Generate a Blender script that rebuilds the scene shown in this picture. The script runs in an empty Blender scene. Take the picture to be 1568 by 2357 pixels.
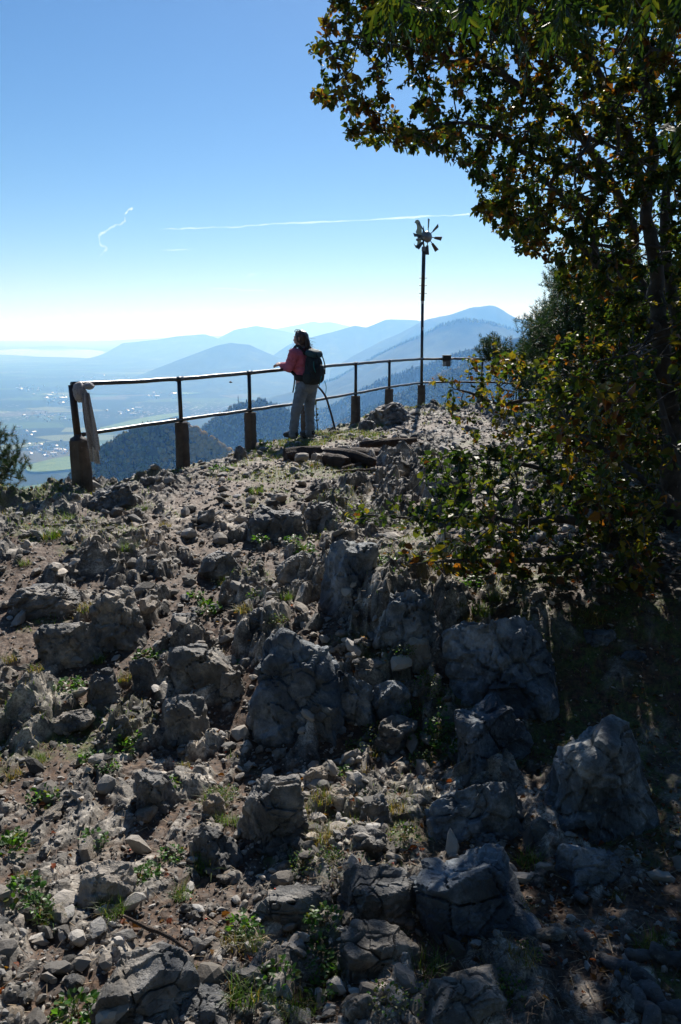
import bpy, bmesh, math, random
import numpy as np
from mathutils import Vector, Matrix
R = math.radians
SC = bpy.context.scene
COL = SC.collection
rng = np.random.default_rng(7)

# ------------------------------------------------------------------ camera
F, CX, CY = 1833.0, 784.0, 1178.5          # focal length and centre in units of a 1568 x 2357 picture
PITCH = R(12.85)
CAMZ = 1.55
CP, SP = math.cos(PITCH), math.sin(PITCH)

def ray(px, py):
    u = (px - CX) / F
    v = (CY - py) / F
    return np.array([u, CP + v * SP, -SP + v * CP])

def at_y(px, py, Y):
    d = ray(px, py)
    return np.array([0, 0, CAMZ]) + d * (Y / d[1])

def at_z(px, py, z):
    d = ray(px, py)
    return np.array([0, 0, CAMZ]) + d * ((z - CAMZ) / d[2])

cam = bpy.data.cameras.new('camera')
cam.sensor_fit = 'VERTICAL'
cam.sensor_height = 36.0
cam.sensor_width = 24.0
cam.lens = F / 2357.0 * 36.0
cam.clip_start = 0.05
cam.clip_end = 300000
camo = bpy.data.objects.new('camera', cam)
COL.objects.link(camo)
camo.location = (0, 0, CAMZ)
camo.rotation_euler = (math.pi / 2 - PITCH, 0, 0)
SC.camera = camo

# ------------------------------------------------------------------ light
SUN_EL, SUN_AZ = R(39.0), R(7.0)          # azimuth from +Y towards +X
w = bpy.data.worlds.new('World')
SC.world = w
w.use_nodes = True
nt = w.node_tree
nt.nodes.clear()
sky = nt.nodes.new('ShaderNodeTexSky')
sky.sky_type = 'NISHITA'
sky.sun_disc = False
sky.sun_elevation = SUN_EL
sky.sun_rotation = SUN_AZ
sky.altitude = 1200
sky.air_density = 1.0
sky.dust_density = 0.3
sky.ozone_density = 3.9
bg = nt.nodes.new('ShaderNodeBackground')
bg.inputs['Strength'].default_value = 0.072
wo = nt.nodes.new('ShaderNodeOutputWorld')
hs = nt.nodes.new('ShaderNodeHueSaturation')
hs.inputs['Saturation'].default_value = 1.17
nt.links.new(sky.outputs[0], hs.inputs['Color'])
nt.links.new(hs.outputs[0], bg.inputs[0])
nt.links.new(bg.outputs[0], wo.inputs[0])
sl = bpy.data.lights.new('sun', 'SUN')
sl.energy = 5.0
sl.angle = R(0.53)
sl.color = (1.0, 0.95, 0.88)
so = bpy.data.objects.new('sun', sl)
COL.objects.link(so)
sd = Vector((math.sin(SUN_AZ) * math.cos(SUN_EL), math.cos(SUN_AZ) * math.cos(SUN_EL), math.sin(SUN_EL)))
so.rotation_euler = sd.to_track_quat('Z', 'Y').to_euler()
SC.view_settings.view_transform = 'Standard'
SC.view_settings.look = 'None'
SC.view_settings.exposure = 0.45
SC.view_settings.gamma = 1.0
SC.render.engine = 'CYCLES'
cy = SC.cycles
cy.use_denoising = True
cy.max_bounces = 6
cy.diffuse_bounces = 3
cy.transparent_max_bounces = 24
cy.transmission_bounces = 4
cy.volume_bounces = 1
cy.sample_clamp_indirect = 4

# ------------------------------------------------------------------ noise
def hsh(a, b, c, seed):
    seed = int(seed)
    a = np.asarray(a).astype(np.int64); b = np.asarray(b).astype(np.int64); c = np.asarray(c).astype(np.int64)
    h = (a * 374761393 + b * 668265263 + c * 2147483647 + seed * 974634777 + 1013904223) & 0xFFFFFFFF
    h = ((h ^ (h >> 13)) * 1274126177) & 0xFFFFFFFF
    h = ((h ^ (h >> 15)) * 2246822519) & 0xFFFFFFFF
    h = h ^ (h >> 16)
    return (h & 0xFFFFFF).astype(np.float64) / float(0x1000000)

def fade(t):
    return t * t * t * (t * (t * 6 - 15) + 10)

def vn2(x, y, seed=0):
    ix, iy = np.floor(x), np.floor(y)
    fx, fy = fade(x - ix), fade(y - iy)
    a = hsh(ix, iy, 0, seed); b = hsh(ix + 1, iy, 0, seed)
    c = hsh(ix, iy + 1, 0, seed); d = hsh(ix + 1, iy + 1, 0, seed)
    return (a * (1 - fx) + b * fx) * (1 - fy) + (c * (1 - fx) + d * fx) * fy

def fbm2(x, y, octv=4, seed=0, gain=0.5):
    s = 0; a = 1; t = 0
    for i in range(octv):
        s = s + a * (vn2(x, y, seed + i * 17) * 2 - 1); t += a
        x, y = x * 2.03 * 0.8 + y * 2.03 * 0.6 + 3.1, -x * 2.03 * 0.6 + y * 2.03 * 0.8 + 1.7
        a *= gain
    return s / t

def vn3(x, y, z, seed=0):
    ix, iy, iz = np.floor(x), np.floor(y), np.floor(z)
    fx, fy, fz = fade(x - ix), fade(y - iy), fade(z - iz)
    def g(i, j, k): return hsh(ix + i, iy + j, iz + k, seed)
    e = [(g(0, j, k) * (1 - fx) + g(1, j, k) * fx) for j in (0, 1) for k in (0, 1)]
    return (e[0] * (1 - fz) + e[1] * fz) * (1 - fy) + (e[2] * (1 - fz) + e[3] * fz) * fy

def fbm3(x, y, z, octv=4, seed=0, gain=0.5, ridged=False):
    s = 0; a = 1; t = 0
    for i in range(octv):
        n = vn3(x, y, z, seed + i * 13) * 2 - 1
        if ridged: n = 1 - 2 * np.abs(n)
        s = s + a * n; t += a
        x, y, z = x * 2.0 + 5.3, y * 2.0 + 2.1, z * 2.0 + 7.7
        a *= gain
    return s / t

def worley2(x, y, seed=0, jit=0.9):
    ix, iy = np.floor(x), np.floor(y)
    f1 = np.full(x.shape, 9.0); f2 = f1.copy()
    idx = np.zeros(x.shape); idy = idx.copy(); cx = idx.copy(); cy_ = idx.copy()
    for i in (-1, 0, 1):
        for j in (-1, 0, 1):
            gx, gy = ix + i, iy + j
            qx = gx + 0.5 + jit * (hsh(gx, gy, 1, seed) - 0.5)
            qy = gy + 0.5 + jit * (hsh(gx, gy, 2, seed) - 0.5)
            d = (x - qx) ** 2 + (y - qy) ** 2
            n = d < f1
            f2 = np.where(n, f1, np.minimum(f2, d))
            f1 = np.where(n, d, f1)
            idx = np.where(n, gx, idx); idy = np.where(n, gy, idy)
            cx = np.where(n, qx, cx); cy_ = np.where(n, qy, cy_)
    return np.sqrt(f1), np.sqrt(f2), idx, idy, cx, cy_

def worley3(x, y, z, seed=0):
    ix, iy, iz = np.floor(x), np.floor(y), np.floor(z)
    f1 = np.full(x.shape, 9.0); f2 = f1.copy(); cid = np.zeros(x.shape)
    for i in (-1, 0, 1):
        for j in (-1, 0, 1):
            for k in (-1, 0, 1):
                gx, gy, gz = ix + i, iy + j, iz + k
                d = ((x - gx - hsh(gx, gy, gz, seed)) ** 2 + (y - gy - hsh(gx, gy, gz, seed + 1)) ** 2
                     + (z - gz - hsh(gx, gy, gz, seed + 2)) ** 2)
                n = d < f1
                f2 = np.where(n, f1, np.minimum(f2, d))
                f1 = np.where(n, d, f1); cid = np.where(n, hsh(gx, gy, gz, seed + 3), cid)
    return np.sqrt(f1), np.sqrt(f2), cid

def sstep(a, b, x):
    t = np.clip((x - a) / (b - a), 0, 1)
    return t * t * (3 - 2 * t)

# ------------------------------------------------------------------ mesh building
def mesh_np(name, V, Fc, smooth=False, attrs=None, mats=None, fmat=None):
    """V (n,3); Fc an (m,3) or (m,4) array or a list of such arrays"""
    me = bpy.data.meshes.new(name)
    V = np.asarray(V, dtype=np.float32)
    if not isinstance(Fc, list): Fc = [Fc]
    Fc = [np.asarray(f, dtype=np.int32) for f in Fc if len(f)]
    loops = np.concatenate([f.ravel() for f in Fc])
    tot = np.concatenate([np.full(len(f), f.shape[1], dtype=np.int32) for f in Fc])
    st = np.concatenate([[0], np.cumsum(tot)[:-1]]).astype(np.int32)
    me.vertices.add(len(V)); me.vertices.foreach_set('co', V.ravel())
    me.loops.add(len(loops)); me.loops.foreach_set('vertex_index', loops)
    me.polygons.add(len(tot)); me.polygons.foreach_set('loop_start', st)
    me.polygons.foreach_set('loop_total', tot)
    me.polygons.foreach_set('use_smooth', np.full(len(tot), bool(smooth)))
    if fmat is not None: me.polygons.foreach_set('material_index', np.asarray(fmat, dtype=np.int32))
    if attrs:
        for k, a in attrs.items():
            a = np.asarray(a, dtype=np.float32)
            if a.ndim == 1:
                at = me.attributes.new(k, 'FLOAT', 'POINT'); at.data.foreach_set('value', a)
            else:
                if a.shape[1] == 3: a = np.concatenate([a, np.ones((len(a), 1), np.float32)], 1)
                at = me.attributes.new(k, 'FLOAT_COLOR', 'POINT'); at.data.foreach_set('color', a.ravel())
    me.update(calc_edges=True)
    pass
    for m in (mats or []): me.materials.append(m)
    return me

def link(name, me, parent=None, loc=None):
    o = bpy.data.objects.new(name, me)
    COL.objects.link(o)
    if parent is not None: o.parent = parent
    if loc is not None: o.location = loc
    return o

def tag(o, label=None, cat=None, group=None, kind=None):
    if label: o['label'] = label
    if cat: o['category'] = cat
    if group: o['group'] = group
    if kind: o['kind'] = kind
    return o

def thing(name, label, cat, loc=(0, 0, 0), group=None):
    o = bpy.data.objects.new(name, None)
    COL.objects.link(o)
    o.location = loc
    return tag(o, label, cat, group)

class MB:
    """collects simple shapes as numpy blocks and links them as one mesh"""
    def __init__(s): s.V = []; s.F3 = []; s.F4 = []; s.n = 0; s.A = []
    def add(s, V, F, col=None):
        V = np.asarray(V, float); F = np.asarray(F, int)
        if len(V) == 0 or len(F) == 0: return s
        s.V.append(V); (s.F3 if F.shape[1] == 3 else s.F4).append(F + s.n); s.n += len(V)
        s.A.append(np.broadcast_to(np.array(col if col is not None else (1, 1, 1), float), (len(V), 3)))
        return s
    def box(s, c, size, rot=None):
        h = np.array(size) / 2
        V = np.array([[x, y, z] for x in (-1, 1) for y in (-1, 1) for z in (-1, 1)]) * h
        if rot is not None: V = V @ np.array(rot).T
        return s.add(V + np.array(c), [[0, 1, 3, 2], [4, 6, 7, 5], [0, 4, 5, 1], [2, 3, 7, 6], [0, 2, 6, 4], [1, 5, 7, 3]])
    def tube(s, pts, rad, n=10, cap=True, col=None, flat=1.0):
        V, Q, T = tube_np(np.asarray(pts, float), rad, n, flat)
        s.V.append(V); s.F4.append(Q + s.n)
        if cap: s.F3.append(T + s.n)
        s.A.append(np.broadcast_to(np.array(col if col is not None else (1, 1, 1), float), (len(V), 3)))
        s.n += len(V)
        return s
    def lathe(s, prof, n=16, c=(0, 0, 0), axis=None):
        a = np.linspace(0, 2 * np.pi, n, endpoint=False)
        V = np.concatenate([np.stack([r * np.cos(a), r * np.sin(a), np.full(n, z)], 1) for r, z in prof])
        k = np.arange(n); k2 = (k + 1) % n
        Q = np.concatenate([np.stack([k + i * n, k2 + i * n, k2 + (i + 1) * n, k + (i + 1) * n], 1) for i in range(len(prof) - 1)])
        if axis is not None:
            M = np.array(Vector(axis).to_track_quat('Z', 'Y').to_matrix()); V = V @ M.T
        return s.add(V + np.array(c), Q)
    def prism(s, outline, depth, M=None, c=(0, 0, 0)):
        """2D outline (counter-clockwise) extruded along local z"""
        o = np.asarray(outline, float); n = len(o)
        V = np.concatenate([np.c_[o, np.full(n, -depth / 2)], np.c_[o, np.full(n, depth / 2)]])
        if M is not None: V = V @ np.array(M).T
        k = np.arange(n); k2 = (k + 1) % n
        s.add(V + np.array(c), np.stack([k, k2, k2 + n, k + n], 1))
        from mathutils.geometry import tessellate_polygon
        T = np.array(tessellate_polygon([[Vector((p[0], p[1], 0)) for p in o]]))
        b = s.n - 2 * n
        s.F3.append(T[:, ::-1] + b); s.F3.append(T + n + b)
        return s
    def mesh(s, name, mat, smooth=False, col=False):
        Fs = []
        if s.F4: Fs.append(np.concatenate(s.F4))
        if s.F3: Fs.append(np.concatenate(s.F3))
        return mesh_np(name, np.concatenate(s.V), Fs, smooth, {'col': np.concatenate(s.A)} if col else None, [mat])
    def build(s, name, mat, parent=None, smooth=False, col=False, loc=None):
        return link(name, s.mesh(name, mat, smooth, col), parent, loc)

def tube_np(P, rad, n=10, flat=1.0):
    m = len(P)
    rad = np.broadcast_to(np.asarray(rad, float), (m,))
    T = np.gradient(P, axis=0)
    T /= np.linalg.norm(T, axis=1)[:, None] + 1e-12
    N = np.zeros_like(P)
    ref = np.array([0, 0, 1.0]) if abs(T[0][2]) < 0.9 else np.array([1.0, 0, 0])
    v = np.cross(T[0], ref); v /= np.linalg.norm(v)
    for i in range(m):
        v = v - T[i] * np.dot(v, T[i]); v /= np.linalg.norm(v) + 1e-12
        N[i] = v
    B = np.cross(T, N)
    a = np.linspace(0, 2 * np.pi, n, endpoint=False)
    V = (P[:, None, :] + rad[:, None, None] * (np.cos(a)[None, :, None] * N[:, None, :] * flat + np.sin(a)[None, :, None] * B[:, None, :])).reshape(-1, 3)
    k = np.arange(n); k2 = (k + 1) % n
    Q = np.concatenate([np.stack([k + i * n, k2 + i * n, k2 + (i + 1) * n, k + (i + 1) * n], 1) for i in range(m - 1)])
    T1 = np.stack([np.zeros(n - 2, int), np.arange(2, n), np.arange(1, n - 1)], 1)
    T2 = np.stack([np.zeros(n - 2, int), np.arange(1, n - 1), np.arange(2, n)], 1) + (m - 1) * n
    return V, Q, np.concatenate([T1, T2])

def smooth_path(P, k=8):
    """Catmull-Rom through the points"""
    P = np.asarray(P, float)
    E = np.concatenate([[2 * P[0] - P[1]], P, [2 * P[-1] - P[-2]]])
    out = []
    for i in range(1, len(E) - 2):
        for t in np.linspace(0, 1, k, endpoint=False):
            a, b, c, d = E[i - 1], E[i], E[i + 1], E[i + 2]
            out.append(0.5 * (2 * b + (c - a) * t + (2 * a - 5 * b + 4 * c - d) * t ** 2 + (3 * b - a - 3 * c + d) * t ** 3))
    out.append(P[-1])
    return np.array(out)

ICO = {}
def ico(sub):
    if sub not in ICO:
        bm = bmesh.new(); bmesh.ops.create_icosphere(bm, subdivisions=sub, radius=1.0)
        ICO[sub] = (np.array([v.co[:] for v in bm.verts]), np.array([[v.index for v in f.verts] for f in bm.faces]))
        bm.free()
    return ICO[sub]

# ------------------------------------------------------------------ materials
def mat(name, base=(0.5, 0.5, 0.5), rough=0.7, metal=0.0, noise=None, bump=0.0, bscale=60.0, ramp=None, attr=None,
        transl=0.0, spec=0.5, coords='Object', detail=6.0):
    """noise = (scale, colour2, low, high): mixes a second colour in by a noise mask; attr = colour attribute that multiplies"""
    m = bpy.data.materials.new(name)
    m.use_nodes = True
    N, L = m.node_tree.nodes, m.node_tree.links
    b = N['Principled BSDF']
    b.inputs['Roughness'].default_value = rough
    b.inputs['Metallic'].default_value = metal
    b.inputs['Specular IOR Level'].default_value = spec
    tc = N.new('ShaderNodeTexCoord')
    c = N.new('ShaderNodeRGB'); c.outputs[0].default_value = (*base, 1)
    out = c.outputs[0]
    for ns in (noise or []):
        t = N.new('ShaderNodeTexNoise'); t.inputs['Scale'].default_value = ns[0]; t.inputs['Detail'].default_value = detail
        t.inputs['Roughness'].default_value = 0.62
        L.new(tc.outputs[coords], t.inputs['Vector'])
        mr = N.new('ShaderNodeMapRange'); mr.inputs['From Min'].default_value = ns[2]; mr.inputs['From Max'].default_value = ns[3]
        L.new(t.outputs['Fac'], mr.inputs['Value'])
        mx = N.new('ShaderNodeMix'); mx.data_type = 'RGBA'
        L.new(mr.outputs[0], mx.inputs['Factor']); L.new(out, mx.inputs['A']); mx.inputs['B'].default_value = (*ns[1], 1)
        out = mx.outputs['Result']
    if attr:
        a = N.new('ShaderNodeAttribute'); a.attribute_name = attr
        mx = N.new('ShaderNodeMix'); mx.data_type = 'RGBA'; mx.blend_type = 'MULTIPLY'; mx.inputs['Factor'].default_value = 1
        L.new(out, mx.inputs['A']); L.new(a.outputs['Color'], mx.inputs['B'])
        out = mx.outputs['Result']
    L.new(out, b.inputs['Base Color'])
    if bump:
        t = N.new('ShaderNodeTexNoise'); t.inputs['Scale'].default_value = bscale; t.inputs['Detail'].default_value = 8
        t.inputs['Roughness'].default_value = 0.65
        L.new(tc.outputs[coords], t.inputs['Vector'])
        bn = N.new('ShaderNodeBump'); bn.inputs['Strength'].default_value = bump; bn.inputs['Distance'].default_value = 1.0 / bscale
        L.new(t.outputs['Fac'], bn.inputs['Height']); L.new(bn.outputs[0], b.inputs['Normal'])
    if transl:
        o = N['Material Output']
        tr = N.new('ShaderNodeBsdfTranslucent'); ms = N.new('ShaderNodeMixShader'); ms.inputs[0].default_value = transl
        br = N.new('ShaderNodeMix'); br.data_type = 'RGBA'; br.blend_type = 'MULTIPLY'; br.inputs['Factor'].default_value = 1
        L.new(out, br.inputs['A']); br.inputs['B'].default_value = (2.0, 1.9, 0.7, 1)
        L.new(br.outputs['Result'], tr.inputs['Color'])
        L.new(b.outputs[0], ms.inputs[1]); L.new(tr.outputs[0], ms.inputs[2]); L.new(ms.outputs[0], o.inputs['Surface'])
    return m
# ------------------------------------------------------------------ summit ground
EDGE = np.array([(-60, -6), (-14, 5.4), (-7, 6.9), (-4.2, 7.35), (-3.1, 7.75), (-2.75, 8.5), (1.42, 16.4), (2.3, 17.3), (6, 17.9), (12, 18.5), (30, 17), (60, -10)], float)

def edge_dist(x, y):
    """signed distance to the rim of the plateau, positive outside"""
    best = np.full(x.shape, 1e9); sg = np.ones(x.shape)
    for a, b in zip(EDGE[:-1], EDGE[1:]):
        d = b - a; L2 = (d ** 2).sum()
        t = np.clip(((x - a[0]) * d[0] + (y - a[1]) * d[1]) / L2, 0, 1)
        dx, dy = x - a[0] - t * d[0], y - a[1] - t * d[1]
        q = dx * dx + dy * dy
        cr = d[0] * dy - d[1] * dx
        n = q < best
        best = np.where(n, q, best); sg = np.where(n, np.sign(cr), sg)
    return np.sqrt(best) * sg

def rockiness(x, y):
    n = fbm2(x * 0.55 + 3, y * 0.4 + 1, 3, 91)
    r = 0.42 + 0.8 * n
    r = r + 0.55 * np.exp(-(((x + 0.6) / 1.1) ** 2 + ((y - 4.5) / 1.2) ** 2))
    r = r + 0.35 * np.exp(-(((x + 1.4) / 0.8) ** 2 + ((y - 5.6) / 0.8) ** 2))
    # the trodden path along the railing and the gravel patch on the left
    px_ = -1.5 + (y - 6.0) * 0.24
    r = r - 0.75 * np.exp(-((x - px_) / 0.55) ** 2) * sstep(5.2, 6.5, y) * sstep(13, 10.5, y) + 0.28 * sstep(0.2, 0.9, x - px_) * sstep(6, 8, y)
    r = r - 0.5 * np.exp(-(((x + 1.0) / 0.6) ** 2 + ((y - 2.5) / 0.7) ** 2))
    r = r - 0.9 * sstep(0.8, 1.6, x) * sstep(5.6, 3.8, y)
    return np.clip(r, 0.05, 1.15)

def ground_base(x, y):
    z = 0.06 * fbm2(x * 0.35, y * 0.35, 2, 5)
    wl = sstep(-0.9, -0.2, x)
    z = z - 0.40 * (wl * sstep(4.35, 3.3, y) + (1 - wl) * sstep(6.2, 2.6, y)) + 0.03 * sstep(9, 16, y)
    z = z + 0.10 * sstep(-0.1, 0.6, x) * sstep(3.8, 4.6, y) * sstep(6.8, 5.2, y)
    z = z + 0.12 * np.exp(-(((x - 1.5) / 1.2) ** 2 + ((y - 14.2) / 1.4) ** 2))
    ed0 = edge_dist(x, y)
    z = z - 0.06 * sstep(-1.1, -0.2, ed0) * sstep(0.5, -1.0, x)
    d = np.maximum(ed0 + 0.26 + 0.25 * fbm2(x * 1.3, y * 1.3, 3, 9), 0)
    z = z - np.minimum(0.5 * d + 0.9 * d ** 1.6 / (1 + 0.25 * d ** 0.6), 815)
    return z

CS, SN = math.cos(R(16)), math.sin(R(16))

TABS = {}
def blocks(u, v, seed, K, tilt):
    """broken bedrock: each cell carries a flat-topped, tilted block with a many-sided outline and steep flanks"""
    if seed not in TABS:
        r_ = np.random.default_rng(seed).random((20, 65536))
        an = 6.283 * r_[3][None] + np.arange(5)[:, None] * 1.2566 + 0.7 * (r_[8:13] - 0.5)
        TABS[seed] = (r_, np.cos(an) * (0.85 + 0.5 * r_[13:18]), np.sin(an) * (0.85 + 0.5 * r_[13:18]))
    H_, CA, SA = TABS[seed]
    iu, iv = np.floor(u).astype(np.int64), np.floor(v).astype(np.int64)
    fu, fv = u - iu, v - iv
    out = np.full(u.shape, -0.75)
    for i in (-1, 0, 1):
        for j in (-1, 0, 1):
            ix = ((iu + i) & 255) * 256 + ((iv + j) & 255)
            du = fu - i - 0.5 - 0.75 * (H_[1][ix] - 0.5)
            dv = fv - j - 0.5 - 0.75 * (H_[2][ix] - 0.5)
            dist = CA[0][ix] * du + SA[0][ix] * dv
            for q in range(1, 5): dist = np.maximum(dist, CA[q][ix] * du + SA[q][ix] * dv)
            top = 1.5 * (H_[4][ix] - 0.45) + tilt * (2.0 * (H_[5][ix] - 0.35) * du + 1.8 * (H_[6][ix] - 0.5) * dv)
            out = np.maximum(out, top - K * np.maximum(dist - 0.34 - 0.22 * H_[7][ix], 0) - 0.25 * np.maximum(dist, 0))
    return out

def ground_full(x, y, detail=True):
    base = ground_base(x, y)
    rk = rockiness(x, y)
    wx = x + 0.10 * fbm2(x * 2.1, y * 2.1, 3, 21); wy = y + 0.14 * fbm2(x * 1.9, y * 1.9, 3, 22)
    u0 = wx * CS - wy * SN; v0 = wx * SN + wy * CS       # u across the strata, v along them
    h = np.zeros(x.shape)
    tone_ = 0.55 * (2 * vn2(u0 / 0.34, v0 / 0.6, 71) - 1) + 0.6 * (2 * hsh(np.floor(u0 / 0.16 + 0.5 * fbm2(x * 5, y * 5, 2, 72)), np.floor(v0 / 0.22), 0, 73) - 1)
    for s, el, amp, sd_, kk, tl in [(0.66, 1.8, 0.105, 31, 3.2, 0.9), (0.27, 1.8, 0.118, 32, 4.2, 1.0), (0.12, 1.6, 0.075, 33, 4.5, 1.0), (0.052, 1.3, 0.032, 34, 4.0, 1.0)][: 4 if detail else 2]:
        k = rk if s > 0.2 else 0.30 + 0.70 * rk
        h = h + amp * k * blocks(u0 / s, v0 / (s * el), sd_, kk, tl)
    h = h + 0.007 * fbm2(x * 9, y * 9, 4, 41) + 0.05 * fbm2(x * 0.9, y * 0.9, 2, 44) * rk
    soil = 0.035 * fbm2(x * 1.1, y * 1.1, 3, 51) - 0.048 * rk + 0.016
    soil = soil + (0.006 * fbm2(x * 26, y * 26, 3, 52) + 0.010 * fbm2(x * 7, y * 7, 2, 53))
    k = 0.02
    d = (h - soil) / k
    hh = np.where(d > 6, h, np.where(d < -6, soil, soil + k * np.log1p(np.exp(np.clip(d, -6, 6)))))
    far = sstep(60, 12, np.abs(x) + np.abs(y) * 0.6)
    global TONE
    TONE = tone_
    return base + hh * (0.25 + 0.75 * far), sstep(1.3, -0.9, d), rk

def gz(x, y):
    x = np.atleast_1d(np.asarray(x, float)); y = np.atleast_1d(np.asarray(y, float))
    return ground_full(x, y)[0]

def gpix(px, py, zoff=0.0):
    """where the view ray through a picture point meets the ground"""
    d = ray(px, py)
    t = np.concatenate([np.linspace(1.2, 12, 500), np.linspace(12, 40, 400)])
    P = np.array([0, 0, CAMZ])[None] + d[None] * t[:, None]
    g = ground_base(P[:, 0], P[:, 1]) + zoff
    i = np.argmax(P[:, 2] < g)
    return P[i]

def build_ground():
    aa = np.concatenate([np.linspace(-180, -36, 90, endpoint=False), np.linspace(-36, 36, 960, endpoint=False), np.linspace(36, 180, 90, endpoint=False)])
    rr = np.concatenate([[0.02, 0.2, 0.4, 0.6], np.geomspace(0.8, 19.0, 1000), np.geomspace(19.3, 1900, 90)])
    A, Rr = np.meshgrid(np.radians(aa), rr, indexing='ij')
    x = (Rr * np.sin(A)).ravel(); y = (Rr * np.cos(A)).ravel()
    z, soil, rk = ground_full(x, y)
    tone = TONE
    na, nr = len(aa), len(rr)
    i = np.arange(na)[:, None]; j = np.arange(nr - 1)[None]
    i2 = (i + 1) % na
    Q = np.stack([(i * nr + j), (i * nr + j + 1), (i2 * nr + j + 1), (i2 * nr + j)], -1).reshape(-1, 4)
    ed = edge_dist(x, y)
    # earth, moss and grass: where they grow, not how they are lit
    moss = sstep(0.05, 0.38, fbm2(x * 1.7, y * 1.7, 4, 61)) * (0.35 + 0.65 * soil)
    verge = np.exp(-((ed + 0.35) / 0.45) ** 2) * sstep(-0.35, 0.1, fbm2(x * 2.3, y * 2.3, 3, 63)) * sstep(-4.5, -2.8, x)
    green = np.clip(0.75 * moss + 0.8 * verge + sstep(2, 20, ed), 0, 1)
    gravel = np.exp(-((x - (-1.5 + (y - 6.0) * 0.24)) / 0.6) ** 2) * sstep(5.0, 6.5, y) * sstep(13, 10.5, y)
    gravel = np.clip(gravel + 0.6 * sstep(-0.05, 0.4, fbm2(x * 0.8, y * 0.8, 3, 97)) * sstep(0.6, 0.0, x - (-1.5 + (y - 6.0) * 0.24)), 0, 1)
    me = mesh_np('ground', np.stack([x, y, z], 1), Q, False, {'soil': soil, 'green': green, 'gravel': gravel, 'tone': np.clip(1 + 0.55 * tone, 0.4, 1.7)})
    m = bpy.data.materials.new('summit ground'); m.use_nodes = True
    N, L = m.node_tree.nodes, m.node_tree.links
    b = N['Principled BSDF']; b.inputs['Roughness'].default_value = 0.74; b.inputs['Specular IOR Level'].default_value = 0.5
    tc = N.new('ShaderNodeTexCoord')
    def noise(sc, det=6, ro=0.6):
        t = N.new('ShaderNodeTexNoise'); t.inputs['Scale'].default_value = sc; t.inputs['Detail'].default_value = det
        t.inputs['Roughness'].default_value = ro; L.new(tc.outputs['Object'], t.inputs['Vector']); return t.outputs['Fac']
    def ramp(f, *st):
        r = N.new('ShaderNodeValToRGB'); L.new(f, r.inputs[0])
        el = r.color_ramp.elements
        while len(el) < len(st): el.new(0.5)
        for e, (p, c) in zip(el, st): e.position = p; e.color = (*c, 1)
        return r.outputs[0]
    def mixc(f, a, b_):
        x_ = N.new('ShaderNodeMix'); x_.data_type = 'RGBA'
        L.new(f, x_.inputs['Factor']); L.new(a, x_.inputs['A']); L.new(b_, x_.inputs['B']); return x_.outputs['Result']
    def at(n_):
        a = N.new('ShaderNodeAttribute'); a.attribute_name = n_; return a.outputs['Fac']
    rock = ramp(noise(7, 9, 0.7), (0.36, (0.034, 0.033, 0.032)), (0.48, (0.155, 0.143, 0.126)), (0.64, (0.48, 0.435, 0.37)))
    pale = ramp(noise(30, 6, 0.7), (0.34, (0.07, 0.054, 0.041)), (0.48, (0.21, 0.172, 0.135)), (0.65, (0.48, 0.41, 0.33)))
    earth = ramp(noise(45, 6, 0.7), (0.34, (0.013, 0.007, 0.004)), (0.50, (0.062, 0.031, 0.015)), (0.70, (0.17, 0.092, 0.046)))
    grit = ramp(noise(70, 4, 0.6), (0.40, (0.026, 0.013, 0.007)), (0.51, (0.10, 0.060, 0.036)), (0.66, (0.34, 0.255, 0.185)))
    grs = ramp(noise(60, 6, 0.7), (0.35, (0.020, 0.030, 0.008)), (0.50, (0.06, 0.095, 0.016)), (0.66, (0.15, 0.15, 0.035)))
    g0 = mixc(at('gravel'), earth, grit)
    vm = N.new('ShaderNodeVectorMath'); vm.operation = 'SCALE'
    L.new(mixc(at('gravel'), rock, pale), vm.inputs[0]); L.new(at('tone'), vm.inputs['Scale'])
    fine = ramp(noise(95, 5, 0.7), (0.36, (0.45, 0.43, 0.42)), (0.52, (1.0, 1.0, 1.0)), (0.66, (1.5, 1.48, 1.45)))
    fm = N.new('ShaderNodeMix'); fm.data_type = 'RGBA'; fm.blend_type = 'MULTIPLY'; fm.inputs['Factor'].default_value = 1
    L.new(vm.outputs[0], fm.inputs['A']); L.new(fine, fm.inputs['B'])
    c1 = mixc(at('soil'), fm.outputs['Result'], g0)
    gm = N.new('ShaderNodeMath'); gm.operation = 'MULTIPLY'; gm.use_clamp = True
    mr = N.new('ShaderNodeMapRange'); mr.inputs['From Min'].default_value = 0.42; mr.inputs['From Max'].default_value = 0.56
    mr.inputs['To Max'].default_value = 1.2
    L.new(noise(14, 6, 0.7), mr.inputs['Value']); L.new(mr.outputs[0], gm.inputs[0]); L.new(at('green'), gm.inputs[1])
    c2 = mixc(gm.outputs[0], c1, grs)
    L.new(c2, b.inputs['Base Color'])
    bn = N.new('ShaderNodeBump'); bn.inputs['Strength'].default_value = 0.55; bn.inputs['Distance'].default_value = 0.010
    L.new(noise(42, 9, 0.7), bn.inputs['Height']); L.new(bn.outputs[0], b.inputs['Normal'])
    me.materials.append(m)
    tag(link('ground', me), kind='structure')
    return m

MG = build_ground()

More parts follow.
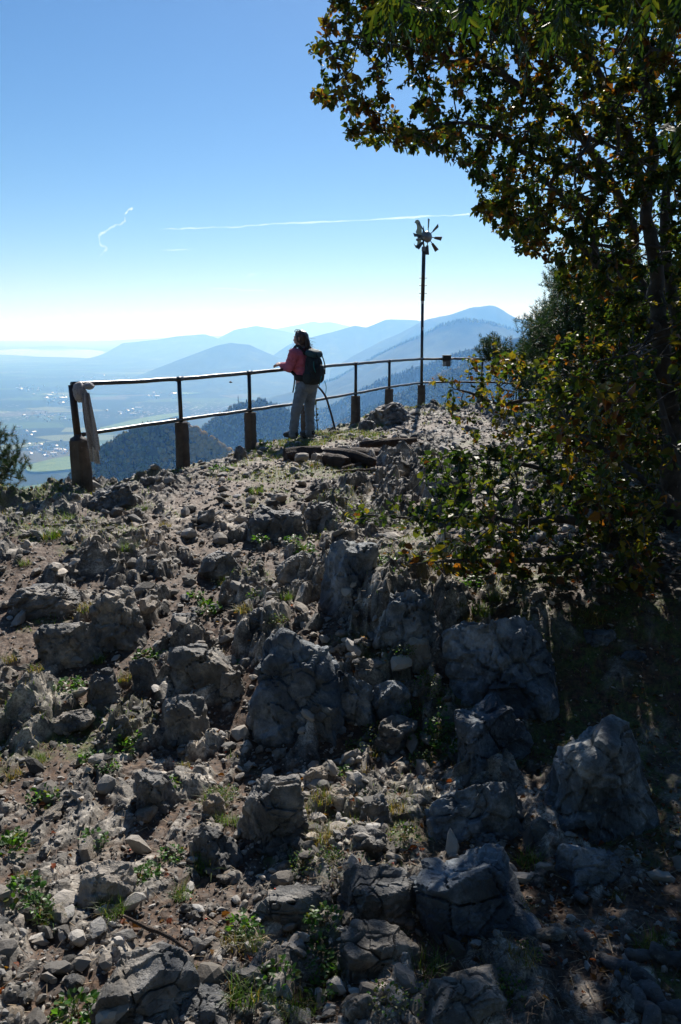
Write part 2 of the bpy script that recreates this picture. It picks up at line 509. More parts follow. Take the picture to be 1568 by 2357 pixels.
# ------------------------------------------------------------------ limestone
def limestone(name, dark=(0.038, 0.039, 0.041), mid=(0.145, 0.142, 0.136), light=(0.46, 0.43, 0.39), sc=5.0, moss=0.35):
    m = bpy.data.materials.new(name); m.use_nodes = True
    N, L = m.node_tree.nodes, m.node_tree.links
    b = N['Principled BSDF']; b.inputs['Roughness'].default_value = 0.60; b.inputs['Specular IOR Level'].default_value = 0.5
    tc = N.new('ShaderNodeTexCoord'); oi = N.new('ShaderNodeObjectInfo')
    add = N.new('ShaderNodeVectorMath'); add.operation = 'MULTIPLY_ADD'
    cmb = N.new('ShaderNodeCombineXYZ')
    for k in range(3): L.new(oi.outputs['Random'], cmb.inputs[k])
    add.inputs[1].default_value = (40, 40, 40)
    L.new(cmb.outputs[0], add.inputs[0]); L.new(tc.outputs['Object'], add.inputs[2])
    def noise(s, det=8, ro=0.65):
        t = N.new('ShaderNodeTexNoise'); t.inputs['Scale'].default_value = s; t.inputs['Detail'].default_value = det
        t.inputs['Roughness'].default_value = ro; L.new(add.outputs[0], t.inputs['Vector']); return t.outputs['Fac']
    r = N.new('ShaderNodeValToRGB'); L.new(noise(sc, 9, 0.72), r.inputs[0])
    el = r.color_ramp.elements; el.new(0.5)
    for e, (p, c) in zip(el, ((0.33, dark), (0.50, mid), (0.68, light))): e.position = p; e.color = (*c, 1)
    r2 = N.new('ShaderNodeValToRGB'); L.new(noise(2.2, 6, 0.6), r2.inputs[0])
    e2 = r2.color_ramp.elements; e2.new(0.5)
    for e, (p, c) in zip(e2, ((0.34, (0.55, 0.60, 0.68)), (0.50, (1.0, 1.0, 1.0)), (0.66, (1.35, 1.2, 1.02)))): e.position = p; e.color = (*c, 1)
    mm = N.new('ShaderNodeMix'); mm.data_type = 'RGBA'; mm.blend_type = 'MULTIPLY'; mm.inputs['Factor'].default_value = 1
    L.new(r.outputs[0], mm.inputs['A']); L.new(r2.outputs[0], mm.inputs['B'])
    # white lichen spots and dark moss
    v = N.new('ShaderNodeTexVoronoi'); v.inputs['Scale'].default_value = 26; L.new(add.outputs[0], v.inputs['Vector'])
    mr = N.new('ShaderNodeMapRange'); mr.inputs['From Min'].default_value = 0.30; mr.inputs['From Max'].default_value = 0.16
    L.new(v.outputs['Distance'], mr.inputs['Value'])
    mr2 = N.new('ShaderNodeMapRange'); mr2.inputs['From Min'].default_value = 0.54; mr2.inputs['From Max'].default_value = 0.64
    mr2.inputs['To Max'].default_value = 0.75
    L.new(noise(3.1, 3), mr2.inputs['Value'])
    mu = N.new('ShaderNodeMath'); mu.operation = 'MULTIPLY'; L.new(mr.outputs[0], mu.inputs[0]); L.new(mr2.outputs[0], mu.inputs[1])
    mx = N.new('ShaderNodeMix'); mx.data_type = 'RGBA'; L.new(mu.outputs[0], mx.inputs['Factor']); L.new(mm.outputs['Result'], mx.inputs['A'])
    mx.inputs['B'].default_value = (0.48, 0.49, 0.49, 1)
    mr3 = N.new('ShaderNodeMapRange'); mr3.inputs['From Min'].default_value = 0.58; mr3.inputs['From Max'].default_value = 0.70
    mr3.inputs['To Max'].default_value = moss
    L.new(noise(6.3, 6), mr3.inputs['Value'])
    mx2 = N.new('ShaderNodeMix'); mx2.data_type = 'RGBA'; L.new(mr3.outputs[0], mx2.inputs['Factor']); L.new(mx.outputs['Result'], mx2.inputs['A'])
    mx2.inputs['B'].default_value = (0.03, 0.032, 0.016, 1)
    L.new(mx2.outputs['Result'], b.inputs['Base Color'])
    ad = N.new('ShaderNodeMath'); ad.operation = 'ADD'; L.new(noise(14, 10, 0.7), ad.inputs[0]); L.new(noise(55, 6, 0.7), ad.inputs[1])
    bn = N.new('ShaderNodeBump'); bn.inputs['Strength'].default_value = 0.8; bn.inputs['Distance'].default_value = 0.02
    L.new(ad.outputs[0], bn.inputs['Height']); L.new(bn.outputs[0], b.inputs['Normal'])
    return m

M_ROCK = limestone('weathered limestone')
M_PALE = limestone('pale fresh limestone', (0.16, 0.138, 0.115), (0.32, 0.28, 0.235), (0.54, 0.485, 0.41), 4.0, 0.12)
M_SHADED = limestone('shade-toned lichened limestone', (0.024, 0.032, 0.044), (0.105, 0.13, 0.155), (0.40, 0.44, 0.475), 4.2, 0.5)  # limestone copy for boulders in shade: the cool, dark shade is in its colour

def rock_mesh(name, seed, dims, sub=5, planes=15, rough=0.05, cracks=0.05, soft=0.007, flat_top=0.0, m=None, smooth=False, block=0.06, foot=0.06, cut=(0.62, 0.98), boxy=4.5):
    """a fractured block: an icosphere cut down by random planes, then split along joints and bedding and weathered"""
    rg = np.random.default_rng(seed)
    D, T = ico(sub)
    n = rg.normal(size=(planes, 3)); n[:, 2] = (np.abs(n[:, 2]) * 0.8 if foot else n[:, 2]); n /= np.linalg.norm(n, axis=1)[:, None]
    off = rg.uniform(cut[0], cut[1], planes)
    if flat_top:
        n[0] = [rg.normal() * 0.12, rg.normal() * 0.12, 1]; n[0] /= np.linalg.norm(n[0]); off[0] = 1 - flat_top
        n[1] = [rg.normal() * 0.3, -1, 0.15]; n[1] /= np.linalg.norm(n[1]); off[1] = 0.65
    dt = D @ n.T
    boxy = boxy * rg.uniform(0.5, 1.4)
    rr = np.where(dt > 0.05, off[None] / np.maximum(dt, 0.05), 9.0)
    rr = np.concatenate([rr, np.full((len(D), 1), 1.05)], 1)
    k = soft
    r = -k * np.log(np.exp(-np.minimum(rr, 3) / k).sum(1)) if k > 0 else rr.min(1)
    r = r * (1.0 if not foot else 0.93 / (np.abs(D) ** boxy).sum(1) ** (1 / boxy)) ** 0.8
    P = D * r[:, None]
    P[:, :2] *= (1 + foot * sstep(0.45, -0.6, P[:, 2]))[:, None]
    dm = np.array(dims) / 2
    W = P * dm
    s = max(dims[0], dims[1], 0.8 * dims[2])
    o = rg.uniform(0, 50, 3)
    q = W / s * 2.2 + o
    nn = fbm3(q[:, 0] * 2, q[:, 1] * 2, q[:, 2] * 2, 5, seed, 0.58)
    rd = fbm3(q[:, 0] * 1.4, q[:, 1] * 1.4, q[:, 2] * 1.4, 5, seed + 3, 0.55, True)
    wq = q + 0.30 * np.stack([fbm3(q[:, 0], q[:, 1] + i * 7, q[:, 2], 3, seed + 20 + i) for i in range(3)], 1)
    f1, f2, c1 = worley3(wq[:, 0] * 1.25, wq[:, 1] * 1.25, wq[:, 2] * 1.5, seed + 9)
    g1, g2, c2 = worley3(wq[:, 0] * 3.1, wq[:, 1] * 3.1, wq[:, 2] * 3.6, seed + 11)
    bed = n[min(2, planes - 1)] * 0.5 + np.array([0.25, 0.1, 1.0]); bed /= np.linalg.norm(bed)
    lay = (wq @ bed) * 3.2
    lr = hsh(np.floor(lay), 0, 0, seed + 5) - 0.5; lf_ = lay - np.floor(lay)
    d = rough * s * (0.34 * nn + 0.34 * rd) - 0.8 * cracks * s * sstep(0.06, 0.0, f2 - f1) - 0.10 * cracks * s * sstep(0.12, 0.0, g2 - g1)
    d = d + block * s * (c1 - 0.5) * 1.25 + block * s * 0.75 * (c2 - 0.5) + block * 0.30 * s * lr - 0.10 * cracks * s * sstep(0.10, 0.0, lf_)
    W = W + D * d[:, None]
    return mesh_np(name, W, T, smooth, None, [m or M_ROCK])
# ------------------------------------------------------------------ the country below
PLZ = -800.0
def far_mat(name, stops, scale, rough=0.9, det=8):
    m = bpy.data.materials.new(name); m.use_nodes = True
    N, L = m.node_tree.nodes, m.node_tree.links
    b = N['Principled BSDF']; b.inputs['Roughness'].default_value = rough; b.inputs['Specular IOR Level'].default_value = 0.1
    tc = N.new('ShaderNodeTexCoord')
    t = N.new('ShaderNodeTexNoise'); t.inputs['Scale'].default_value = scale; t.inputs['Detail'].default_value = det
    t.inputs['Roughness'].default_value = 0.7
    L.new(tc.outputs['Object'], t.inputs['Vector'])
    r = N.new('ShaderNodeValToRGB'); L.new(t.outputs['Fac'], r.inputs[0])
    el = r.color_ramp.elements
    while len(el) < len(stops): el.new(0.5)
    for e, (p, c) in zip(el, stops): e.position = p; e.color = (*c, 1)
    L.new(r.outputs[0], b.inputs['Base Color'])
    return m, N, L, b, tc

def build_plain():
    aa = np.linspace(0, 2 * np.pi, 240, endpoint=False)
    rr = np.concatenate([[1], np.geomspace(1500, 70000, 220)])
    A, Rr = np.meshgrid(aa, rr, indexing='ij')
    x = (Rr * np.sin(A)).ravel(); y = (Rr * np.cos(A)).ravel()
    z = PLZ + 14 * fbm2(x / 1500, y / 1500, 3, 71) * sstep(0, 4000, Rr.ravel())
    lk = np.exp(-((x + 6500) / 6000) ** 2 - ((y - 22000) / 6500) ** 2)
    z = z * (1 - lk) + (PLZ - 14) * lk
    na, nr = len(aa), len(rr)
    i = np.arange(na)[:, None]; j = np.arange(nr - 1)[None]; i2 = (i + 1) % na
    Q = np.stack([(i * nr + j), (i * nr + j + 1), (i2 * nr + j + 1), (i2 * nr + j)], -1).reshape(-1, 4)
    m, N, L, b, tc = far_mat('farmland', ((0.36, (0.030, 0.050, 0.022)), (0.47, (0.06, 0.10, 0.035)), (0.56, (0.12, 0.17, 0.055)), (0.68, (0.25, 0.23, 0.12))), 1.0)
    tex = [n for n in N if n.type == 'TEX_NOISE'][0]; rp = [n for n in N if n.type == 'VALTORGB'][0]
    mp = N.new('ShaderNodeMapping'); mp.inputs['Scale'].default_value = (1 / 620, 1 / 380, 1 / 500); mp.inputs['Rotation'].default_value = (0, 0, 0.5)
    L.new(tc.outputs['Object'], mp.inputs[0])
    v = N.new('ShaderNodeTexVoronoi'); v.inputs['Scale'].default_value = 1.0; L.new(mp.outputs[0], v.inputs['Vector'])
    sp = N.new('ShaderNodeSeparateColor'); L.new(v.outputs['Color'], sp.inputs[0])
    rp2 = N.new('ShaderNodeValToRGB'); L.new(sp.outputs[0], rp2.inputs[0])
    el = rp2.color_ramp.elements; rp2.color_ramp.interpolation = 'CONSTANT'
    cols = ((0.0, (0.020, 0.032, 0.014)), (0.30, (0.035, 0.06, 0.02)), (0.50, (0.07, 0.11, 0.03)), (0.66, (0.11, 0.10, 0.055)), (0.76, (0.05, 0.08, 0.026)), (0.88, (0.17, 0.19, 0.075)), (0.94, (0.025, 0.04, 0.016)))
    while len(el) < len(cols): el.new(0.5)
    for e, (p, c) in zip(el, cols): e.position = p; e.color = (*c, 1)
    wd = N.new('ShaderNodeTexNoise'); wd.inputs['Scale'].default_value = 1 / 1300; wd.inputs['Detail'].default_value = 9; wd.inputs['Roughness'].default_value = 0.62
    L.new(tc.outputs['Object'], wd.inputs['Vector'])
    mr = N.new('ShaderNodeMapRange'); mr.inputs['From Min'].default_value = 0.50; mr.inputs['From Max'].default_value = 0.53
    L.new(wd.outputs['Fac'], mr.inputs['Value'])
    mx = N.new('ShaderNodeMix'); mx.data_type = 'RGBA'; L.new(mr.outputs[0], mx.inputs['Factor']); L.new(rp2.outputs[0], mx.inputs['A'])
    mx.inputs['B'].default_value = (0.018, 0.032, 0.016, 1)
    # hedges, lanes and built-up speckle
    sk = N.new('ShaderNodeTexVoronoi'); sk.inputs['Scale'].default_value = 1 / 55; L.new(tc.outputs['Object'], sk.inputs['Vector'])
    tn = N.new('ShaderNodeTexNoise'); tn.inputs['Scale'].default_value = 1 / 2100; tn.inputs['Detail'].default_value = 4; L.new(tc.outputs['Object'], tn.inputs['Vector'])
    m1 = N.new('ShaderNodeMapRange'); m1.inputs['From Min'].default_value = 0.30; m1.inputs['From Max'].default_value = 0.22; L.new(sk.outputs['Distance'], m1.inputs['Value'])
    m2 = N.new('ShaderNodeMapRange'); m2.inputs['From Min'].default_value = 0.53; m2.inputs['From Max'].default_value = 0.60; L.new(tn.outputs['Fac'], m2.inputs['Value'])
    mu = N.new('ShaderNodeMath'); mu.operation = 'MULTIPLY'; L.new(m1.outputs[0], mu.inputs[0]); L.new(m2.outputs[0], mu.inputs[1])
    mx3 = N.new('ShaderNodeMix'); mx3.data_type = 'RGBA'; L.new(mu.outputs[0], mx3.inputs['Factor']); L.new(mx.outputs['Result'], mx3.inputs['A'])
    mx3.inputs['B'].default_value = (0.5, 0.47, 0.43, 1)
    L.new(mx3.outputs['Result'], b.inputs['Base Color'])
    tag(link('plain', mesh_np('plain', np.stack([x, y, z], 1), Q, True, None, [m])), kind='structure')

build_plain()

# lake: a flat sheet with an irregular shore
def build_lake():
    pts = [(-260, 806), (-120, 808), (0, 806.5), (60, 803), (130, 802), (170, 805), (215, 807), (250, 812.5), (262, 818), (300, 826), (316, 829), (270, 829.5), (200, 826), (150, 824), (90, 822.5), (0, 817.5), (-120, 815), (-260, 813)]
    o = [at_z(px, py, PLZ)[:2] for px, py in pts]
    o = smooth_path(np.array(o + [o[0]]), 6)[:-1]
    mb = MB(); mb.prism(o, 4.0, c=(0, 0, PLZ + 18))
    m = mat('lake water', (0.05, 0.09, 0.11), rough=0.12, spec=0.6)
    tag(mb.build('lake', m), kind='structure')
build_lake()

M_WOOD, *_ = far_mat('wooded slope', ((0.34, (0.014, 0.024, 0.012)), (0.50, (0.030, 0.045, 0.018)), (0.60, (0.060, 0.062, 0.022)), (0.72, (0.10, 0.085, 0.030))), 1 / 130)
M_FARW, *_ = far_mat('distant wooded slope', ((0.36, (0.016, 0.028, 0.016)), (0.52, (0.035, 0.05, 0.022)), (0.62, (0.07, 0.085, 0.03)), (0.72, (0.15, 0.15, 0.06))), 1 / 420)

def ridge(name, prof, width, foot, seed, m, jag=6.0, back=0.8, spur=0.5, n=260, nt=70, power=1.15):
    """a mountain with its crest through (px, py, distance) points; returns the surface for planting trees on it"""
    C = np.array([at_y(px, py, D) for px, py, D in prof])
    s = np.linspace(0, 1, len(C))
    S = np.linspace(0, 1, n)
    seg = np.concatenate([[0], np.cumsum(np.linalg.norm(np.diff(C[:, :2], axis=0), axis=1))]); seg /= seg[-1]
    Cs = np.stack([np.interp(S, seg, C[:, k]) for k in range(3)], 1)
    ker = np.hanning(9); ker /= ker.sum()
    for k in range(3):
        p = np.pad(Cs[:, k], 4, mode='edge'); p[:4] = Cs[0, k] - (Cs[4:0:-1, k] - Cs[0, k]); p[-4:] = 2 * Cs[-1, k] - Cs[-2:-6:-1, k]
        Cs[:, k] = np.convolve(p, ker, 'valid')
    tan = np.gradient(Cs[:, :2], axis=0); tan /= np.linalg.norm(tan, axis=1)[:, None]
    nrm = np.stack([tan[:, 1], -tan[:, 0]], 1)          # towards the camera for a crest running left to right
    for _ in range(30): nrm[1:-1] = (nrm[:-2] + nrm[1:-1] * 2 + nrm[2:]) / 4
    T = np.concatenate([-np.linspace(1, 0, nt // 3, endpoint=False) ** 1.3 * back, np.linspace(0, 1, nt) ** 1.25])
    SS, TT = np.meshgrid(np.arange(n), T, indexing='ij')
    P = Cs[SS.ravel()]; Nn = nrm[SS.ravel()]; t = TT.ravel()
    L_ = np.linalg.norm(C[-1][:2] - C[0][:2])
    # spurs and gullies run down the slope
    a = S[SS.ravel()] * L_ / width * 2.6
    wv = 0.55 * fbm2(a + 0.4 * t, t * 1.2 + seed, 3, seed)
    gul = 1 - np.abs(fbm2((a + wv) * 1.0, t * 0.35 + 7, 4, seed + 5) * 2.2)
    at_ = np.abs(t)
    drop = (P[:, 2] - foot) * np.minimum(at_ ** power / (0.28 + 0.72 * at_ ** power) * 1.0, 1.0)
    z = P[:, 2] - drop + spur * 0.22 * (P[:, 2] - foot) * (gul - 0.4) * np.clip(at_ * 4, 0, 1) * np.clip((1.05 - at_) * 2.0, 0, 1)
    x = P[:, 0] + Nn[:, 0] * t * width; y = P[:, 1] + Nn[:, 1] * t * width
    z = z + jag * fbm2(x / (jag * 9), y / (jag * 9), 4, seed + 8) * np.where(at_ < 0.02, 0.5, 1)
    i = np.arange(n - 1)[:, None]; j = np.arange(len(T) - 1)[None]; q = len(T)
    Q = np.stack([(i * q + j), (i * q + j + 1), ((i + 1) * q + j + 1), ((i + 1) * q + j)], -1).reshape(-1, 4)
    V = np.stack([x, y, z], 1)
    tag(link(name, mesh_np(name, V, Q, True, None, [m])), kind='structure')
    return V.reshape(n, q, 3)

# distances in metres; nearest last
ridge('mountain', [(-300, 800, 52000), (-100, 790, 52000), (60, 787, 52000), (180, 789, 52000), (300, 781, 52000), (420, 776, 52000), (560, 771, 52000)], 6000, -800, 11, M_FARW, 14)
ridge('mountain', [(560, 790, 34000), (625, 759, 34000), (680, 749, 34000), (722, 740, 34000), (736, 743, 34000), (760, 741, 34000), (784, 746, 34000), (840, 760, 34000), (950, 775, 34000)], 5000, -800, 12, M_FARW, 14)
ridge('hill', [(-60, 806, 36000), (20, 802, 36000), (60, 800, 36000), (105, 796, 36000), (140, 796, 36000), (190, 800, 36000), (245, 803, 36000), (300, 806, 35500)], 1500, -815, 13, M_FARW, 8, n=120)
ridge('mountain', [(215, 826, 23000), (250, 809, 23000), (282, 790, 23000), (360, 782, 23000), (415, 773, 23000), (470, 769, 23000), (492, 775, 23000), (530, 790, 23000), (620, 808, 23000)], 4500, -800, 14, M_FARW, 12)
ridge('mountain', [(440, 800, 24500), (500, 780, 24500), (540, 759, 24500), (590, 750, 24500), (625, 756, 24500), (690, 770, 24500), (780, 790, 24500)], 4500, -800, 15, M_FARW, 12)
ridge('hill', [(300, 872, 13500), (350, 852, 13500), (425, 823, 13500), (500, 795, 13500), (530, 789, 13500), (575, 794, 13500), (610, 810, 13500), (680, 838, 13500), (760, 868, 13500)], 3200, -800, 16, M_FARW, 9)
ridge('mountain', [(520, 880, 15500), (590, 845, 15500), (665, 793, 15500), (700, 781, 15500), (750, 768, 15500), (784, 759, 15500), (816, 749, 15500), (844, 754, 15500), (889, 735, 15500), (949, 736, 15500), (990, 742, 15500), (1100, 755, 15500)], 3600, -800, 17, M_FARW, 10)
ridge('mountain', [(760, 850, 11500), (860, 793, 11500), (920, 766, 11500), (969, 741, 11500), (984, 735, 11500), (1044, 722, 11500), (1085, 707, 11500), (1134, 702, 11500), (1150, 708, 11500), (1170, 722, 11500), (1198, 736, 11500), (1212, 733, 11500), (1260, 737, 11500), (1400, 730, 11500), (1700, 760, 11500)], 3600, -800, 18, M_FARW, 22, spur=0.7)
RB = ridge('mountain', [(560, 930, 8200), (700, 895, 8200), (784, 868, 8200), (859, 824, 8000), (910, 798, 7800), (969, 774, 7600), (1020, 748, 7500), (1069, 735, 7400), (1110, 739, 7400), (1160, 752, 7500), (1230, 772, 7600), (1400, 790, 7800), (1700, 800, 8000)], 2800, -800, 19, M_FARW, 17, n=400, spur=0.8)
RC = ridge('hill', [(640, 985, 5000), (784, 928, 4700), (830, 902, 4500), (874, 879, 4400), (934, 858, 4300), (1009, 834, 4200), (1064, 814, 4100), (1134, 793, 4000), (1219, 770, 3900), (1400, 740, 3800), (1700, 720, 3700)], 1500, -800, 20, M_WOOD, 7, n=400)
RD = ridge('hill', [(700, 1010, 3300), (800, 968, 3200), (880, 930, 3000), (930, 905, 2900), (1008, 868, 2800), (1075, 842, 2700), (1134, 835, 2650), (1240, 828, 2600), (1500, 800, 2500), (1750, 790, 2500)], 900, -780, 21, M_WOOD, 6, n=400)
RE_ = ridge('hill', [(400, 1050, 2600), (467, 988, 2600), (505, 956, 2600), (550, 934, 2600), (600, 923, 2600), (640, 936, 2600), (690, 962, 2560), (760, 1010, 2520)], 640, -800, 22, M_WOOD, 5, n=300, spur=1.0)
RF = ridge('hill', [(60, 1180, 1330), (150, 1110, 1370), (225, 1046, 1400), (280, 1008, 1430), (340, 984, 1440), (405, 974, 1440), (450, 988, 1440), (500, 1022, 1420), (545, 1052, 1400), (640, 1120, 1370)], 380, -560, 23, M_WOOD, 3, n=300, spur=1.5)

# ------------------------------------------------------------------ woods on the nearer slopes
def conifer_np(rg):
    V = []; T = []; b = 0
    for k in range(4):
        z0 = 0.08 + 0.22 * k; r = 0.20 * (1 - k * 0.2)
        a = np.linspace(0, 2 * np.pi, 7, endpoint=False) + rg.uniform(0, 1)
        rr = r * rg.uniform(0.7, 1.2, 7)
        V += [[rr[i] * math.cos(a[i]), rr[i] * math.sin(a[i]), z0 + rg.uniform(-0.03, 0.03)] for i in range(7)] + [[0, 0, min(z0 + 0.36, 1)]]
        T += [[b + i, b + (i + 1) % 7, b + 7] for i in range(7)]; b += 8
    return np.array(V), np.array(T)

def broadleaf_np(rg):
    D, T = ico(2)
    r = 1 + 0.38 * fbm3(D[:, 0] * 2 + rg.uniform(0, 9), D[:, 1] * 2, D[:, 2] * 2, 3, int(rg.integers(99)))
    V = D * r[:, None] * np.array([0.42, 0.42, 0.46]) + np.array([0, 0, 0.5])
    return V, T

def wood(name, S, count, seed, hs, t0, t1, conif=0.3, s0=0.0, s1=1.0, autumn=0.4):
    rg = np.random.default_rng(seed)
    protos = [conifer_np(rg) for _ in range(4)], [broadleaf_np(rg) for _ in range(5)]
    n, q = S.shape[:2]
    mb = MB()
    crest = (q - 1) * 0 + int(np.argmax(S[n // 2, :, 2] - 0 * S[n // 2, :, 1]))
    for k in range(count):
        i = rg.uniform(s0, s1) * (n - 1.001); j = t0 + (t1 - t0) * rg.uniform() ** 1.4
        i0, j0 = int(i), int(j); fi, fj = i - i0, j - j0
        p = (S[i0, j0] * (1 - fi) + S[i0 + 1, j0] * fi) * (1 - fj) + (S[i0, j0 + 1] * (1 - fi) + S[i0 + 1, j0 + 1] * fi) * fj
        au = vn2(np.array([p[0] / 120]), np.array([p[1] / 120]), seed)[0]
        con = rg.uniform() < conif * (1.6 - 1.2 * au)
        V, T = protos[0 if con else 1][rg.integers(4)]
        h = hs * rg.uniform(0.6, 1.25) * (1.15 if con else 0.8)
        a = rg.uniform(0, 6.28); c, s = math.cos(a), math.sin(a)
        sx = h * rg.uniform(0.85, 1.2) * (1.0 if con else 1.0)
        W = np.stack([(V[:, 0] * c - V[:, 1] * s) * sx, (V[:, 0] * s + V[:, 1] * c) * sx, V[:, 2] * h], 1) + p - np.array([0, 0, h * 0.08])
        if con: cc = np.array([0.014, 0.030, 0.014]) * rg.uniform(0.7, 1.5)
        else:
            f = np.clip(au * 1.5 - 0.3 + rg.normal() * 0.25, 0, 1) * autumn * 2
            cc = np.array([0.10, 0.135, 0.038]) * (1 - min(f, 1)) + np.array([0.44, 0.32, 0.11]) * min(f, 1)
            cc = cc * rg.uniform(0.65, 1.35)
        mb.add(W, T, cc)
    m = mat('far foliage', (1, 1, 1), 0.9, attr='col', spec=0.1, transl=0.35)
    return tag(mb.build(name, m, col=True), kind='stuff')

q1 = 70 // 3
wood('woods', RF, 5600, 1, 12.5, q1 - 3, q1 + 42, 0.30, 0.02, 0.97, 0.5)
wood('woods', RE_, 3800, 2, 15, q1 - 3, q1 + 34, 0.45, 0.02, 0.98, 0.25)
wood('woods', RD, 4200, 3, 19, q1 - 3, q1 + 36, 0.40, 0.05, 0.62, 0.4)
wood('woods', RC, 3600, 4, 22, q1 - 2, q1 + 24, 0.65, 0.05, 0.62, 0.2)
wood('woods', RB, 1200, 5, 24, q1 - 1, q1 + 3, 0.85, 0.15, 0.62, 0.1)

# valley meadow with the lane and the barn below the railing
def quad_sheet(name, pts, z, m):
    o = smooth_path(np.array([at_z(px, py, z)[:2] for px, py in pts + [pts[0]]]), 5)[:-1]
    mb = MB(); mb.prism(o, 6.0, c=(0, 0, z))
    return tag(mb.build(name, m), kind='structure')

M_MEAD, *_ = far_mat('hay meadow', ((0.35, (0.10, 0.16, 0.035)), (0.55, (0.17, 0.24, 0.06)), (0.7, (0.24, 0.27, 0.09))), 1 / 60)
M_LANE = mat('pale lane', (0.5, 0.48, 0.44), 0.9)
quad_sheet('meadow', [(690, 1000), (725, 972), (750, 962), (790, 952), (850, 948), (850, 985), (760, 1020)], -560, M_MEAD)
quad_sheet('field', [(60, 1072), (150, 1052), (260, 1046), (262, 1064), (150, 1082), (70, 1086)], PLZ + 12, M_MEAD)
quad_sheet('field', [(40, 1125), (110, 1113), (190, 1108), (190, 1120), (80, 1135), (30, 1138)], PLZ + 12, M_MEAD)
quad_sheet('field', [(440, 1000), (450, 986), (490, 976), (500, 984), (470, 996)], PLZ + 12, M_MEAD)
quad_sheet('field', [(420, 902), (500, 893), (520, 889), (522, 894), (480, 902), (425, 908)], PLZ + 12, M_MEAD)
quad_sheet('field', [(230, 985), (330, 962), (410, 950), (412, 957), (330, 975), (240, 995)], PLZ + 12, M_MEAD)
quad_sheet('road', [(700, 977), (730, 971.5), (790, 969.5), (850, 969.5), (850, 971), (790, 971), (730, 973), (700, 979)], -555, M_LANE)

def house_mesh(name, w_, d_, h_, rf, mats):
    mb = MB(); mb.box((0, 0, h_ / 2), (w_, d_, h_))
    V = [[-w_ / 2 - .6, -d_ / 2 - .6, h_ - .2], [w_ / 2 + .6, -d_ / 2 - .6, h_ - .2], [w_ / 2 + .6, d_ / 2 + .6, h_ - .2], [-w_ / 2 - .6, d_ / 2 + .6, h_ - .2], [-w_ / 2 - .6, 0, h_ + rf], [w_ / 2 + .6, 0, h_ + rf]]
    nb = sum(len(f) for f in mb.F4)
    mb.add(V, [[0, 1, 5, 4], [2, 3, 4, 5], [0, 3, 2, 1]]); mb.add(V, [[0, 4, 3], [1, 2, 5]])
    Fs = [np.concatenate(mb.F4), np.concatenate(mb.F3)]
    fm = np.concatenate([np.zeros(nb), np.ones(3), np.zeros(2)])
    return mesh_np(name, np.concatenate(mb.V), Fs, False, None, mats, fm)

M_WALLW = mat('white render', (0.78, 0.76, 0.72), 0.8)
M_ROOFR = mat('clay roof', (0.24, 0.12, 0.08), 0.7)
M_ROOFG = mat('grey metal roof', (0.50, 0.50, 0.50), 0.45, metal=0.2)
hm = [house_mesh('house', 15, 11, 7, 5, [M_WALLW, M_ROOFR]), house_mesh('house', 18, 12, 8, 5, [M_WALLW, M_ROOFG]), house_mesh('house', 40, 22, 9, 4, [M_WALLW, M_ROOFG])]
rgh = np.random.default_rng(5)
clusters = [(105, 1036, 62, 17, 52), (150, 1045, 40, 9, 28), (45, 1000, 40, 12, 18), (340, 1030, 30, 14, 28), (140, 915, 60, 16, 46), (60, 892, 60, 10, 14), (250, 880, 70, 16, 24), (300, 950, 60, 12, 16), (370, 905, 60, 18, 26), (110, 960, 70, 14, 22), (450, 880, 50, 12, 12)]
nh = 0
for cx_, cy_, sx_, sy_, cnt in clusters:
    for k in range(cnt):
        px, py = rgh.normal(cx_, sx_ * 0.5), rgh.normal(cy_, sy_ * 0.5)
        p = at_z(px, py, PLZ)
        big = 1.0 + 0.5 * (p[1] > 8000)
        o = link('house', hm[0 if rgh.uniform() < 0.55 else (1 if rgh.uniform() < 0.8 else 2)], None, (p[0], p[1], PLZ - 1 + 14 * float(fbm2(np.array([p[0] / 1500]), np.array([p[1] / 1500]), 3, 71)[0])))
        o.rotation_euler.z = rgh.uniform(0, 6.28); o.scale = (big, big, big)
        tag(o, 'tiny pale house among the fields on the hazy plain far below', 'house', 'houses scattered over the plain')
p = at_z(741, 963, -558)
b_ = thing('barn', 'long pale-roofed farm building on the valley meadow beyond the railing', 'barn', (p[0], p[1], -557))
MB().box((0, 0, 4), (46, 14, 8)).build('wall', M_WALLW, b_)
mb = MB(); mb.add([[-24, -8, 7.8], [24, -8, 7.8], [24, 8, 7.8], [-24, 8, 7.8], [-24, 0, 13], [24, 0, 13]], [[0, 1, 5, 4], [2, 3, 4, 5], [0, 3, 2, 1]])
mb.build('roof', M_ROOFG, b_)

# radio mast on the middle wooded hill
p0, p1 = at_y(549, 938, 2600), at_y(549, 911, 2600)
t_ = thing('radio_mast', 'thin lattice radio mast on the top of the wooded hill', 'mast', p0)
mb = MB(); hm_ = p1[2] - p0[2] + 12
for k in range(3):
    a = k * 2.094; mb.tube([(1.6 * math.cos(a), 1.6 * math.sin(a), -12), (0.9 * math.cos(a), 0.9 * math.sin(a), hm_ - 12)], 0.35, 6)
    b2 = a + 2.094
    for z in np.arange(-10, hm_ - 14, 4): mb.tube([(1.5 * math.cos(a), 1.5 * math.sin(a), z), (1.5 * math.cos(b2), 1.5 * math.sin(b2), z + 4)], 0.18, 4)
mb.build('lattice', mat('galvanised mast', (0.18, 0.19, 0.2), 0.5, metal=0.5), t_)
mb = MB()
for z in (hm_ * 0.45, hm_ * 0.62): mb.lathe([(2.4, z - 1), (2.6, z), (2.4, z + 1.2)], 10)
mb.build('antenna_ring', mat('mast antenna', (0.25, 0.25, 0.26), 0.5), t_)

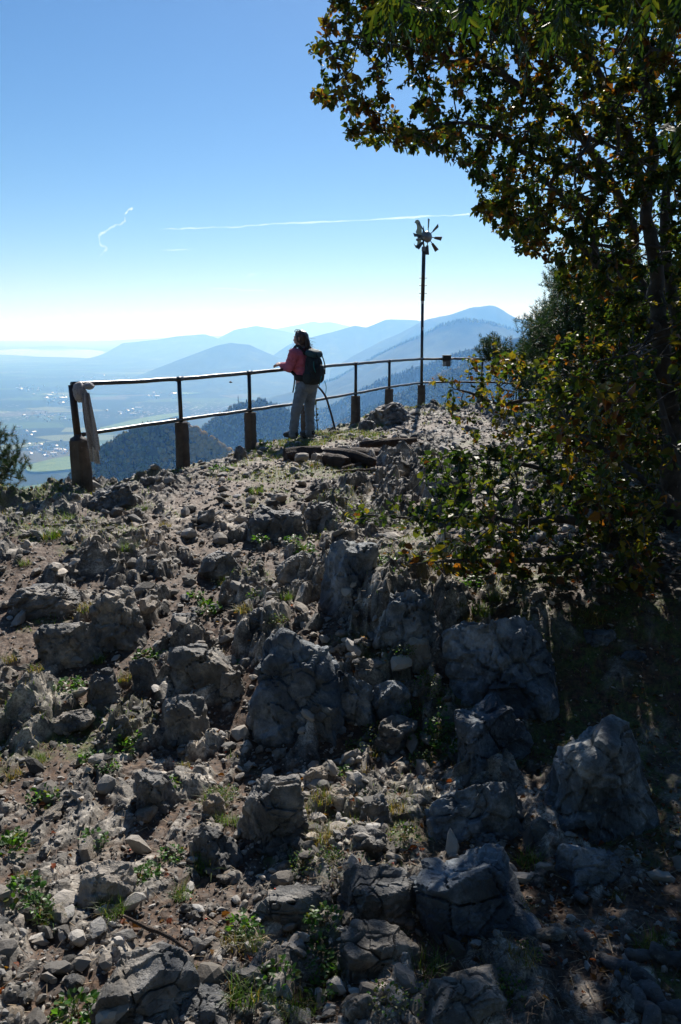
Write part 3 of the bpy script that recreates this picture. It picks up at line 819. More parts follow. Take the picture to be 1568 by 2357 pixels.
# ------------------------------------------------------------------ contrails, high above the haze
def contrail(pts, Y, wid, seed, label, tau, gaps=0.0):
    P = np.array([at_y(px, py, Y) for px, py in pts])
    P = smooth_path(P, 8)
    s = Y / F
    k = np.arange(len(P))
    rad = 0.5 * wid * s * np.clip(0.75 + 0.6 * fbm2(k * 0.31, k * 0 + seed, 3, seed), 0.4, 2)
    rad = rad * np.clip(np.minimum(k, len(P) - 1 - k) / 4.0, 0.1, 1)
    P = P + np.stack([k * 0, k * 0, fbm2(k * 0.45, k * 0 + 3 + seed, 3, seed + 1) * wid * s * 0.55], 1)
    m = bpy.data.materials.new('contrail vapour'); m.use_nodes = True
    N, L = m.node_tree.nodes, m.node_tree.links
    N.remove(N['Principled BSDF'])
    v = N.new('ShaderNodeVolumePrincipled'); v.inputs['Color'].default_value = (1, 1, 1, 1); v.inputs['Absorption Color'].default_value = (1, 1, 1, 1)
    v.inputs['Density Attribute'].default_value = ''; v.inputs['Density'].default_value = tau / (wid * s); v.inputs['Anisotropy'].default_value = 0.65
    L.new(v.outputs[0], N['Material Output'].inputs['Volume'])
    mb = MB(); mb.tube(P, rad, 10)
    tag(mb.build('contrail', m, smooth=True), label, 'contrail')

contrail([(229, 592), (236, 583), (246, 571), (232, 562), (229, 548), (230, 540), (246, 534)], 30000, 6, 1, 'crumpled lower half of the zigzag vapour trail on the left', 0.32)
contrail([(231, 538), (237, 535), (252, 526), (266, 519), (282, 514), (288, 507), (286, 500)], 30000, 6, 2, 'upper half of the bent vapour trail on the left', 0.32)
contrail([(286, 493), (292, 487), (300, 481), (308, 477)], 30000, 6, 7, 'short torn wisp at the top of the zigzag vapour trail', 0.6)
contrail([(366, 528), (400, 526.5), (440, 526), (500, 523.5), (560, 521), (600, 518), (640, 514), (720, 511.5), (800, 509), (900, 503), (1000, 498), (1060, 495), (1110, 492), (1180, 488)], 30000, 4.5, 3, 'long thin white contrail stretching level across the sky', 0.33)
contrail([(368, 575.5), (395, 575), (420, 575), (450, 575)], 30000, 3.5, 4, 'short faint contrail below the long one', 0.25)
contrail([(470, 662), (520, 665), (580, 668), (632, 671)], 30000, 4.5, 5, 'faint low contrail above the distant mountains', 0.25)
contrail([(562, 641), (575, 634), (592, 629)], 30000, 6, 6, 'small faint wisp of cloud above the low contrail', 0.15)

# ------------------------------------------------------------------ air
mb = MB(); mb.box((0, 20000, -235), (150000, 116000, 1190))
m = bpy.data.materials.new('valley haze'); m.use_nodes = True
N, L = m.node_tree.nodes, m.node_tree.links
N.remove(N['Principled BSDF'])
v = N.new('ShaderNodeVolumePrincipled')
v.inputs['Color'].default_value = (0.21, 0.49, 1.0, 1)
v.inputs['Absorption Color'].default_value = (1, 1, 1, 1)
v.inputs['Density Attribute'].default_value = ''
v.inputs['Density'].default_value = 0.000104
v.inputs['Anisotropy'].default_value = 0.38
L.new(v.outputs[0], N['Material Output'].inputs['Volume'])
tag(mb.build('haze', m), kind='stuff')
# ------------------------------------------------------------------ boulders, each where it lies
def place_rock(name, label, cat, cx, top, base, wpx, seed, m, depth=0.7, yaw=0.0, tilt=0.0, bury=0.34, sub=5, group=None, **kw):
    p = gpix(cx, base)
    dist = p[1] * CP + (CAMZ - p[2]) * SP
    wm = wpx * dist / F
    d = wm * depth
    zt = at_y(cx, top, p[1] + d * 0.45)[2]
    h = min(max(zt - p[2], 0.22 * wm), 1.02 * wm)
    H = h / (1 - bury)
    me = rock_mesh(name, seed, (wm * 1.04, d, H), sub, m=m, **kw)
    o = link(name, me, None, (p[0], p[1] + d * 0.42, p[2] + h - H / 2))
    o.rotation_euler = (tilt, tilt * 0.8 - 0.06, yaw)
    return tag(o, label, cat, group)

BLD = [
 # cx, top, base, width, material, depth, label, extra
 (665, 1405, 1690, 225, M_SHADED, 0.75, 'largest dark grey boulder in the middle, with a smooth rounded crown', dict(rough=0.035, cracks=0.035, soft=0.07)),
 (820, 1425, 1665, 110, M_SHADED, 0.8, 'tall cracked slab standing against the right side of the largest boulder', dict(rough=0.04, cracks=0.07)),
 (635, 1545, 1700, 130, M_SHADED, 0.6, 'wedge of grey rock leaning against the front of the largest boulder', dict(rough=0.03, cracks=0.05)),
 (738, 1590, 1705, 110, M_SHADED, 0.6, 'rounded dark lump at the lower right foot of the largest boulder', dict(rough=0.05)),
 (1172, 1395, 1640, 255, M_SHADED, 0.8, 'broad knobbly outcrop in shade below the mossy ledge on the right', dict(rough=0.085, cracks=0.055)),
 (1130, 1590, 1785, 200, M_SHADED, 0.7, 'dark block under the knobbly outcrop, with a flat upper shelf', dict(rough=0.05, flat_top=0.35)),
 (1395, 1560, 1935, 275, M_SHADED, 0.75, 'huge pitted blue-grey boulder with white lichen at the far right', dict(rough=0.085, cracks=0.03, soft=0.08)),
 (1108, 1795, 1940, 225, M_SHADED, 0.65, 'long smooth block in deep shade with a jagged lower edge', dict(rough=0.04, cracks=0.04)),
 (850, 1905, 1990, 122, M_ROCK, 0.7, 'squarish stone block with a sunlit flat top beside the brown litter', dict(rough=0.04, flat_top=0.25)),
 (865, 1990, 2125, 180, M_ROCK, 0.6, 'pale fan-shaped boulder split by two upright cracks', dict(rough=0.03, cracks=0.06)),
 (1095, 1975, 2165, 262, M_SHADED, 0.75, 'wide shaded boulder cut by a deep slanting crack near the bottom', dict(rough=0.05, cracks=0.075)),
 (660, 2035, 2150, 185, M_ROCK, 0.7, 'flat-topped rough grey slab with a red berry on it', dict(rough=0.04, flat_top=0.3)),
 (235, 1995, 2098, 132, M_PALE, 0.7, 'pale angular boulder with a hairline crack among gravel', dict(rough=0.02, cracks=0.02)),
 (320, 2205, 2385, 268, M_ROCK, 0.8, 'large folded limestone boulder below the dry twig', dict(rough=0.07, cracks=0.06)),
 (865, 2135, 2262, 205, M_ROCK, 0.6, 'low cracked ledge of rock beside the pale fan-shaped boulder', dict(rough=0.05, cracks=0.06, flat_top=0.35)),
 (1075, 2235, 2400, 240, M_ROCK, 0.7, 'grey boulder with a sunlit left shoulder at the bottom edge', dict(rough=0.05, cracks=0.04)),
 (628, 1735, 1965, 172, M_ROCK, 0.75, 'steep pitted boulder with a knobbly sunlit top and a small cushion herb at its side', dict(rough=0.075, cracks=0.05)),
 (345, 1730, 1885, 108, M_ROCK, 0.8, 'upright smooth-faced boulder with a brown underside', dict(rough=0.03)),
 (278, 1770, 1895, 44, M_ROCK, 0.9, 'narrow dark flake standing beside the smooth-faced boulder', dict(rough=0.05)),
 (480, 1890, 2003, 130, M_ROCK, 0.6, 'tilted grey slab split by a crack, below the pitted boulder', dict(rough=0.03, cracks=0.06)),
 (492, 1815, 1890, 62, M_PALE, 0.5, 'pale flat-faced stone leaning on the pitted boulder', dict(rough=0.02)),
 (455, 1470, 1605, 165, M_ROCK, 0.8, 'grey ribbed outcrop left of the largest boulder', dict(rough=0.06, cracks=0.07)),
 (535, 1490, 1600, 62, M_PALE, 0.7, 'pale square-edged stones wedged beside the largest boulder', dict(rough=0.03, cracks=0.08)),
 (948, 1330, 1482, 140, M_SHADED, 0.8, 'dark outcrop topped with herbs above the white stone', dict(rough=0.06, cracks=0.07)),
 (895, 1375, 1480, 70, M_SHADED, 0.8, 'small dark buttress left of the herb-topped outcrop', dict(rough=0.06, cracks=0.07)),
 (810, 1200, 1395, 130, M_SHADED, 0.9, 'steep dark crag leaning left in front of the granite stump', dict(rough=0.075, cracks=0.06)),
 (915, 1655, 1730, 122, M_ROCK, 0.6, 'rough brick-shaped rock catching the sun on its ridged top', dict(rough=0.05, flat_top=0.3)),
 (968, 1465, 1532, 84, M_PALE, 0.7, 'bright white heart-shaped stone lodged in the dark crevice', dict(rough=0.02, cracks=0.015)),
 (1365, 1945, 2055, 150, M_SHADED, 0.7, 'shaded rock with a white corner among pine litter', dict(rough=0.06)),
 (450, 2285, 2380, 165, M_ROCK, 0.7, 'rounded ridge-backed rock cut off by the bottom edge', dict(rough=0.05, cracks=0.05)),
 (825, 2285, 2380, 78, M_ROCK, 0.8, 'small blunt rock at the bottom, left of the sunlit-shouldered boulder', dict(rough=0.05)),
 (905, 1480, 1655, 92, M_SHADED, 0.8, 'narrow shaded buttress under the white stone', dict(rough=0.05, cracks=0.06)),
 (1118, 1920, 1968, 88, M_SHADED, 0.6, 'small pale-edged shard below the long smooth block', dict(rough=0.04)),
 (725, 1762, 1820, 72, M_PALE, 0.8, 'pale knobbly stone above the brown leaf litter', dict(rough=0.06)),
 (778, 1813, 1872, 64, M_PALE, 0.8, 'cream egg-shaped stone with a crack, on leaf litter', dict(rough=0.02, cracks=0.03, soft=0.08)),
 (868, 1828, 1902, 72, M_ROCK, 0.8, 'grey pointed stone above the squarish block', dict(rough=0.05)),
 (1258, 1880, 1955, 66, M_SHADED, 0.7, 'pale split stone at the foot of the huge pitted boulder', dict(rough=0.04, cracks=0.05)),
 (1240, 1352, 1392, 62, M_PALE, 0.8, 'flat pale stone lying on top of the knobbly outcrop', dict(rough=0.03, flat_top=0.4)),
 (250, 1360, 1482, 130, M_ROCK, 0.9, 'long leaning outcrop of dark strata on the left slope', dict(rough=0.07, cracks=0.06)),
 (140, 1420, 1530, 130, M_ROCK, 0.9, 'dark slanting ledge of strata near the left edge', dict(rough=0.07, cracks=0.06)),
 (472, 1158, 1215, 42, M_ROCK, 0.8, 'pointed stone standing up alone beside the gravel path', dict(rough=0.05)),
 (620, 1168, 1242, 150, M_ROCK, 0.7, 'dark jagged outcrop in the middle of the gravel', dict(rough=0.08, cracks=0.06)),
 (740, 1155, 1215, 90, M_ROCK, 0.8, 'rough sunlit rock right of the jagged outcrop', dict(rough=0.07)),
 (255, 1105, 1166, 105, M_ROCK, 0.8, 'rugged rock at the foot of the post with the scarf', dict(rough=0.08, cracks=0.06)),
 (345, 1092, 1120, 62, M_ROCK, 0.8, 'bumpy grey rock between the two nearest railing posts', dict(rough=0.07)),
 (885, 930, 978, 105, M_ROCK, 0.9, 'rocky knoll beside the far railing posts', dict(rough=0.09, cracks=0.06)),
 (845, 960, 992, 50, M_ROCK, 0.8, 'dark rock hugging the foot of a concrete post', dict(rough=0.08)),
 (785, 1022, 1058, 60, M_PALE, 0.8, 'pale angular rock behind the broken tree trunk', dict(rough=0.04)),
 (740, 1035, 1066, 44, M_PALE, 0.8, 'pinkish stone wedged between the two log ends', dict(rough=0.05)),
 (555, 1010, 1062, 36, M_ROCK, 0.8, 'small dark rock on the grassy rim by the third post', dict(rough=0.06)),
 (85, 1345, 1410, 150, M_ROCK, 0.8, 'dark crumbling outcrop at the left edge under the pine', dict(rough=0.09, cracks=0.06)),
 (425, 1405, 1470, 80, M_ROCK, 0.8, 'small grey rib of rock above the ribbed outcrop', dict(rough=0.07, cracks=0.06)),
 (600, 1385, 1450, 85, M_ROCK, 0.8, 'rounded rock topped with dry grass behind the largest boulder', dict(rough=0.05)),
 (690, 1270, 1330, 110, M_ROCK, 0.8, 'low pale outcrop on the slope above the largest boulder', dict(rough=0.08, cracks=0.05)),
 (500, 1265, 1320, 95, M_ROCK, 0.9, 'bluish leaning strata left of the low pale outcrop', dict(rough=0.07, cracks=0.06)),
 (230, 1535, 1625, 75, M_ROCK, 0.8, 'leaning grey stone below the long dark outcrop', dict(rough=0.06, cracks=0.04)),
 (330, 1500, 1590, 70, M_ROCK, 0.8, 'squat grey stone between the leaning stone and the ribbed outcrop', dict(rough=0.06)),
 (410, 1600, 1705, 110, M_ROCK, 0.8, 'grey outcrop with a pale base below the ribbed outcrop', dict(rough=0.07, cracks=0.06)),
 (280, 1640, 1700, 50, M_ROCK, 0.8, 'small upright stone left of the pale-based outcrop', dict(rough=0.05)),
 (155, 1630, 1680, 90, M_ROCK, 0.8, 'flat brownish rock on the dry earth at the left', dict(rough=0.05, flat_top=0.4)),
 (1375, 1440, 1490, 95, M_SHADED, 0.7, 'half-buried dark stone on the shaded earth at the right', dict(rough=0.05)),
 (1440, 1500, 1545, 110, M_SHADED, 0.7, 'low dark stone just above the huge pitted boulder', dict(rough=0.05)),
]
RNDR = random.Random(3)
for k, (cx_, tp, bs, wd, m_, dp, lab, kw) in enumerate(BLD):
    sub = 6 if wd > 170 else 5
    place_rock('boulder' if wd > 95 else 'rock', lab, 'boulder' if wd > 95 else 'rock', cx_, tp, bs, wd, 100 + k, m_, dp, RNDR.uniform(-0.6, 0.6), RNDR.uniform(-0.26, 0.16), sub=sub, **kw)

# ------------------------------------------------------------------ loose stones and rubble
rgs = np.random.default_rng(77)
protoS = [rock_mesh('stone', 300 + k, (1.0, rgs.uniform(0.6, 0.95), rgs.uniform(0.45, 0.8)), 3, int(rgs.integers(14, 22)), 0.07, 0.012, 0.0, foot=0.0, block=0.07, cut=(0.50, 0.80), m=(M_PALE if k % 3 else M_ROCK)) for k in range(14)]
def pick(n, rmin, rmax, amax=33, bias=1.0):
    a = np.radians(rgs.uniform(-amax, amax, n)); r = np.exp(rgs.uniform(math.log(rmin), math.log(rmax), n))
    x, y = r * np.sin(a), r * np.cos(a)
    ok = (edge_dist(x, y) < 0.1)
    return x[ok], y[ok], r[ok]
x, y, r = pick(430, 1.45, 9.0, 27)
keep = (rgs.uniform(size=len(x)) < np.where((x > 0.15) & (y < 4.5), 0.30, 1.0))
x, y, r = x[keep][:285], y[keep][:285], r[keep][:285]
z = gz(x, y)
for k in range(len(x)):
    o = link('stone', protoS[k % 14], None, (x[k], y[k], z[k] + 0.005))
    s = float(np.clip(0.055 * np.exp(rgs.normal() * 0.45), 0.025, 0.15)) * (0.75 + 0.12 * r[k])
    o.scale = (s, s, s); o.rotation_euler = (rgs.uniform(-0.5, 0.5), rgs.uniform(-0.5, 0.5), rgs.uniform(0, 6.28))
    tag(o, 'small loose limestone lying among the rubble of the summit', 'stone', 'loose stones lying on the summit')

def scatter(name, protos, x, y, z, s, m, cols=None, upright=0.6, attrs=True):
    """many small pieces joined into one mesh"""
    n = len(x); which = rgs.integers(len(protos), size=n)
    Vs, Ts, Cs = [], [], []; b = 0
    ea = rgs.uniform(0, 2 * np.pi, n); tx = rgs.uniform(-upright, upright, n); ty = rgs.uniform(-upright, upright, n)
    for w_ in range(len(protos)):
        i = np.where(which == w_)[0]
        if not len(i): continue
        V, T = protos[w_]
        P = V[None] * s[i][:, None, None]
        cx_, sx_ = np.cos(tx[i])[:, None], np.sin(tx[i])[:, None]
        Y, Z = P[..., 1] * cx_ - P[..., 2] * sx_, P[..., 1] * sx_ + P[..., 2] * cx_
        cy2, sy2 = np.cos(ty[i])[:, None], np.sin(ty[i])[:, None]
        X, Z = P[..., 0] * cy2 + Z * sy2, -P[..., 0] * sy2 + Z * cy2
        ce, se = np.cos(ea[i])[:, None], np.sin(ea[i])[:, None]
        Q = np.stack([X * ce - Y * se + x[i][:, None], X * se + Y * ce + y[i][:, None], Z + z[i][:, None]], -1)
        Vs.append(Q.reshape(-1, 3)); k = np.arange(len(i)) * len(V)
        Ts.append((T[None] + k[:, None, None] + b).reshape(-1, T.shape[1])); b += len(i) * len(V)
        if cols is not None: Cs.append(np.repeat(cols[i], len(V), axis=0))
    me = mesh_np(name, np.concatenate(Vs), np.concatenate(Ts), False, {'col': np.concatenate(Cs)} if cols is not None else None, [m])
    return tag(link(name, me), kind='stuff')

def pebble_np(seed, sub):
    me = rock_mesh('tmp', seed, (1.3, rgs.uniform(0.7, 1.2), rgs.uniform(0.4, 0.8)), sub, int(rgs.integers(8, 12)), 0.01, 0.0, 0.0, block=0.0, foot=0.0, cut=(0.38, 0.75))
    V = np.empty(len(me.vertices) * 3, np.float32); me.vertices.foreach_get('co', V)
    T = ico(sub)[1]; bpy.data.meshes.remove(me)
    return V.reshape(-1, 3).astype(float), T
peb2 = [pebble_np(400 + k, 2) for k in range(10)]
peb1 = [pebble_np(450 + k, 1) for k in range(10)]
M_PEB = mat('rubble chips', (1, 1, 1), 0.8, attr='col', bump=0.5, bscale=80, noise=None)
def tone(n):
    t = np.clip(rgs.normal(0.22, 0.11, n), 0.04, 0.55)[:, None]
    w_ = rgs.uniform(0.0, 1.0, n)[:, None]
    return t * (np.array([[1.12, 0.98, 0.82]]) * w_ + np.array([[1.03, 1.0, 0.95]]) * (1 - w_))
x, y, r = pick(13000, 1.25, 17, 32)
keep = rgs.uniform(size=len(x)) < np.where((x > 0.2) & (y < 4.8), 0.35, 1.0) * np.clip(0.5 + fbm2(x * 1.1, y * 1.1, 3, 87) * 1.9 + 0.8 * np.exp(-((x - (-1.5 + (y - 6.0) * 0.24)) / 0.8) ** 2) * (y > 5) + 0.7 * (y > 8), 0.05, 1)
x, y, r = x[keep], y[keep], r[keep]
s = np.clip(0.030 * np.exp(rgs.normal(size=len(x)) * 0.62), 0.009, 0.12) * (0.65 + 0.10 * r)
scatter('rubble', peb2, x, y, gz(x, y) + s * 0.12, s, M_PEB, tone(len(x)))
x, y, r = pick(34000, 1.25, 17, 32)
keep = rgs.uniform(size=len(x)) < np.where((x > 0.2) & (y < 4.8), 0.4, 1.0)
x, y, r = x[keep], y[keep], r[keep]
s = np.clip(0.011 * np.exp(rgs.normal(size=len(x)) * 0.4), 0.005, 0.03) * (0.6 + 0.2 * r)
scatter('gravel', peb1, x, y, gz(x, y) + s * 0.15, s, M_PEB, tone(len(x)))
# ------------------------------------------------------------------ railing along the rim
M_PIPE = mat('black painted steel', (0.016, 0.015, 0.015), 0.30, 0.0, noise=[(30, (0.05, 0.028, 0.018), 0.58, 0.7)], bump=0.15, bscale=90, spec=0.7)
M_RUSTY = mat('rusty steel post', (0.030, 0.022, 0.018), 0.45, 0.0, noise=[(40, (0.075, 0.036, 0.02), 0.5, 0.66)], bump=0.2, bscale=90, spec=0.5)
M_CONC = mat('mossy concrete', (0.12, 0.092, 0.070), 0.9, noise=[(6, (0.06, 0.046, 0.036), 0.42, 0.62), (28, (0.24, 0.21, 0.175), 0.62, 0.76), (9, (0.035, 0.032, 0.02), 0.60, 0.72)], bump=0.6, bscale=70)
PA, PB = np.array([-2.63, 8.0]), np.array([1.63, 16.0])

def on_line(px, a, b):
    """the point of the plan line a-b seen in picture column px (small correction for the tilt of the view)"""
    best = None
    for t in np.linspace(-0.2, 1.3, 3001):
        q = a + (b - a) * t
        e = abs(q[0] / (q[1] * CP + 0.9 * SP) - (px - CX) / F)
        if best is None or e < best[0]: best = (e, q)
    return best[1]

# px of each post, py of top rail, lower rail, top of concrete, foot
POSTS = [(180, 884, 1001, 1012, 1112), (416, 872, 966, 972, 1080), (575, 858, 944, 949, 1036), (704, 847, 925, 932, 1008), (819, 837, 905, 911, 980), (896, 831, 891, 895, 938), (971, 826, 881, 886, 934)]
rail = thing('railing', 'black pipe railing on concrete posts along the summit rim', 'railing', (PA[0], PA[1], 0))
bx, by = rail.location.x, rail.location.y
def loc(p): return np.array(p) - np.array([bx, by, 0])
tops, mids = [], []
for k, (px, yt, ym, yc, yf) in enumerate(POSTS):
    q = on_line(px, PA, PB)
    zt, zm, zc, zf = [at_y(px, v, q[1])[2] for v in (yt, ym, yc, yf)]
    tops.append((q[0], q[1], zt)); mids.append((q[0], q[1], zm))
    lean = {0: (-0.035, 0.0), 1: (-0.006, 0)}.get(k, (0.0, 0.0))
    if k < 6:
        r_ = 0.036 if k == 0 else 0.025
        mb = MB(); mb.tube([loc((q[0] + lean[0] * 0.3, q[1], zc - 0.06)), loc((q[0] + lean[0], q[1], zt - 0.01))], r_, 12)
        if k == 0: mb.lathe([(0.085, 0), (0.075, 0.018), (0.042, 0.035), (0.037, 0.06)], 14, loc((q[0] + lean[0] * 0.3, q[1], zc)))
        mb.build('post', M_RUSTY if k == 0 else M_PIPE, rail, smooth=True)
    # concrete foot: an eight-sided pillar with chipped, slightly uneven faces
    g = min(float(gz(q[0], q[1])[0]), zf) - 0.25
    w_ = 0.088 if k == 0 else 0.070
    n_ = 28; prof = np.concatenate([np.linspace(g, zc - 0.02, 11), [zc - 0.010, zc - 0.004, zc]])
    a = np.linspace(0, 2 * np.pi, n_, endpoint=False)
    V = []
    for z_ in prof:
        sq = 1.0 / np.maximum(np.abs(np.cos(a)), np.abs(np.sin(a))) ** 0.55
        f = w_ * sq * (1.04 - 0.05 * (z_ - g) / (zc - g)) * (1 - 0.10 * sstep(zc - 0.016, zc, z_))
        nz = 0.006 * fbm3(np.cos(a) * 3 + k, np.sin(a) * 3, a * 0 + z_ * 9, 3, 60 + k)
        V.append(np.stack([(f + nz) * np.cos(a), (f + nz) * np.sin(a), a * 0 + z_], 1))
    V = np.concatenate(V); i = np.arange(n_); j = (i + 1) % n_
    Q = np.concatenate([np.stack([i + r * n_, j + r * n_, j + (r + 1) * n_, i + (r + 1) * n_], 1) for r in range(13)])
    ang = math.atan2(PB[1] - PA[1], PB[0] - PA[0]); c, s = math.cos(ang), math.sin(ang)
    V = np.c_[V[:, 0] * c - V[:, 1] * s, V[:, 0] * s + V[:, 1] * c, V[:, 2]] + loc((q[0], q[1], 0))
    V = np.concatenate([V, [loc((q[0], q[1], zc))]])
    Tt = np.stack([i + 13 * n_, j + 13 * n_, i * 0 + len(V) - 1], 1)
    link('concrete_post', mesh_np('concrete_post', V, [Q, Tt], False, None, [M_CONC]), rail)

def wavy(P, n=14, amp=0.006, seed=0):
    P = smooth_path(np.array(P), n)
    k = np.arange(len(P))
    P[:, 2] += amp * fbm2(k * 0.35, k * 0 + seed, 3, seed) * 2
    return P
lead = np.array(tops[0]); ld = np.array(mids[0])
mb = MB(); mb.tube(np.array([loc(p) for p in wavy([lead + [-0.035, 0, 0]] + tops[1:], 14, 0.003, 1)]), 0.024, 12); mb.build('top_rail', M_PIPE, rail, smooth=True)
mb = MB(); mb.tube(np.array([loc(p) for p in wavy([ld] + mids[1:], 14, 0.003, 2)]), 0.021, 12); mb.build('middle_rail', M_PIPE, rail, smooth=True)
for (px, yt, ym, yc, yf), tp_ in zip(POSTS[1:6], tops[1:6]):
    mb = MB(); d_ = (PB - PA) / np.linalg.norm(PB - PA) * 0.06
    mb.tube([loc((tp_[0] - d_[0], tp_[1] - d_[1], tp_[2] - 0.003)), loc((tp_[0] + d_[0], tp_[1] + d_[1], tp_[2] + 0.001))], 0.0285, 12); mb.build('joint_sleeve', M_PIPE, rail, smooth=True)
# the bent stay behind the walker
Yb = on_line(735, PA, PB)[1] + 0.05
st = [at_y(px, py, Yb + dy) for px, py, dy in ((722, 886, 0), (734, 892, 0.02), (745, 905, 0.04), (752, 918, 0.05), (757, 935, 0.05), (763, 955, 0.02), (770, 982, -0.05), (773, 995, -0.08))]
mb = MB(); mb.tube(np.array([loc(p) for p in smooth_path(st, 5)]), 0.016, 10); mb.build('bent_stay', M_RUSTY, rail, smooth=True)
# the run to the right of the wind wheel
rr2 = thing('railing', 'short level railing run right of the wind wheel, partly behind leaves', 'railing', (tops[6][0], tops[6][1], 0))
bx, by = rr2.location.x, rr2.location.y
Pc = at_y(1110, 826, 16.5); Pe = at_y(1420, 830, 17.3)
P0 = np.array(tops[6]); M0 = np.array(mids[6])
mb = MB(); mb.tube(np.array([loc(p) for p in wavy([P0, at_y(1040, 826, 16.25), Pc, at_y(1250, 828, 16.9), Pe], 10, 0.004, 3)]), 0.022, 12); mb.build('top_rail', M_PIPE, rr2, smooth=True)
mb = MB(); mb.tube(np.array([loc(p) for p in wavy([M0, at_y(1040, 879.5, 16.25), at_y(1110, 880, 16.5), at_y(1250, 884, 16.9), at_y(1420, 888, 17.3)], 10, 0.004, 4)]), 0.019, 12); mb.build('middle_rail', M_PIPE, rr2, smooth=True)
for px, Y_ in ((1110, 16.5), (1250, 16.9)):
    zt, zc, zf = [at_y(px, v, Y_)[2] for v in (827, 886, 945)]
    x_ = at_y(px, 850, Y_)[0]
    mb = MB(); mb.tube([loc((x_, Y_, zc - 0.05)), loc((x_, Y_, zt))], 0.022, 10); mb.build('post', M_PIPE, rr2, smooth=True)
    mb = MB(); mb.lathe([(0.11, zf - 0.4), (0.098, zf), (0.09, zc - 0.02), (0.075, zc), (0.0, zc)], 10, loc((x_, Y_, 0))); mb.build('concrete_post', M_CONC, rr2)

# box clamped to the rail
q = at_y(1028, 826, 16.15)
bxo = thing('junction_box', 'small dark box with a clear tray clamped on the far railing', 'box', (q[0], q[1], q[2] - 0.07))
mb = MB(); mb.box((0, 0, 0.085), (0.165, 0.13, 0.10)); mb.box((0, 0, 0.139), (0.178, 0.145, 0.012)); mb.build('lid', mat('dark box lid', (0.02, 0.022, 0.025), 0.3), bxo)
mb = MB(); mb.box((0, 0, -0.02), (0.155, 0.12, 0.108)); mb.build('housing', mat('grey box body', (0.10, 0.11, 0.12), 0.25, spec=0.7), bxo)
mb = MB(); mb.box((-0.04, -0.0625, -0.02), (0.05, 0.005, 0.07)); mb.build('paper_sticker', mat('sticker paper', (0.35, 0.36, 0.36), 0.6), bxo)
mb = MB()
for s_ in (-1, 1): mb.tube([(s_ * 0.078, -0.03, 0.05), (s_ * 0.096, -0.03, 0.03), (s_ * 0.096, -0.03, -0.06), (s_ * 0.06, -0.03, -0.078)], 0.004, 6)
mb.tube([(0.02, -0.02, -0.074), (0.022, -0.02, -0.13)], 0.006, 6); mb.build('bracket', M_PIPE, bxo)

# ------------------------------------------------------------------ wind wheel on its tall pole
Yw = tops[6][1]
foot = at_y(970, 934, Yw); ptop = at_y(976, 571, Yw)
ww = thing('wind_wheel', 'tall dark pole carrying a small metal wind wheel with a crescent tail', 'wind wheel', (foot[0], Yw, foot[2]))
bx, by, bz = foot[0], Yw, foot[2]
def lw(p): return np.array(p) - np.array([bx, by, bz])
pz = ptop[2]
mid_ = at_y(973, 690, Yw)
mb = MB(); mb.tube([lw((foot[0], Yw, foot[2] - 0.2)), lw((mid_[0] - 0.001, Yw, mid_[2]))], 0.029, 14); mb.tube([lw((mid_[0], Yw, mid_[2] - 0.02)), lw(ptop)], 0.037, 14)
mb.build('pole', M_PIPE, ww, smooth=True)
for v in (640, 657.5, 675):
    p = at_y(974 - (v - 640) * 0.02, v, Yw)
    mb = MB(); mb.tube([lw(p) + [-0.075, 0, 0], lw(p) + [0.08, 0, 0]], 0.007, 8); mb.tube([lw(p) + [-0.02, 0.0, 0], lw(p) + [-0.02, -0.05, 0]], 0.009, 8); mb.build('bolt', mat('zinc bolt', (0.05, 0.05, 0.05), 0.5) if 'zinc bolt' not in bpy.data.materials else bpy.data.materials['zinc bolt'], ww)
M_STK = mat('faded sticker', (0.42, 0.44, 0.46), 0.7)
for v, hh in ((694, 0.085), (757, 0.06)):
    p = lw(at_y(973, v, Yw)); n_ = 10
    a = np.linspace(-2.3, -0.85, n_); rr_ = 0.0305
    V = np.concatenate([np.c_[rr_ * np.cos(a), rr_ * np.sin(a), np.full(n_, -hh / 2)], np.c_[rr_ * np.cos(a), rr_ * np.sin(a), np.full(n_, hh / 2)]]) + p
    i = np.arange(n_ - 1); MB().add(V, np.stack([i, i + 1, i + 1 + n_, i + n_], 1)).build('sticker', M_STK, ww)
p = lw(ptop)
mb = MB(); mb.lathe([(0.039, -0.06), (0.044, -0.06), (0.044, 0.02), (0.035, 0.028), (0.016, 0.03)], 16, p); mb.build('pole_cap', mat('cap metal', (0.16, 0.17, 0.18), 0.5, metal=0.3), ww, smooth=False)
hub = lw(at_y(985, 545, Yw - 0.18)); axis = np.array([0.50, -0.86, 0.02]); axis /= np.linalg.norm(axis)
swiv = lw(at_y(974, 549, Yw + 0.0))
M_BLD = mat('weathered blade sheet', (0.085, 0.075, 0.065), 0.45, metal=0.5, noise=[(18, (0.16, 0.13, 0.10), 0.5, 0.7)])
mb = MB(); mb.tube([p + [0, 0, 0.02], swiv], 0.016, 10); mb.lathe([(0.03, -0.03), (0.03, 0.03), (0.012, 0.05), (0.008, 0.06)], 12, swiv); mb.build('swivel', M_RUSTY, ww, smooth=True)
mb = MB(); mb.lathe([(0.028, 0.0), (0.036, 0.02), (0.022, 0.06), (0.012, 0.11), (0.0, 0.185)], 12, swiv + [0.006, 0, 0.06]); mb.build('finial', mat('blue grey spike', (0.12, 0.17, 0.21), 0.4, metal=0.3), ww, smooth=True)
mb = MB(); mb.tube([swiv - axis * 0.20, hub], 0.024, 10); mb.build('shaft', M_RUSTY, ww, smooth=True)
U_ = np.cross([0, 0, 1.0], axis); U_ /= np.linalg.norm(U_); W_ = np.cross(axis, U_)
Mx = np.stack([U_, W_, axis], 1)
hb = ww.copy(); 
bpy.data.objects.remove(hb)
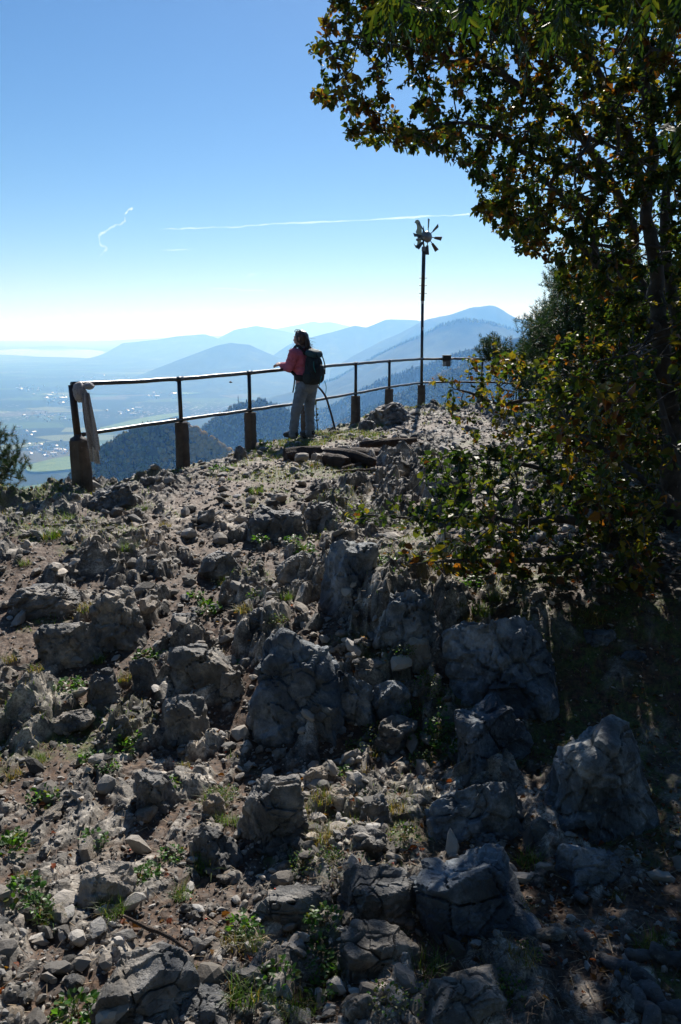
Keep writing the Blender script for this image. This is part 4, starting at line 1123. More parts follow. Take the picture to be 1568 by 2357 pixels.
mb = MB(); mb.lathe([(0.0, 0.05), (0.045, 0.045), (0.09, 0.015), (0.105, -0.02), (0.085, -0.05), (0.0, -0.055)], 24, hub, axis=axis)
mb.build('hub', mat('galvanised hub', (0.22, 0.22, 0.22), 0.38, metal=0.6, noise=[(25, (0.20, 0.12, 0.08), 0.5, 0.7)]), ww, smooth=True)
for k in range(8):
    a = R(3 + 45 * k)
    d = U_ * math.sin(a) + W_ * math.cos(a); t_ = np.cross(axis, d)
    tw = t_ * math.cos(0.55) + axis * math.sin(0.55); nn = np.cross(d, tw)
    mb = MB()
    Mb = np.stack([tw, d, nn], 1)
    mb.prism([(-0.022, 0.155), (0.022, 0.155), (0.042, 0.325), (-0.042, 0.325)], 0.004, Mb, hub)
    mb.tube([hub + d * 0.09, hub + d * 0.2], 0.009, 6)
    mb.build('blade', M_BLD, ww)
# crescent tail plate
tc_ = lw(at_y(962, 541, Yw + 0.15))
cr = [(-0.085, 0.235), (-0.055, 0.29), (-0.01, 0.305), (0.035, 0.28), (0.07, 0.20), (0.09, 0.09), (0.095, -0.02), (0.08, -0.12), (0.05, -0.21), (0.01, -0.265), (-0.025, -0.27), (-0.06, -0.235), (-0.085, -0.165), (-0.055, -0.205), (-0.02, -0.20), (-0.005, -0.15), (-0.012, -0.10), (-0.002, -0.07), (-0.03, 0.03), (-0.048, 0.05), (-0.040, 0.09), (-0.022, 0.12), (-0.025, 0.18), (-0.045, 0.225), (-0.065, 0.235)]
ax2 = np.array([0.35, -0.93, 0]); ax2 /= np.linalg.norm(ax2); u2 = np.cross([0, 0, 1.0], ax2); u2 /= np.linalg.norm(u2)
u2 = -u2 if u2[0] < 0 else u2
mb = MB(); mb.prism([(x_ * 0.92, y_ * 0.92) for x_, y_ in cr[::-1]], 0.006, np.stack([u2, [0, 0, 1], ax2], 1), tc_)
mb.build('tail_vane', mat('pale yellow tail plate', (0.40, 0.44, 0.30), 0.5, transl=0.0), ww)
mb = MB(); mb.tube([swiv - axis * 0.18, tc_ + [0.06, 0, -0.02]], 0.02, 8); mb.box(tuple(tc_ + np.array([0.085, -0.01, 0.0])), (0.03, 0.03, 0.05)); mb.build('tail_arm', M_RUSTY, ww)
# concrete foot of the pole belongs to it
# ------------------------------------------------------------------ scarf knotted on the corner post
M_SCARF = mat('grey knitted scarf', (0.46, 0.44, 0.44), 0.95, noise=[(90, (0.20, 0.19, 0.20), 0.50, 0.62)], bump=0.8, bscale=140, transl=0.0)
M_SCARF2 = mat('thin scarf end', (0.62, 0.59, 0.57), 0.95, noise=[(110, (0.2, 0.19, 0.19), 0.5, 0.62)], bump=0.6, bscale=140, transl=0.0)
q = np.array(tops[0]) + [-0.03, 0, 0]
sc = thing('scarf', 'grey knitted scarf knotted round the railing corner, its end hanging down', 'scarf', q)
def sp(px, py, dy=0.0): return at_y(px, py, q[1] + dy) - q
V, T = ico(4)
ff = 1 + 0.16 * fbm3(V[:, 0] * 2.2, V[:, 1] * 2.2, V[:, 2] * 2.2 + 3, 4, 81) + 0.05 * np.sin(V[:, 0] * 16 + V[:, 2] * 9 + 3 * fbm3(V[:, 0] * 2, V[:, 1] * 2, V[:, 2] * 2, 2, 7))
c1, c2 = sp(183, 903), sp(201, 889)
mb = MB(); mb.add(V * ff[:, None] * [0.068, 0.068, 0.105] + c1, T); mb.add(V * ff[:, None] * [0.052, 0.055, 0.038] + c2 + [0.01, 0.02, 0.0], T)
mb.build('knot', M_SCARF, sc, smooth=True)
def cloth(path, wid, seed, folds=4.5, dep=0.02):
    """a hanging strip with folds: a closed sheet of real thickness"""
    P = smooth_path(path, 7); n = len(P); mU = 25
    w_ = np.interp(np.linspace(0, 1, n), np.linspace(0, 1, len(wid)), wid)
    u = np.linspace(-1, 1, mU)
    UU, SS = np.meshgrid(u, np.linspace(0, 1, n))
    x_ = P[:, 0][:, None] + UU * w_[:, None]
    yo = dep * np.sin(UU * folds + 1.5 * SS + seed) + 0.4 * dep * np.sin(UU * folds * 2.3 + seed * 2 - SS * 3)
    z_ = P[:, 2][:, None] + 0.01 * fbm2(UU * 2 + seed, SS * 6, 3, seed) - 0.012 * UU * SS
    y_ = P[:, 1][:, None] + yo
    A = np.stack([x_, y_, z_], -1).reshape(-1, 3); B = A + [0, 0.006, 0]
    i = np.arange(n - 1)[:, None] * mU; j = np.arange(mU - 1)[None]
    f = np.stack([i + j, i + j + 1, i + mU + j + 1, i + mU + j], -1).reshape(-1, 4)
    m_ = MB(); m_.add(A, f); m_.add(B, f[:, ::-1]); return m_
cloth([sp(200, 905, -0.06), sp(204, 940, -0.085), sp(209, 975, -0.09), sp(213, 1005, -0.095), sp(217, 1035, -0.09)], [0.030, 0.045, 0.052, 0.06, 0.055], 1.0).build('hanging_end', M_SCARF, sc, smooth=True)
cloth([sp(193, 905, -0.05), sp(199, 945, -0.06), sp(205, 985, -0.065), sp(211, 1020, -0.07)], [0.022, 0.03, 0.032, 0.025], 2.4).build('hanging_end', M_SCARF, sc, smooth=True)
cloth([sp(214, 1028, -0.085), sp(218, 1045, -0.085), sp(221, 1066, -0.08)], [0.045, 0.05, 0.052], 4.0, 5.5, 0.018).build('fringe_end', M_SCARF2, sc, smooth=True)

# ------------------------------------------------------------------ logs, stump
M_BARK = mat('charred bark', (0.028, 0.020, 0.017), 0.9, noise=[(9, (0.075, 0.05, 0.038), 0.5, 0.68)], bump=1.0, bscale=28)
M_DRY = mat('weathered dry wood', (0.085, 0.055, 0.038), 0.85, noise=[(7, (0.045, 0.03, 0.022), 0.42, 0.6), (22, (0.20, 0.14, 0.10), 0.6, 0.75)], bump=1.0, bscale=40)
M_CUT = mat('pale torn wood', (0.33, 0.25, 0.18), 0.85, noise=[(14, (0.17, 0.11, 0.075), 0.45, 0.65)], bump=0.8, bscale=50)
def log(name, label, cat, ends, rads, seed, m, end_m=None, knots=0, lump=0.16):
    A, B = [np.array(e) for e in ends]
    o = thing(name, label, cat, A)
    n = 40; nn_ = 26
    t = np.linspace(0, 1, n)
    P = (B - A)[None] * t[:, None]
    P[:, 2] += 0.03 * np.linalg.norm(B - A) * fbm2(t * 3, t * 0 + seed, 2, seed); P[:, 1] += 0.03 * np.linalg.norm(B - A) * fbm2(t * 3, t * 0 + seed + 5, 2, seed + 1)
    r = np.interp(t, np.linspace(0, 1, len(rads)), rads)
    V, Q, T = tube_np(P, r, nn_)
    Cn = np.repeat(P, nn_, axis=0); d = V - Cn
    s_ = np.repeat(t, nn_) * np.linalg.norm(B - A); a = np.tile(np.linspace(0, 2 * np.pi, nn_, endpoint=False), n)
    k = 1 + lump * fbm3(np.cos(a) * 2.2, np.sin(a) * 2.2, s_ * 2.2 + seed, 4, seed) + 0.6 * lump * fbm3(np.cos(a) * 6, np.sin(a) * 6, s_ * 1.4 + seed, 3, seed + 3, 0.5, True)
    V = Cn + d * k[:, None]
    V[:nn_] += ((hsh(np.arange(nn_), 0, 0, seed)[:, None] - 0.5) * 0.25 * r[0]) * (B - A) / np.linalg.norm(B - A)
    V[-nn_:] += ((hsh(np.arange(nn_), 1, 0, seed)[:, None] - 0.5) * 0.5 * r[-1]) * (B - A) / np.linalg.norm(B - A)
    link('bark', mesh_np('bark', V, Q, True, None, [m]), o)
    for e, sgn in ((0, -1), (n - 1, 1)):
        c = V[e * nn_:(e + 1) * nn_].mean(0); W = np.concatenate([V[e * nn_:(e + 1) * nn_], (V[e * nn_:(e + 1) * nn_] - c) * 0.5 + c + sgn * 0.01 * (B - A), [c]])
        i = np.arange(nn_); j = (i + 1) % nn_
        fq = np.stack([i, j, j + nn_, i + nn_], 1); ft = np.stack([i + nn_, j + nn_, i * 0 + 2 * nn_], 1)
        link('cut_end', mesh_np('cut_end', W, [fq, ft], False, None, [end_m or M_CUT]), o)
    return o
def lg(px, py, zo=0.0, dy=0.0):
    p = gpix(px, py); return np.array([p[0], p[1] + dy, float(gz(p[0], p[1] + dy)[0]) + zo])
log('log', 'short thick black log lying left of the broken trunk', 'log', (lg(656, 1064, 0.05), lg(738, 1060, 0.06, 0.05)), [0.10, 0.11, 0.10], 1, M_BARK, M_BARK)
log('log', 'long pale-topped trunk with a knot hole, resting behind the broken piece', 'log', (lg(750, 1062, 0.03, 0.25), lg(950, 1056, 0.05, 0.15)), [0.085, 0.10, 0.09, 0.10], 2, M_DRY, M_BARK)
log('log', 'broken dark trunk piece with a tapering splintered end, lying crosswise', 'log', (lg(745, 1062, 0.12, 0.05), lg(862, 1070, 0.06, -0.05)), [0.04, 0.075, 0.09, 0.07, 0.045], 3, M_BARK, M_DRY, lump=0.28)
log('log', 'thin reddish split beam lying behind the logs', 'log', (lg(830, 1048, 0.12, 0.4), lg(965, 1050, 0.08, 0.4)), [0.035, 0.05, 0.055, 0.03], 4, M_DRY, M_CUT, lump=0.3)
log('branch', 'long thin bare branch on the gravel in front of the logs', 'branch', (lg(790, 1078, 0.035), lg(935, 1056, 0.07)), [0.020, 0.028, 0.022, 0.03], 5, M_DRY, M_CUT)
log('branch', 'short stick of dry wood lying left below the logs', 'branch', (lg(775, 1084, 0.02), lg(880, 1082, 0.03)), [0.014, 0.018, 0.012], 6, M_DRY, M_CUT)
log('log', 'grey half-rotten stub wedged under the broken dark trunk', 'log', (lg(752, 1066, 0.06), lg(800, 1072, 0.05, -0.05)), [0.07, 0.085, 0.06], 8, M_DRY, M_DRY, lump=0.3)
p = gpix(328, 2240); 
log('twig', 'bent dry twig lying on the large folded boulder', 'twig', (lg(290, 2172, 0.07), lg(435, 2232, 0.07)), [0.004, 0.007, 0.006, 0.004], 7, M_DRY, M_CUT)
log('twig', 'short dry twig on the litter near the bottom edge', 'twig', (lg(520, 2310, 0.02), lg(575, 2272, 0.03)), [0.005, 0.006, 0.004], 9, M_DRY, M_CUT)
# rough granite stump
p = gpix(1034, 1188)
wd = 98 * (p[1] * CP + (CAMZ - p[2]) * SP) / F
zt = at_y(1034, 1092, p[1] + wd / 2)[2]
V, T = ico(5)
L4 = (np.abs(V) ** 7).sum(1) ** (1 / 7)
W = V / L4[:, None] * np.array([wd / 2, wd / 2, (zt - p[2] + 0.2) / 2])
n_ = fbm3(W[:, 0] * 7, W[:, 1] * 7, W[:, 2] * 7, 5, 17); W = W + V * (0.035 * n_)[:, None]
W[:, :2] *= (1.0 - 0.16 * (W[:, 2:3] / (zt - p[2])))
o = link('stone_stump', mesh_np('stone_stump', W, T, True, None, [mat('speckled granite', (0.16, 0.15, 0.145), 0.9, noise=[(60, (0.36, 0.35, 0.34), 0.55, 0.62), (75, (0.035, 0.033, 0.033), 0.58, 0.64), (5, (0.07, 0.07, 0.06), 0.5, 0.7)], bump=0.9, bscale=50)]), None, (p[0], p[1] + wd / 2, (zt + p[2] - 0.2) / 2))
o.rotation_euler.z = 0.4
tag(o, 'speckled granite stump standing among the low beech branches', 'stone stump')
# concrete cube plinth seen through the leaves
# bird over the plain
p = at_y(531, 880, 70)
mb = MB(); mb.lathe([(0.0, -0.16), (0.035, -0.1), (0.06, 0.0), (0.045, 0.1), (0.0, 0.17)], 8, (0, 0, 0), axis=(1, 0.2, 0))
for s_ in (-1, 1): mb.add([[0.06, 0, 0], [-0.07, 0, 0], [-0.10, s_ * 0.3, 0.08], [0.02, s_ * 0.34, 0.09], [-0.03, s_ * 0.52, 0.05]], [[0, 1, 2], [0, 2, 3], [3, 2, 4]])
tag(mb.build('bird', mat('dark plumage', (0.02, 0.02, 0.022), 0.8), loc=p), 'small dark bird gliding over the hazy plain', 'bird')
# ------------------------------------------------------------------ the walker at the railing
def blob_union(chains, voxel, smooth_it=4, fac=0.5, name='tmp'):
    """one continuous surface grown round chains of (x, y, z, radius); each chain may be squashed by an extra (sx, sy) rotation tuple"""
    mb = MB(); V0, T0 = ico(2)
    for ch in chains:
        ch = np.asarray(ch, float)
        for a, b in zip(ch[:-1], ch[1:]):
            L_ = np.linalg.norm(b[:3] - a[:3]); n = max(2, int(L_ / (0.35 * min(a[3], b[3]) + 1e-4)) + 1)
            for t in np.linspace(0, 1, n):
                q = a * (1 - t) + b * t
                mb.add(V0 * q[3] + q[:3], T0)
    me = mb.mesh('tmp', None); me.materials.clear()
    o = bpy.data.objects.new('tmp', me); COL.objects.link(o)
    r = o.modifiers.new('r', 'REMESH'); r.mode = 'VOXEL'; r.voxel_size = voxel
    sm = o.modifiers.new('s', 'SMOOTH'); sm.iterations = smooth_it; sm.factor = fac
    bpy.context.view_layer.update()
    dg = bpy.context.evaluated_depsgraph_get()
    m2 = bpy.data.meshes.new_from_object(o.evaluated_get(dg))
    bpy.data.objects.remove(o); bpy.data.meshes.remove(me)
    m2.name = name
    return m2

def mesh_V(me):
    V = np.empty(len(me.vertices) * 3, np.float32); me.vertices.foreach_get('co', V); return V.reshape(-1, 3).astype(float)

def finish(me, mat_, fn=None, smooth=True):
    V = mesh_V(me)
    if fn is not None:
        N_ = np.empty(len(V) * 3, np.float32); me.vertices.foreach_get('normal', N_); N_ = N_.reshape(-1, 3)
        V = fn(V, N_)
        me.vertices.foreach_set('co', V.astype(np.float32).ravel())
    me.polygons.foreach_set('use_smooth', np.full(len(me.polygons), smooth))
    me.materials.clear(); me.materials.append(mat_); me.update()
    return me

q = None
for Y_ in np.linspace(10.5, 12.5, 801):
    xr = PA[0] + (Y_ - PA[1]) * (PB[0] - PA[0]) / (PB[1] - PA[1])
    e = abs((694.7 - CX) / F * (Y_ * CP + 1.5 * SP) - (xr + 0.235))
    if q is None or e < q[0]: q = (e, xr + 0.235, Y_)
WX, WY = q[1], q[2]
wz = at_y(700, 1007, WY - 0.03)[2]
k_ = 1.0
wk = thing('person', 'woman in pink sweatshirt and pale jeans leaning her forearms on the railing', 'person', (WX, WY, wz))
fw = np.array([-0.75, 0.66, 0]); fw /= np.linalg.norm(fw)       # the way she faces
lf = np.array([-fw[1], fw[0], 0])                               # her left
up = np.array([0, 0, 1.0])
# joints, from the picture
pel = np.array([0.075, 0.0, 0.75]); hipL = pel + lf * 0.075 + [0, 0, -0.03]; hipR = pel - lf * 0.075 + [0, 0, -0.03]
knL = np.array([-0.075, -0.075, 0.385]); knR = np.array([0.112, 0.075, 0.385])
anL = np.array([-0.115, -0.03, 0.07]); anR = np.array([0.118, 0.10, 0.07])
waist = np.array([0.062, 0.0, 0.84]); chest = np.array([0.015, 0.01, 1.06]); neck = np.array([0.015, 0.01, 1.235])
shL = neck + lf * 0.155 + [0, 0, -0.045]; shR = neck - lf * 0.155 + [0, 0, -0.045]
elL = np.array([-0.165, -0.09, 0.985]); wrL = np.array([-0.275, 0.03, 1.022])
elR = np.array([-0.03, 0.24, 1.005]); wrR = np.array([-0.245, 0.135, 1.035])
head = neck + [-0.012, 0.006, 0.155]
hd = np.array([-0.90, 0.43, -0.05]); hd /= np.linalg.norm(hd)   # head turned a little further left
def ch(*pts): return np.array([[*p, r] for p, r in pts])
M_SKIN = mat('skin', (0.50, 0.30, 0.22), 0.55, noise=[(60, (0.46, 0.26, 0.19), 0.45, 0.65)])
body = [ch((pel, 0.115), (waist, 0.105), (chest, 0.115), (neck - up * 0.05, 0.07), (neck + up * 0.05, 0.05), (head - up * 0.04, 0.052)),
        ch((pel, 0.1), (hipL, 0.088), (knL, 0.052), (anL, 0.036)), ch((pel, 0.1), (hipR, 0.088), (knR, 0.052), (anR, 0.036)),
        ch((anL, 0.036), (anL + fw * 0.13 - up * 0.035, 0.03)), ch((anR, 0.036), (anR + fw * 0.13 - up * 0.035, 0.03)),
        ch((chest + up * 0.09, 0.08), (shL, 0.055), (elL, 0.04), (wrL, 0.027)), ch((chest + up * 0.09, 0.08), (shR, 0.055), (elR, 0.04), (wrR, 0.027))]
# head: skull, jaw, nose, brow, ears
hs = np.cross(up, hd); hs /= np.linalg.norm(hs)
body += [ch((head - hd * 0.015 + up * 0.022, 0.075), (head + hd * 0.015 + up * 0.018, 0.071)), ch((head + hd * 0.045 - up * 0.055, 0.040), (head + hd * 0.06 - up * 0.07, 0.026)),
         ch((head + hd * 0.055 + up * 0.01, 0.045), (head + hd * 0.06 - up * 0.03, 0.042)),
         ch((head + hd * 0.097 + up * 0.012, 0.010), (head + hd * 0.113 - up * 0.018, 0.013)), ch((head + hd * 0.099 - up * 0.047, 0.012), (head + hd * 0.097 - up * 0.049, 0.012))]
for s_ in (-1, 1):
    body.append(ch((head + hs * s_ * 0.078 - hd * 0.01 + up * 0.01, 0.016), (head + hs * s_ * 0.080 - hd * 0.012 - up * 0.02, 0.012)))
    body.append(ch((head + hs * s_ * 0.035 + hd * 0.085 + up * 0.03, 0.012), (head + hs * s_ * 0.02 + hd * 0.092 + up * 0.03, 0.011)))
# hands: palm, four fingers of different length and a thumb, loosely closed over each other beyond the rail
def hand(wr, d, side, palm_n, curl):
    out = []
    d = d / np.linalg.norm(d); s_ = np.cross(palm_n, d); s_ /= np.linalg.norm(s_)
    out.append(ch((wr, 0.025), (wr + d * 0.04, 0.024)))
    for k, (ln, off) in enumerate(((0.072, 0.026), (0.080, 0.009), (0.074, -0.009), (0.058, -0.026))):
        b0 = wr + d * 0.03 + s_ * off * 0.8; b1 = wr + d * 0.082 + s_ * off
        e1 = b1 + (d * math.cos(curl) + palm_n * math.sin(curl)) * ln * 0.45
        c2 = curl * 2.1; e2 = e1 + (d * math.cos(c2) + palm_n * math.sin(c2)) * ln * 0.33
        c3 = curl * 2.8; e3 = e2 + (d * math.cos(c3) + palm_n * math.sin(c3)) * ln * 0.24
        out.append(ch((b0, 0.014), (b1, 0.0105), (e1, 0.009), (e2, 0.0082), (e3, 0.007)))
    tb = wr + d * 0.025 + s_ * side * 0.022
    out.append(ch((tb, 0.014), (tb + d * 0.028 + s_ * side * 0.026 + palm_n * 0.01, 0.0105), (tb + d * 0.058 + s_ * side * 0.030 + palm_n * 0.024, 0.0085)))
    return out
body += hand(wrL, np.array([-0.85, 0.50, 0.10]), -1, np.array([0.05, 0.1, -1.0]), 0.42)
body += hand(wrR, np.array([-0.96, -0.25, 0.12]), 1, np.array([0.0, 0.15, -1.0]), 0.48)
link('body', finish(blob_union(body, 0.0055, 4, 0.45, 'body'), M_SKIN), wk)

# jeans with folds at knee and ankle
M_JEAN = mat('faded jeans', (0.20, 0.25, 0.30), 0.9, noise=[(11, (0.12, 0.165, 0.215), 0.45, 0.65), (70, (0.30, 0.34, 0.38), 0.6, 0.75)], bump=0.35, bscale=160)
j = [ch((waist - up * 0.01, 0.108), (pel, 0.127)), ch((pel - fw * 0.035 + lf * 0.05, 0.105), (pel - fw * 0.045 - lf * 0.05, 0.105)),
     ch((pel + lf * 0.04, 0.105), (hipL, 0.100), (hipL * 0.55 + knL * 0.45, 0.085), (knL, 0.067), (knL * 0.5 + anL * 0.5, 0.066), (anL + up * 0.02, 0.063), (anL - up * 0.03, 0.066)),
     ch((pel - lf * 0.04, 0.105), (hipR, 0.100), (hipR * 0.55 + knR * 0.45, 0.085), (knR, 0.067), (knR * 0.5 + anR * 0.5, 0.066), (anR + up * 0.02, 0.063), (anR - up * 0.03, 0.066))]
def wrinkle(amp, fz, f2, seed, zb=None):
    def fn(V, N_):
        w1 = fbm3(V[:, 0] * f2, V[:, 1] * f2, V[:, 2] * fz, 4, seed, 0.55, True)
        k = amp * w1
        if zb is not None: k = k * (0.35 + 0.65 * sum(np.exp(-((V[:, 2] - z0) / s0) ** 2) for z0, s0 in zb))
        return V + N_ * k[:, None]
    return fn
link('jeans', finish(blob_union(j, 0.008, 5, 0.5, 'jeans'), M_JEAN, wrinkle(0.018, 26, 9, 3, ((0.12, 0.10), (0.40, 0.09), (0.66, 0.10)))), wk)
# T-shirt hem showing under the sweatshirt
M_TEE = mat('pale pink shirt', (0.62, 0.42, 0.44), 0.9, bump=0.2, bscale=120)
link('shirt_hem', finish(blob_union([ch((waist - up * 0.07 + fw * 0.02 + lf * 0.02, 0.120), (waist - up * 0.055 + fw * 0.01 - lf * 0.03, 0.122), (waist - up * 0.03, 0.118))], 0.009, 5, 0.5), M_TEE, wrinkle(0.006, 12, 16, 9)), wk)
# sweatshirt
M_SWT = mat('dusty pink sweatshirt', (0.56, 0.15, 0.22), 0.95, noise=[(14, (0.45, 0.11, 0.165), 0.45, 0.65)], bump=0.35, bscale=150)
s1 = [ch((waist - up * 0.0 + fw * 0.01, 0.125), (waist + up * 0.07 + fw * 0.025, 0.142), (chest - up * 0.08 + fw * 0.02, 0.135), (chest + up * 0.02, 0.128), (neck - up * 0.06, 0.088), (neck - up * 0.02, 0.068)),
      ch((waist - up * 0.045, 0.118), (waist + up * 0.0, 0.124)),
      ch((chest - up * 0.02 + fw * 0.05, 0.105), (chest - up * 0.10 + fw * 0.055, 0.10)),
      ch((chest + up * 0.075 + lf * 0.03, 0.10), (shL, 0.078), (shL * 0.5 + elL * 0.5, 0.068), (elL, 0.062), (elL * 0.4 + wrL * 0.6, 0.051), (wrL - (wrL - elL) * 0.12, 0.040)),
      ch((chest + up * 0.075 - lf * 0.03, 0.10), (shR, 0.078), (shR * 0.5 + elR * 0.5, 0.068), (elR, 0.062), (elR * 0.4 + wrR * 0.6, 0.051), (wrR - (wrR - elR) * 0.12, 0.040))]
link('sweatshirt', finish(blob_union(s1, 0.008, 5, 0.5), M_SWT, wrinkle(0.017, 15, 12, 5)), wk)
mb = MB(); P = [neck + (hd * math.cos(a) * 0.062 + hs * math.sin(a) * 0.066) + up * (0.01 - 0.03 * math.cos(a)) for a in np.linspace(0, 2 * np.pi, 24)]
mb.tube(P, 0.009, 8); mb.build('collar', mat('pale neckband', (0.5, 0.42, 0.45), 0.9), wk, smooth=True)
# shoes
M_SHOE = mat('black walking shoe', (0.018, 0.018, 0.020), 0.6, bump=0.3, bscale=90)
M_SOLE = mat('shoe sole', (0.05, 0.048, 0.045), 0.8)
for an in (anL, anR):
    f2 = fw * 0.9 + np.array([0, -0.15, 0]); f2 /= np.linalg.norm(f2)
    b0 = np.array([an[0], an[1], 0.0])
    sh = finish(blob_union([ch((b0 - f2 * 0.05 + up * 0.055, 0.040), (b0 + f2 * 0.02 + up * 0.062, 0.043), (b0 + f2 * 0.09 + up * 0.045, 0.040), (b0 + f2 * 0.155 + up * 0.036, 0.030)), ch((b0 + up * 0.08, 0.045), (b0 + up * 0.10, 0.045))], 0.007, 3), M_SHOE)
    so_ = link('shoe', sh, wk)
    m_ = MB(); a = np.linspace(0, 2 * np.pi, 24, endpoint=False); s2 = np.cross(up, f2)
    o2 = [((0.118 * math.cos(t) + 0.052), (0.043 + 0.006 * math.cos(t)) * math.sin(t)) for t in a]
    m_.prism(o2, 0.024, np.stack([f2, s2, up], 1), b0 + up * 0.010)
    link('sole', m_.mesh('sole', M_SOLE), so_)
# hair: cap, parting and a ponytail; loose strands round it
M_HAIR = mat('brown hair', (0.045, 0.020, 0.012), 0.38, noise=[(40, (0.11, 0.048, 0.024), 0.48, 0.68)], spec=0.6)
bk = -hd
hair = [ch((head + up * 0.036 - hd * 0.012, 0.080), (head + up * 0.022 - hd * 0.036, 0.080), (head - up * 0.03 - hd * 0.045, 0.064)),
        ch((head + up * 0.056 + hd * 0.030, 0.056), (head + up * 0.058 - hd * 0.0, 0.063)),
        ch((head + hs * 0.056 + up * 0.03 + hd * 0.025, 0.028), (head + hs * 0.060 - up * 0.02 - hd * 0.0, 0.028), (head + hs * 0.045 - up * 0.06 - hd * 0.035, 0.03)),
        ch((head - hs * 0.056 + up * 0.03 + hd * 0.025, 0.028), (head - hs * 0.060 - up * 0.02 - hd * 0.0, 0.028), (head - hs * 0.045 - up * 0.06 - hd * 0.035, 0.03)),
        ch((head - hd * 0.075 - up * 0.01, 0.042), (head - hd * 0.100 - up * 0.06, 0.044), (head - hd * 0.105 - up * 0.115, 0.042), (head - hd * 0.110 - up * 0.165, 0.032), (head - hd * 0.115 - up * 0.22, 0.014))]
def strands(V, N_):
    k = 0.006 * fbm3(V[:, 0] * 60, V[:, 1] * 60, V[:, 2] * 9, 3, 4, 0.6, True) + 0.005 * fbm3(V[:, 0] * 18, V[:, 1] * 18, V[:, 2] * 8, 3, 8)
    return V + N_ * k[:, None]
hr = link('hair', finish(blob_union(hair, 0.006, 3), M_HAIR, strands), wk)
mb = MB(); rh = np.random.default_rng(4)
for k in range(150):
    a = rh.uniform(-1.9, 1.9); b = -hd * math.cos(a) + hs * math.sin(a)
    st0 = head + b * rh.uniform(0.06, 0.115) + up * rh.uniform(-0.09, 0.06)
    if k % 2: st0 = head - hd * 0.10 - up * rh.uniform(0.0, 0.15) + (hs * rh.normal() + hd * rh.normal() * 0.5) * 0.022
    P = [st0]; d = b * 0.3 - up * 0.9 + rh.normal(size=3) * 0.25
    for i in range(5): P.append(P[-1] + d * 0.018); d = d + rh.normal(size=3) * 0.35 + b * 0.05
    mb.tube(P, 0.0012, 4, cap=False)
link('loose_strands', mb.mesh('loose_strands', M_HAIR), hr)
# sunglasses pushed up on the head
M_GLS = mat('dark glasses', (0.012, 0.012, 0.014), 0.2, spec=0.8)
gl = []
mb = MB()
for s_ in (-1, 1):
    c = head + up * 0.112 + hd * 0.060 + hs * s_ * 0.034
    P = [c + hs * math.cos(a) * 0.031 + (up * 0.75 - hd * 0.5) * math.sin(a) * 0.024 for a in np.linspace(0, 2 * np.pi, 20)]
    mb.tube(P, 0.0042, 6)
    mb.tube([c + hs * s_ * 0.032, head + up * 0.085 - hd * 0.01 + hs * s_ * 0.082, head + up * 0.04 - hd * 0.045 + hs * s_ * 0.084], 0.0035, 6)
mb.tube([head + up * 0.112 + hd * 0.060 + hs * 0.005, head + up * 0.112 + hd * 0.060 - hs * 0.005], 0.003, 6)
link('sunglasses', mb.mesh('sunglasses', M_GLS), wk)
# bracelet and a mug-red glove tip are too small to read: only the pale wristband
mb = MB(); dv = (wrL - elL) / np.linalg.norm(wrL - elL); a1 = np.cross(dv, up); a1 /= np.linalg.norm(a1); a2 = np.cross(dv, a1)
mb.tube([wrL - dv * 0.003 + (a1 * math.cos(t) + a2 * math.sin(t)) * 0.030 for t in np.linspace(0, 2 * np.pi, 18)], 0.007, 6)
link('wristband', mb.mesh('wristband', mat('pale wristband', (0.55, 0.48, 0.38), 0.7)), wk)

# backpack, a thing of its own on her back
M_PACK = mat('dark petrol pack cloth', (0.010, 0.022, 0.028), 0.75, noise=[(9, (0.006, 0.010, 0.013), 0.45, 0.62)], bump=0.35, bscale=120)
M_PACK2 = mat('petrol lid cloth', (0.014, 0.060, 0.070), 0.7, bump=0.35, bscale=120)
M_STRAP = mat('black webbing', (0.010, 0.010, 0.011), 0.75)
M_TEAL = mat('teal cord', (0.02, 0.22, 0.22), 0.6)
bkp = thing('backpack', 'dark hiking backpack with petrol lid worn by the woman at the railing', 'backpack', (WX, WY, wz))
bd = np.array([0.80, -0.60, 0]); bs = np.array([0.60, 0.80, 0])
c0 = chest + bd * 0.205 + up * (-0.075)
def pack_shape(V):
    """local u across, v out from the back, w up: a tall sack, wider and fuller below"""
    return V
V, T = ico(5)
L4 = (np.abs(V) ** 3.2).sum(1) ** (1 / 3.2); W = V / L4[:, None]
wv = W[:, 2]
sx = 0.122 * (1.0 - 0.16 * wv); sy = 0.105 * (1.0 - 0.22 * wv)
X_ = W[:, 0] * sx; Y_ = W[:, 1] * sy * np.where(W[:, 1] < 0, 0.75, 1.0); Z_ = W[:, 2] * 0.228
nn = 0.014 * fbm3(W[:, 0] * 3, W[:, 1] * 3, W[:, 2] * 4, 4, 33, 0.5, True)
Z_ = Z_ - 0.02 * (W[:, 1] > 0) * np.clip(W[:, 2], 0, 1)
G = (X_ + W[:, 0] * nn)[:, None] * bs + (Y_ + W[:, 1] * nn)[:, None] * bd + (Z_)[:, None] * up + c0
link('sack', mesh_np('sack', G, T, True, None, [M_PACK]), bkp)
Vl = W * np.array([0.118, 0.098, 0.052]); Vl[:, 2] += 0.012 * (1 - W[:, 0] ** 2) - 0.03 * np.clip(W[:, 1], 0, 1)
nl = 0.010 * fbm3(W[:, 0] * 4, W[:, 1] * 4, W[:, 2] * 4, 3, 35)
Gl = Vl[:, 0:1] * bs + (Vl[:, 1:2] + 0.012) * bd + Vl[:, 2:3] * up + V * nl[:, None] + c0 + up * 0.205
link('lid', mesh_np('lid', Gl, T, True, None, [M_PACK2]), bkp)
Vp = W * np.array([0.092, 0.05, 0.125]); Gp = Vp[:, 0:1] * bs + Vp[:, 1:2] * bd + Vp[:, 2:3] * up + c0 + bd * 0.10 - up * 0.07
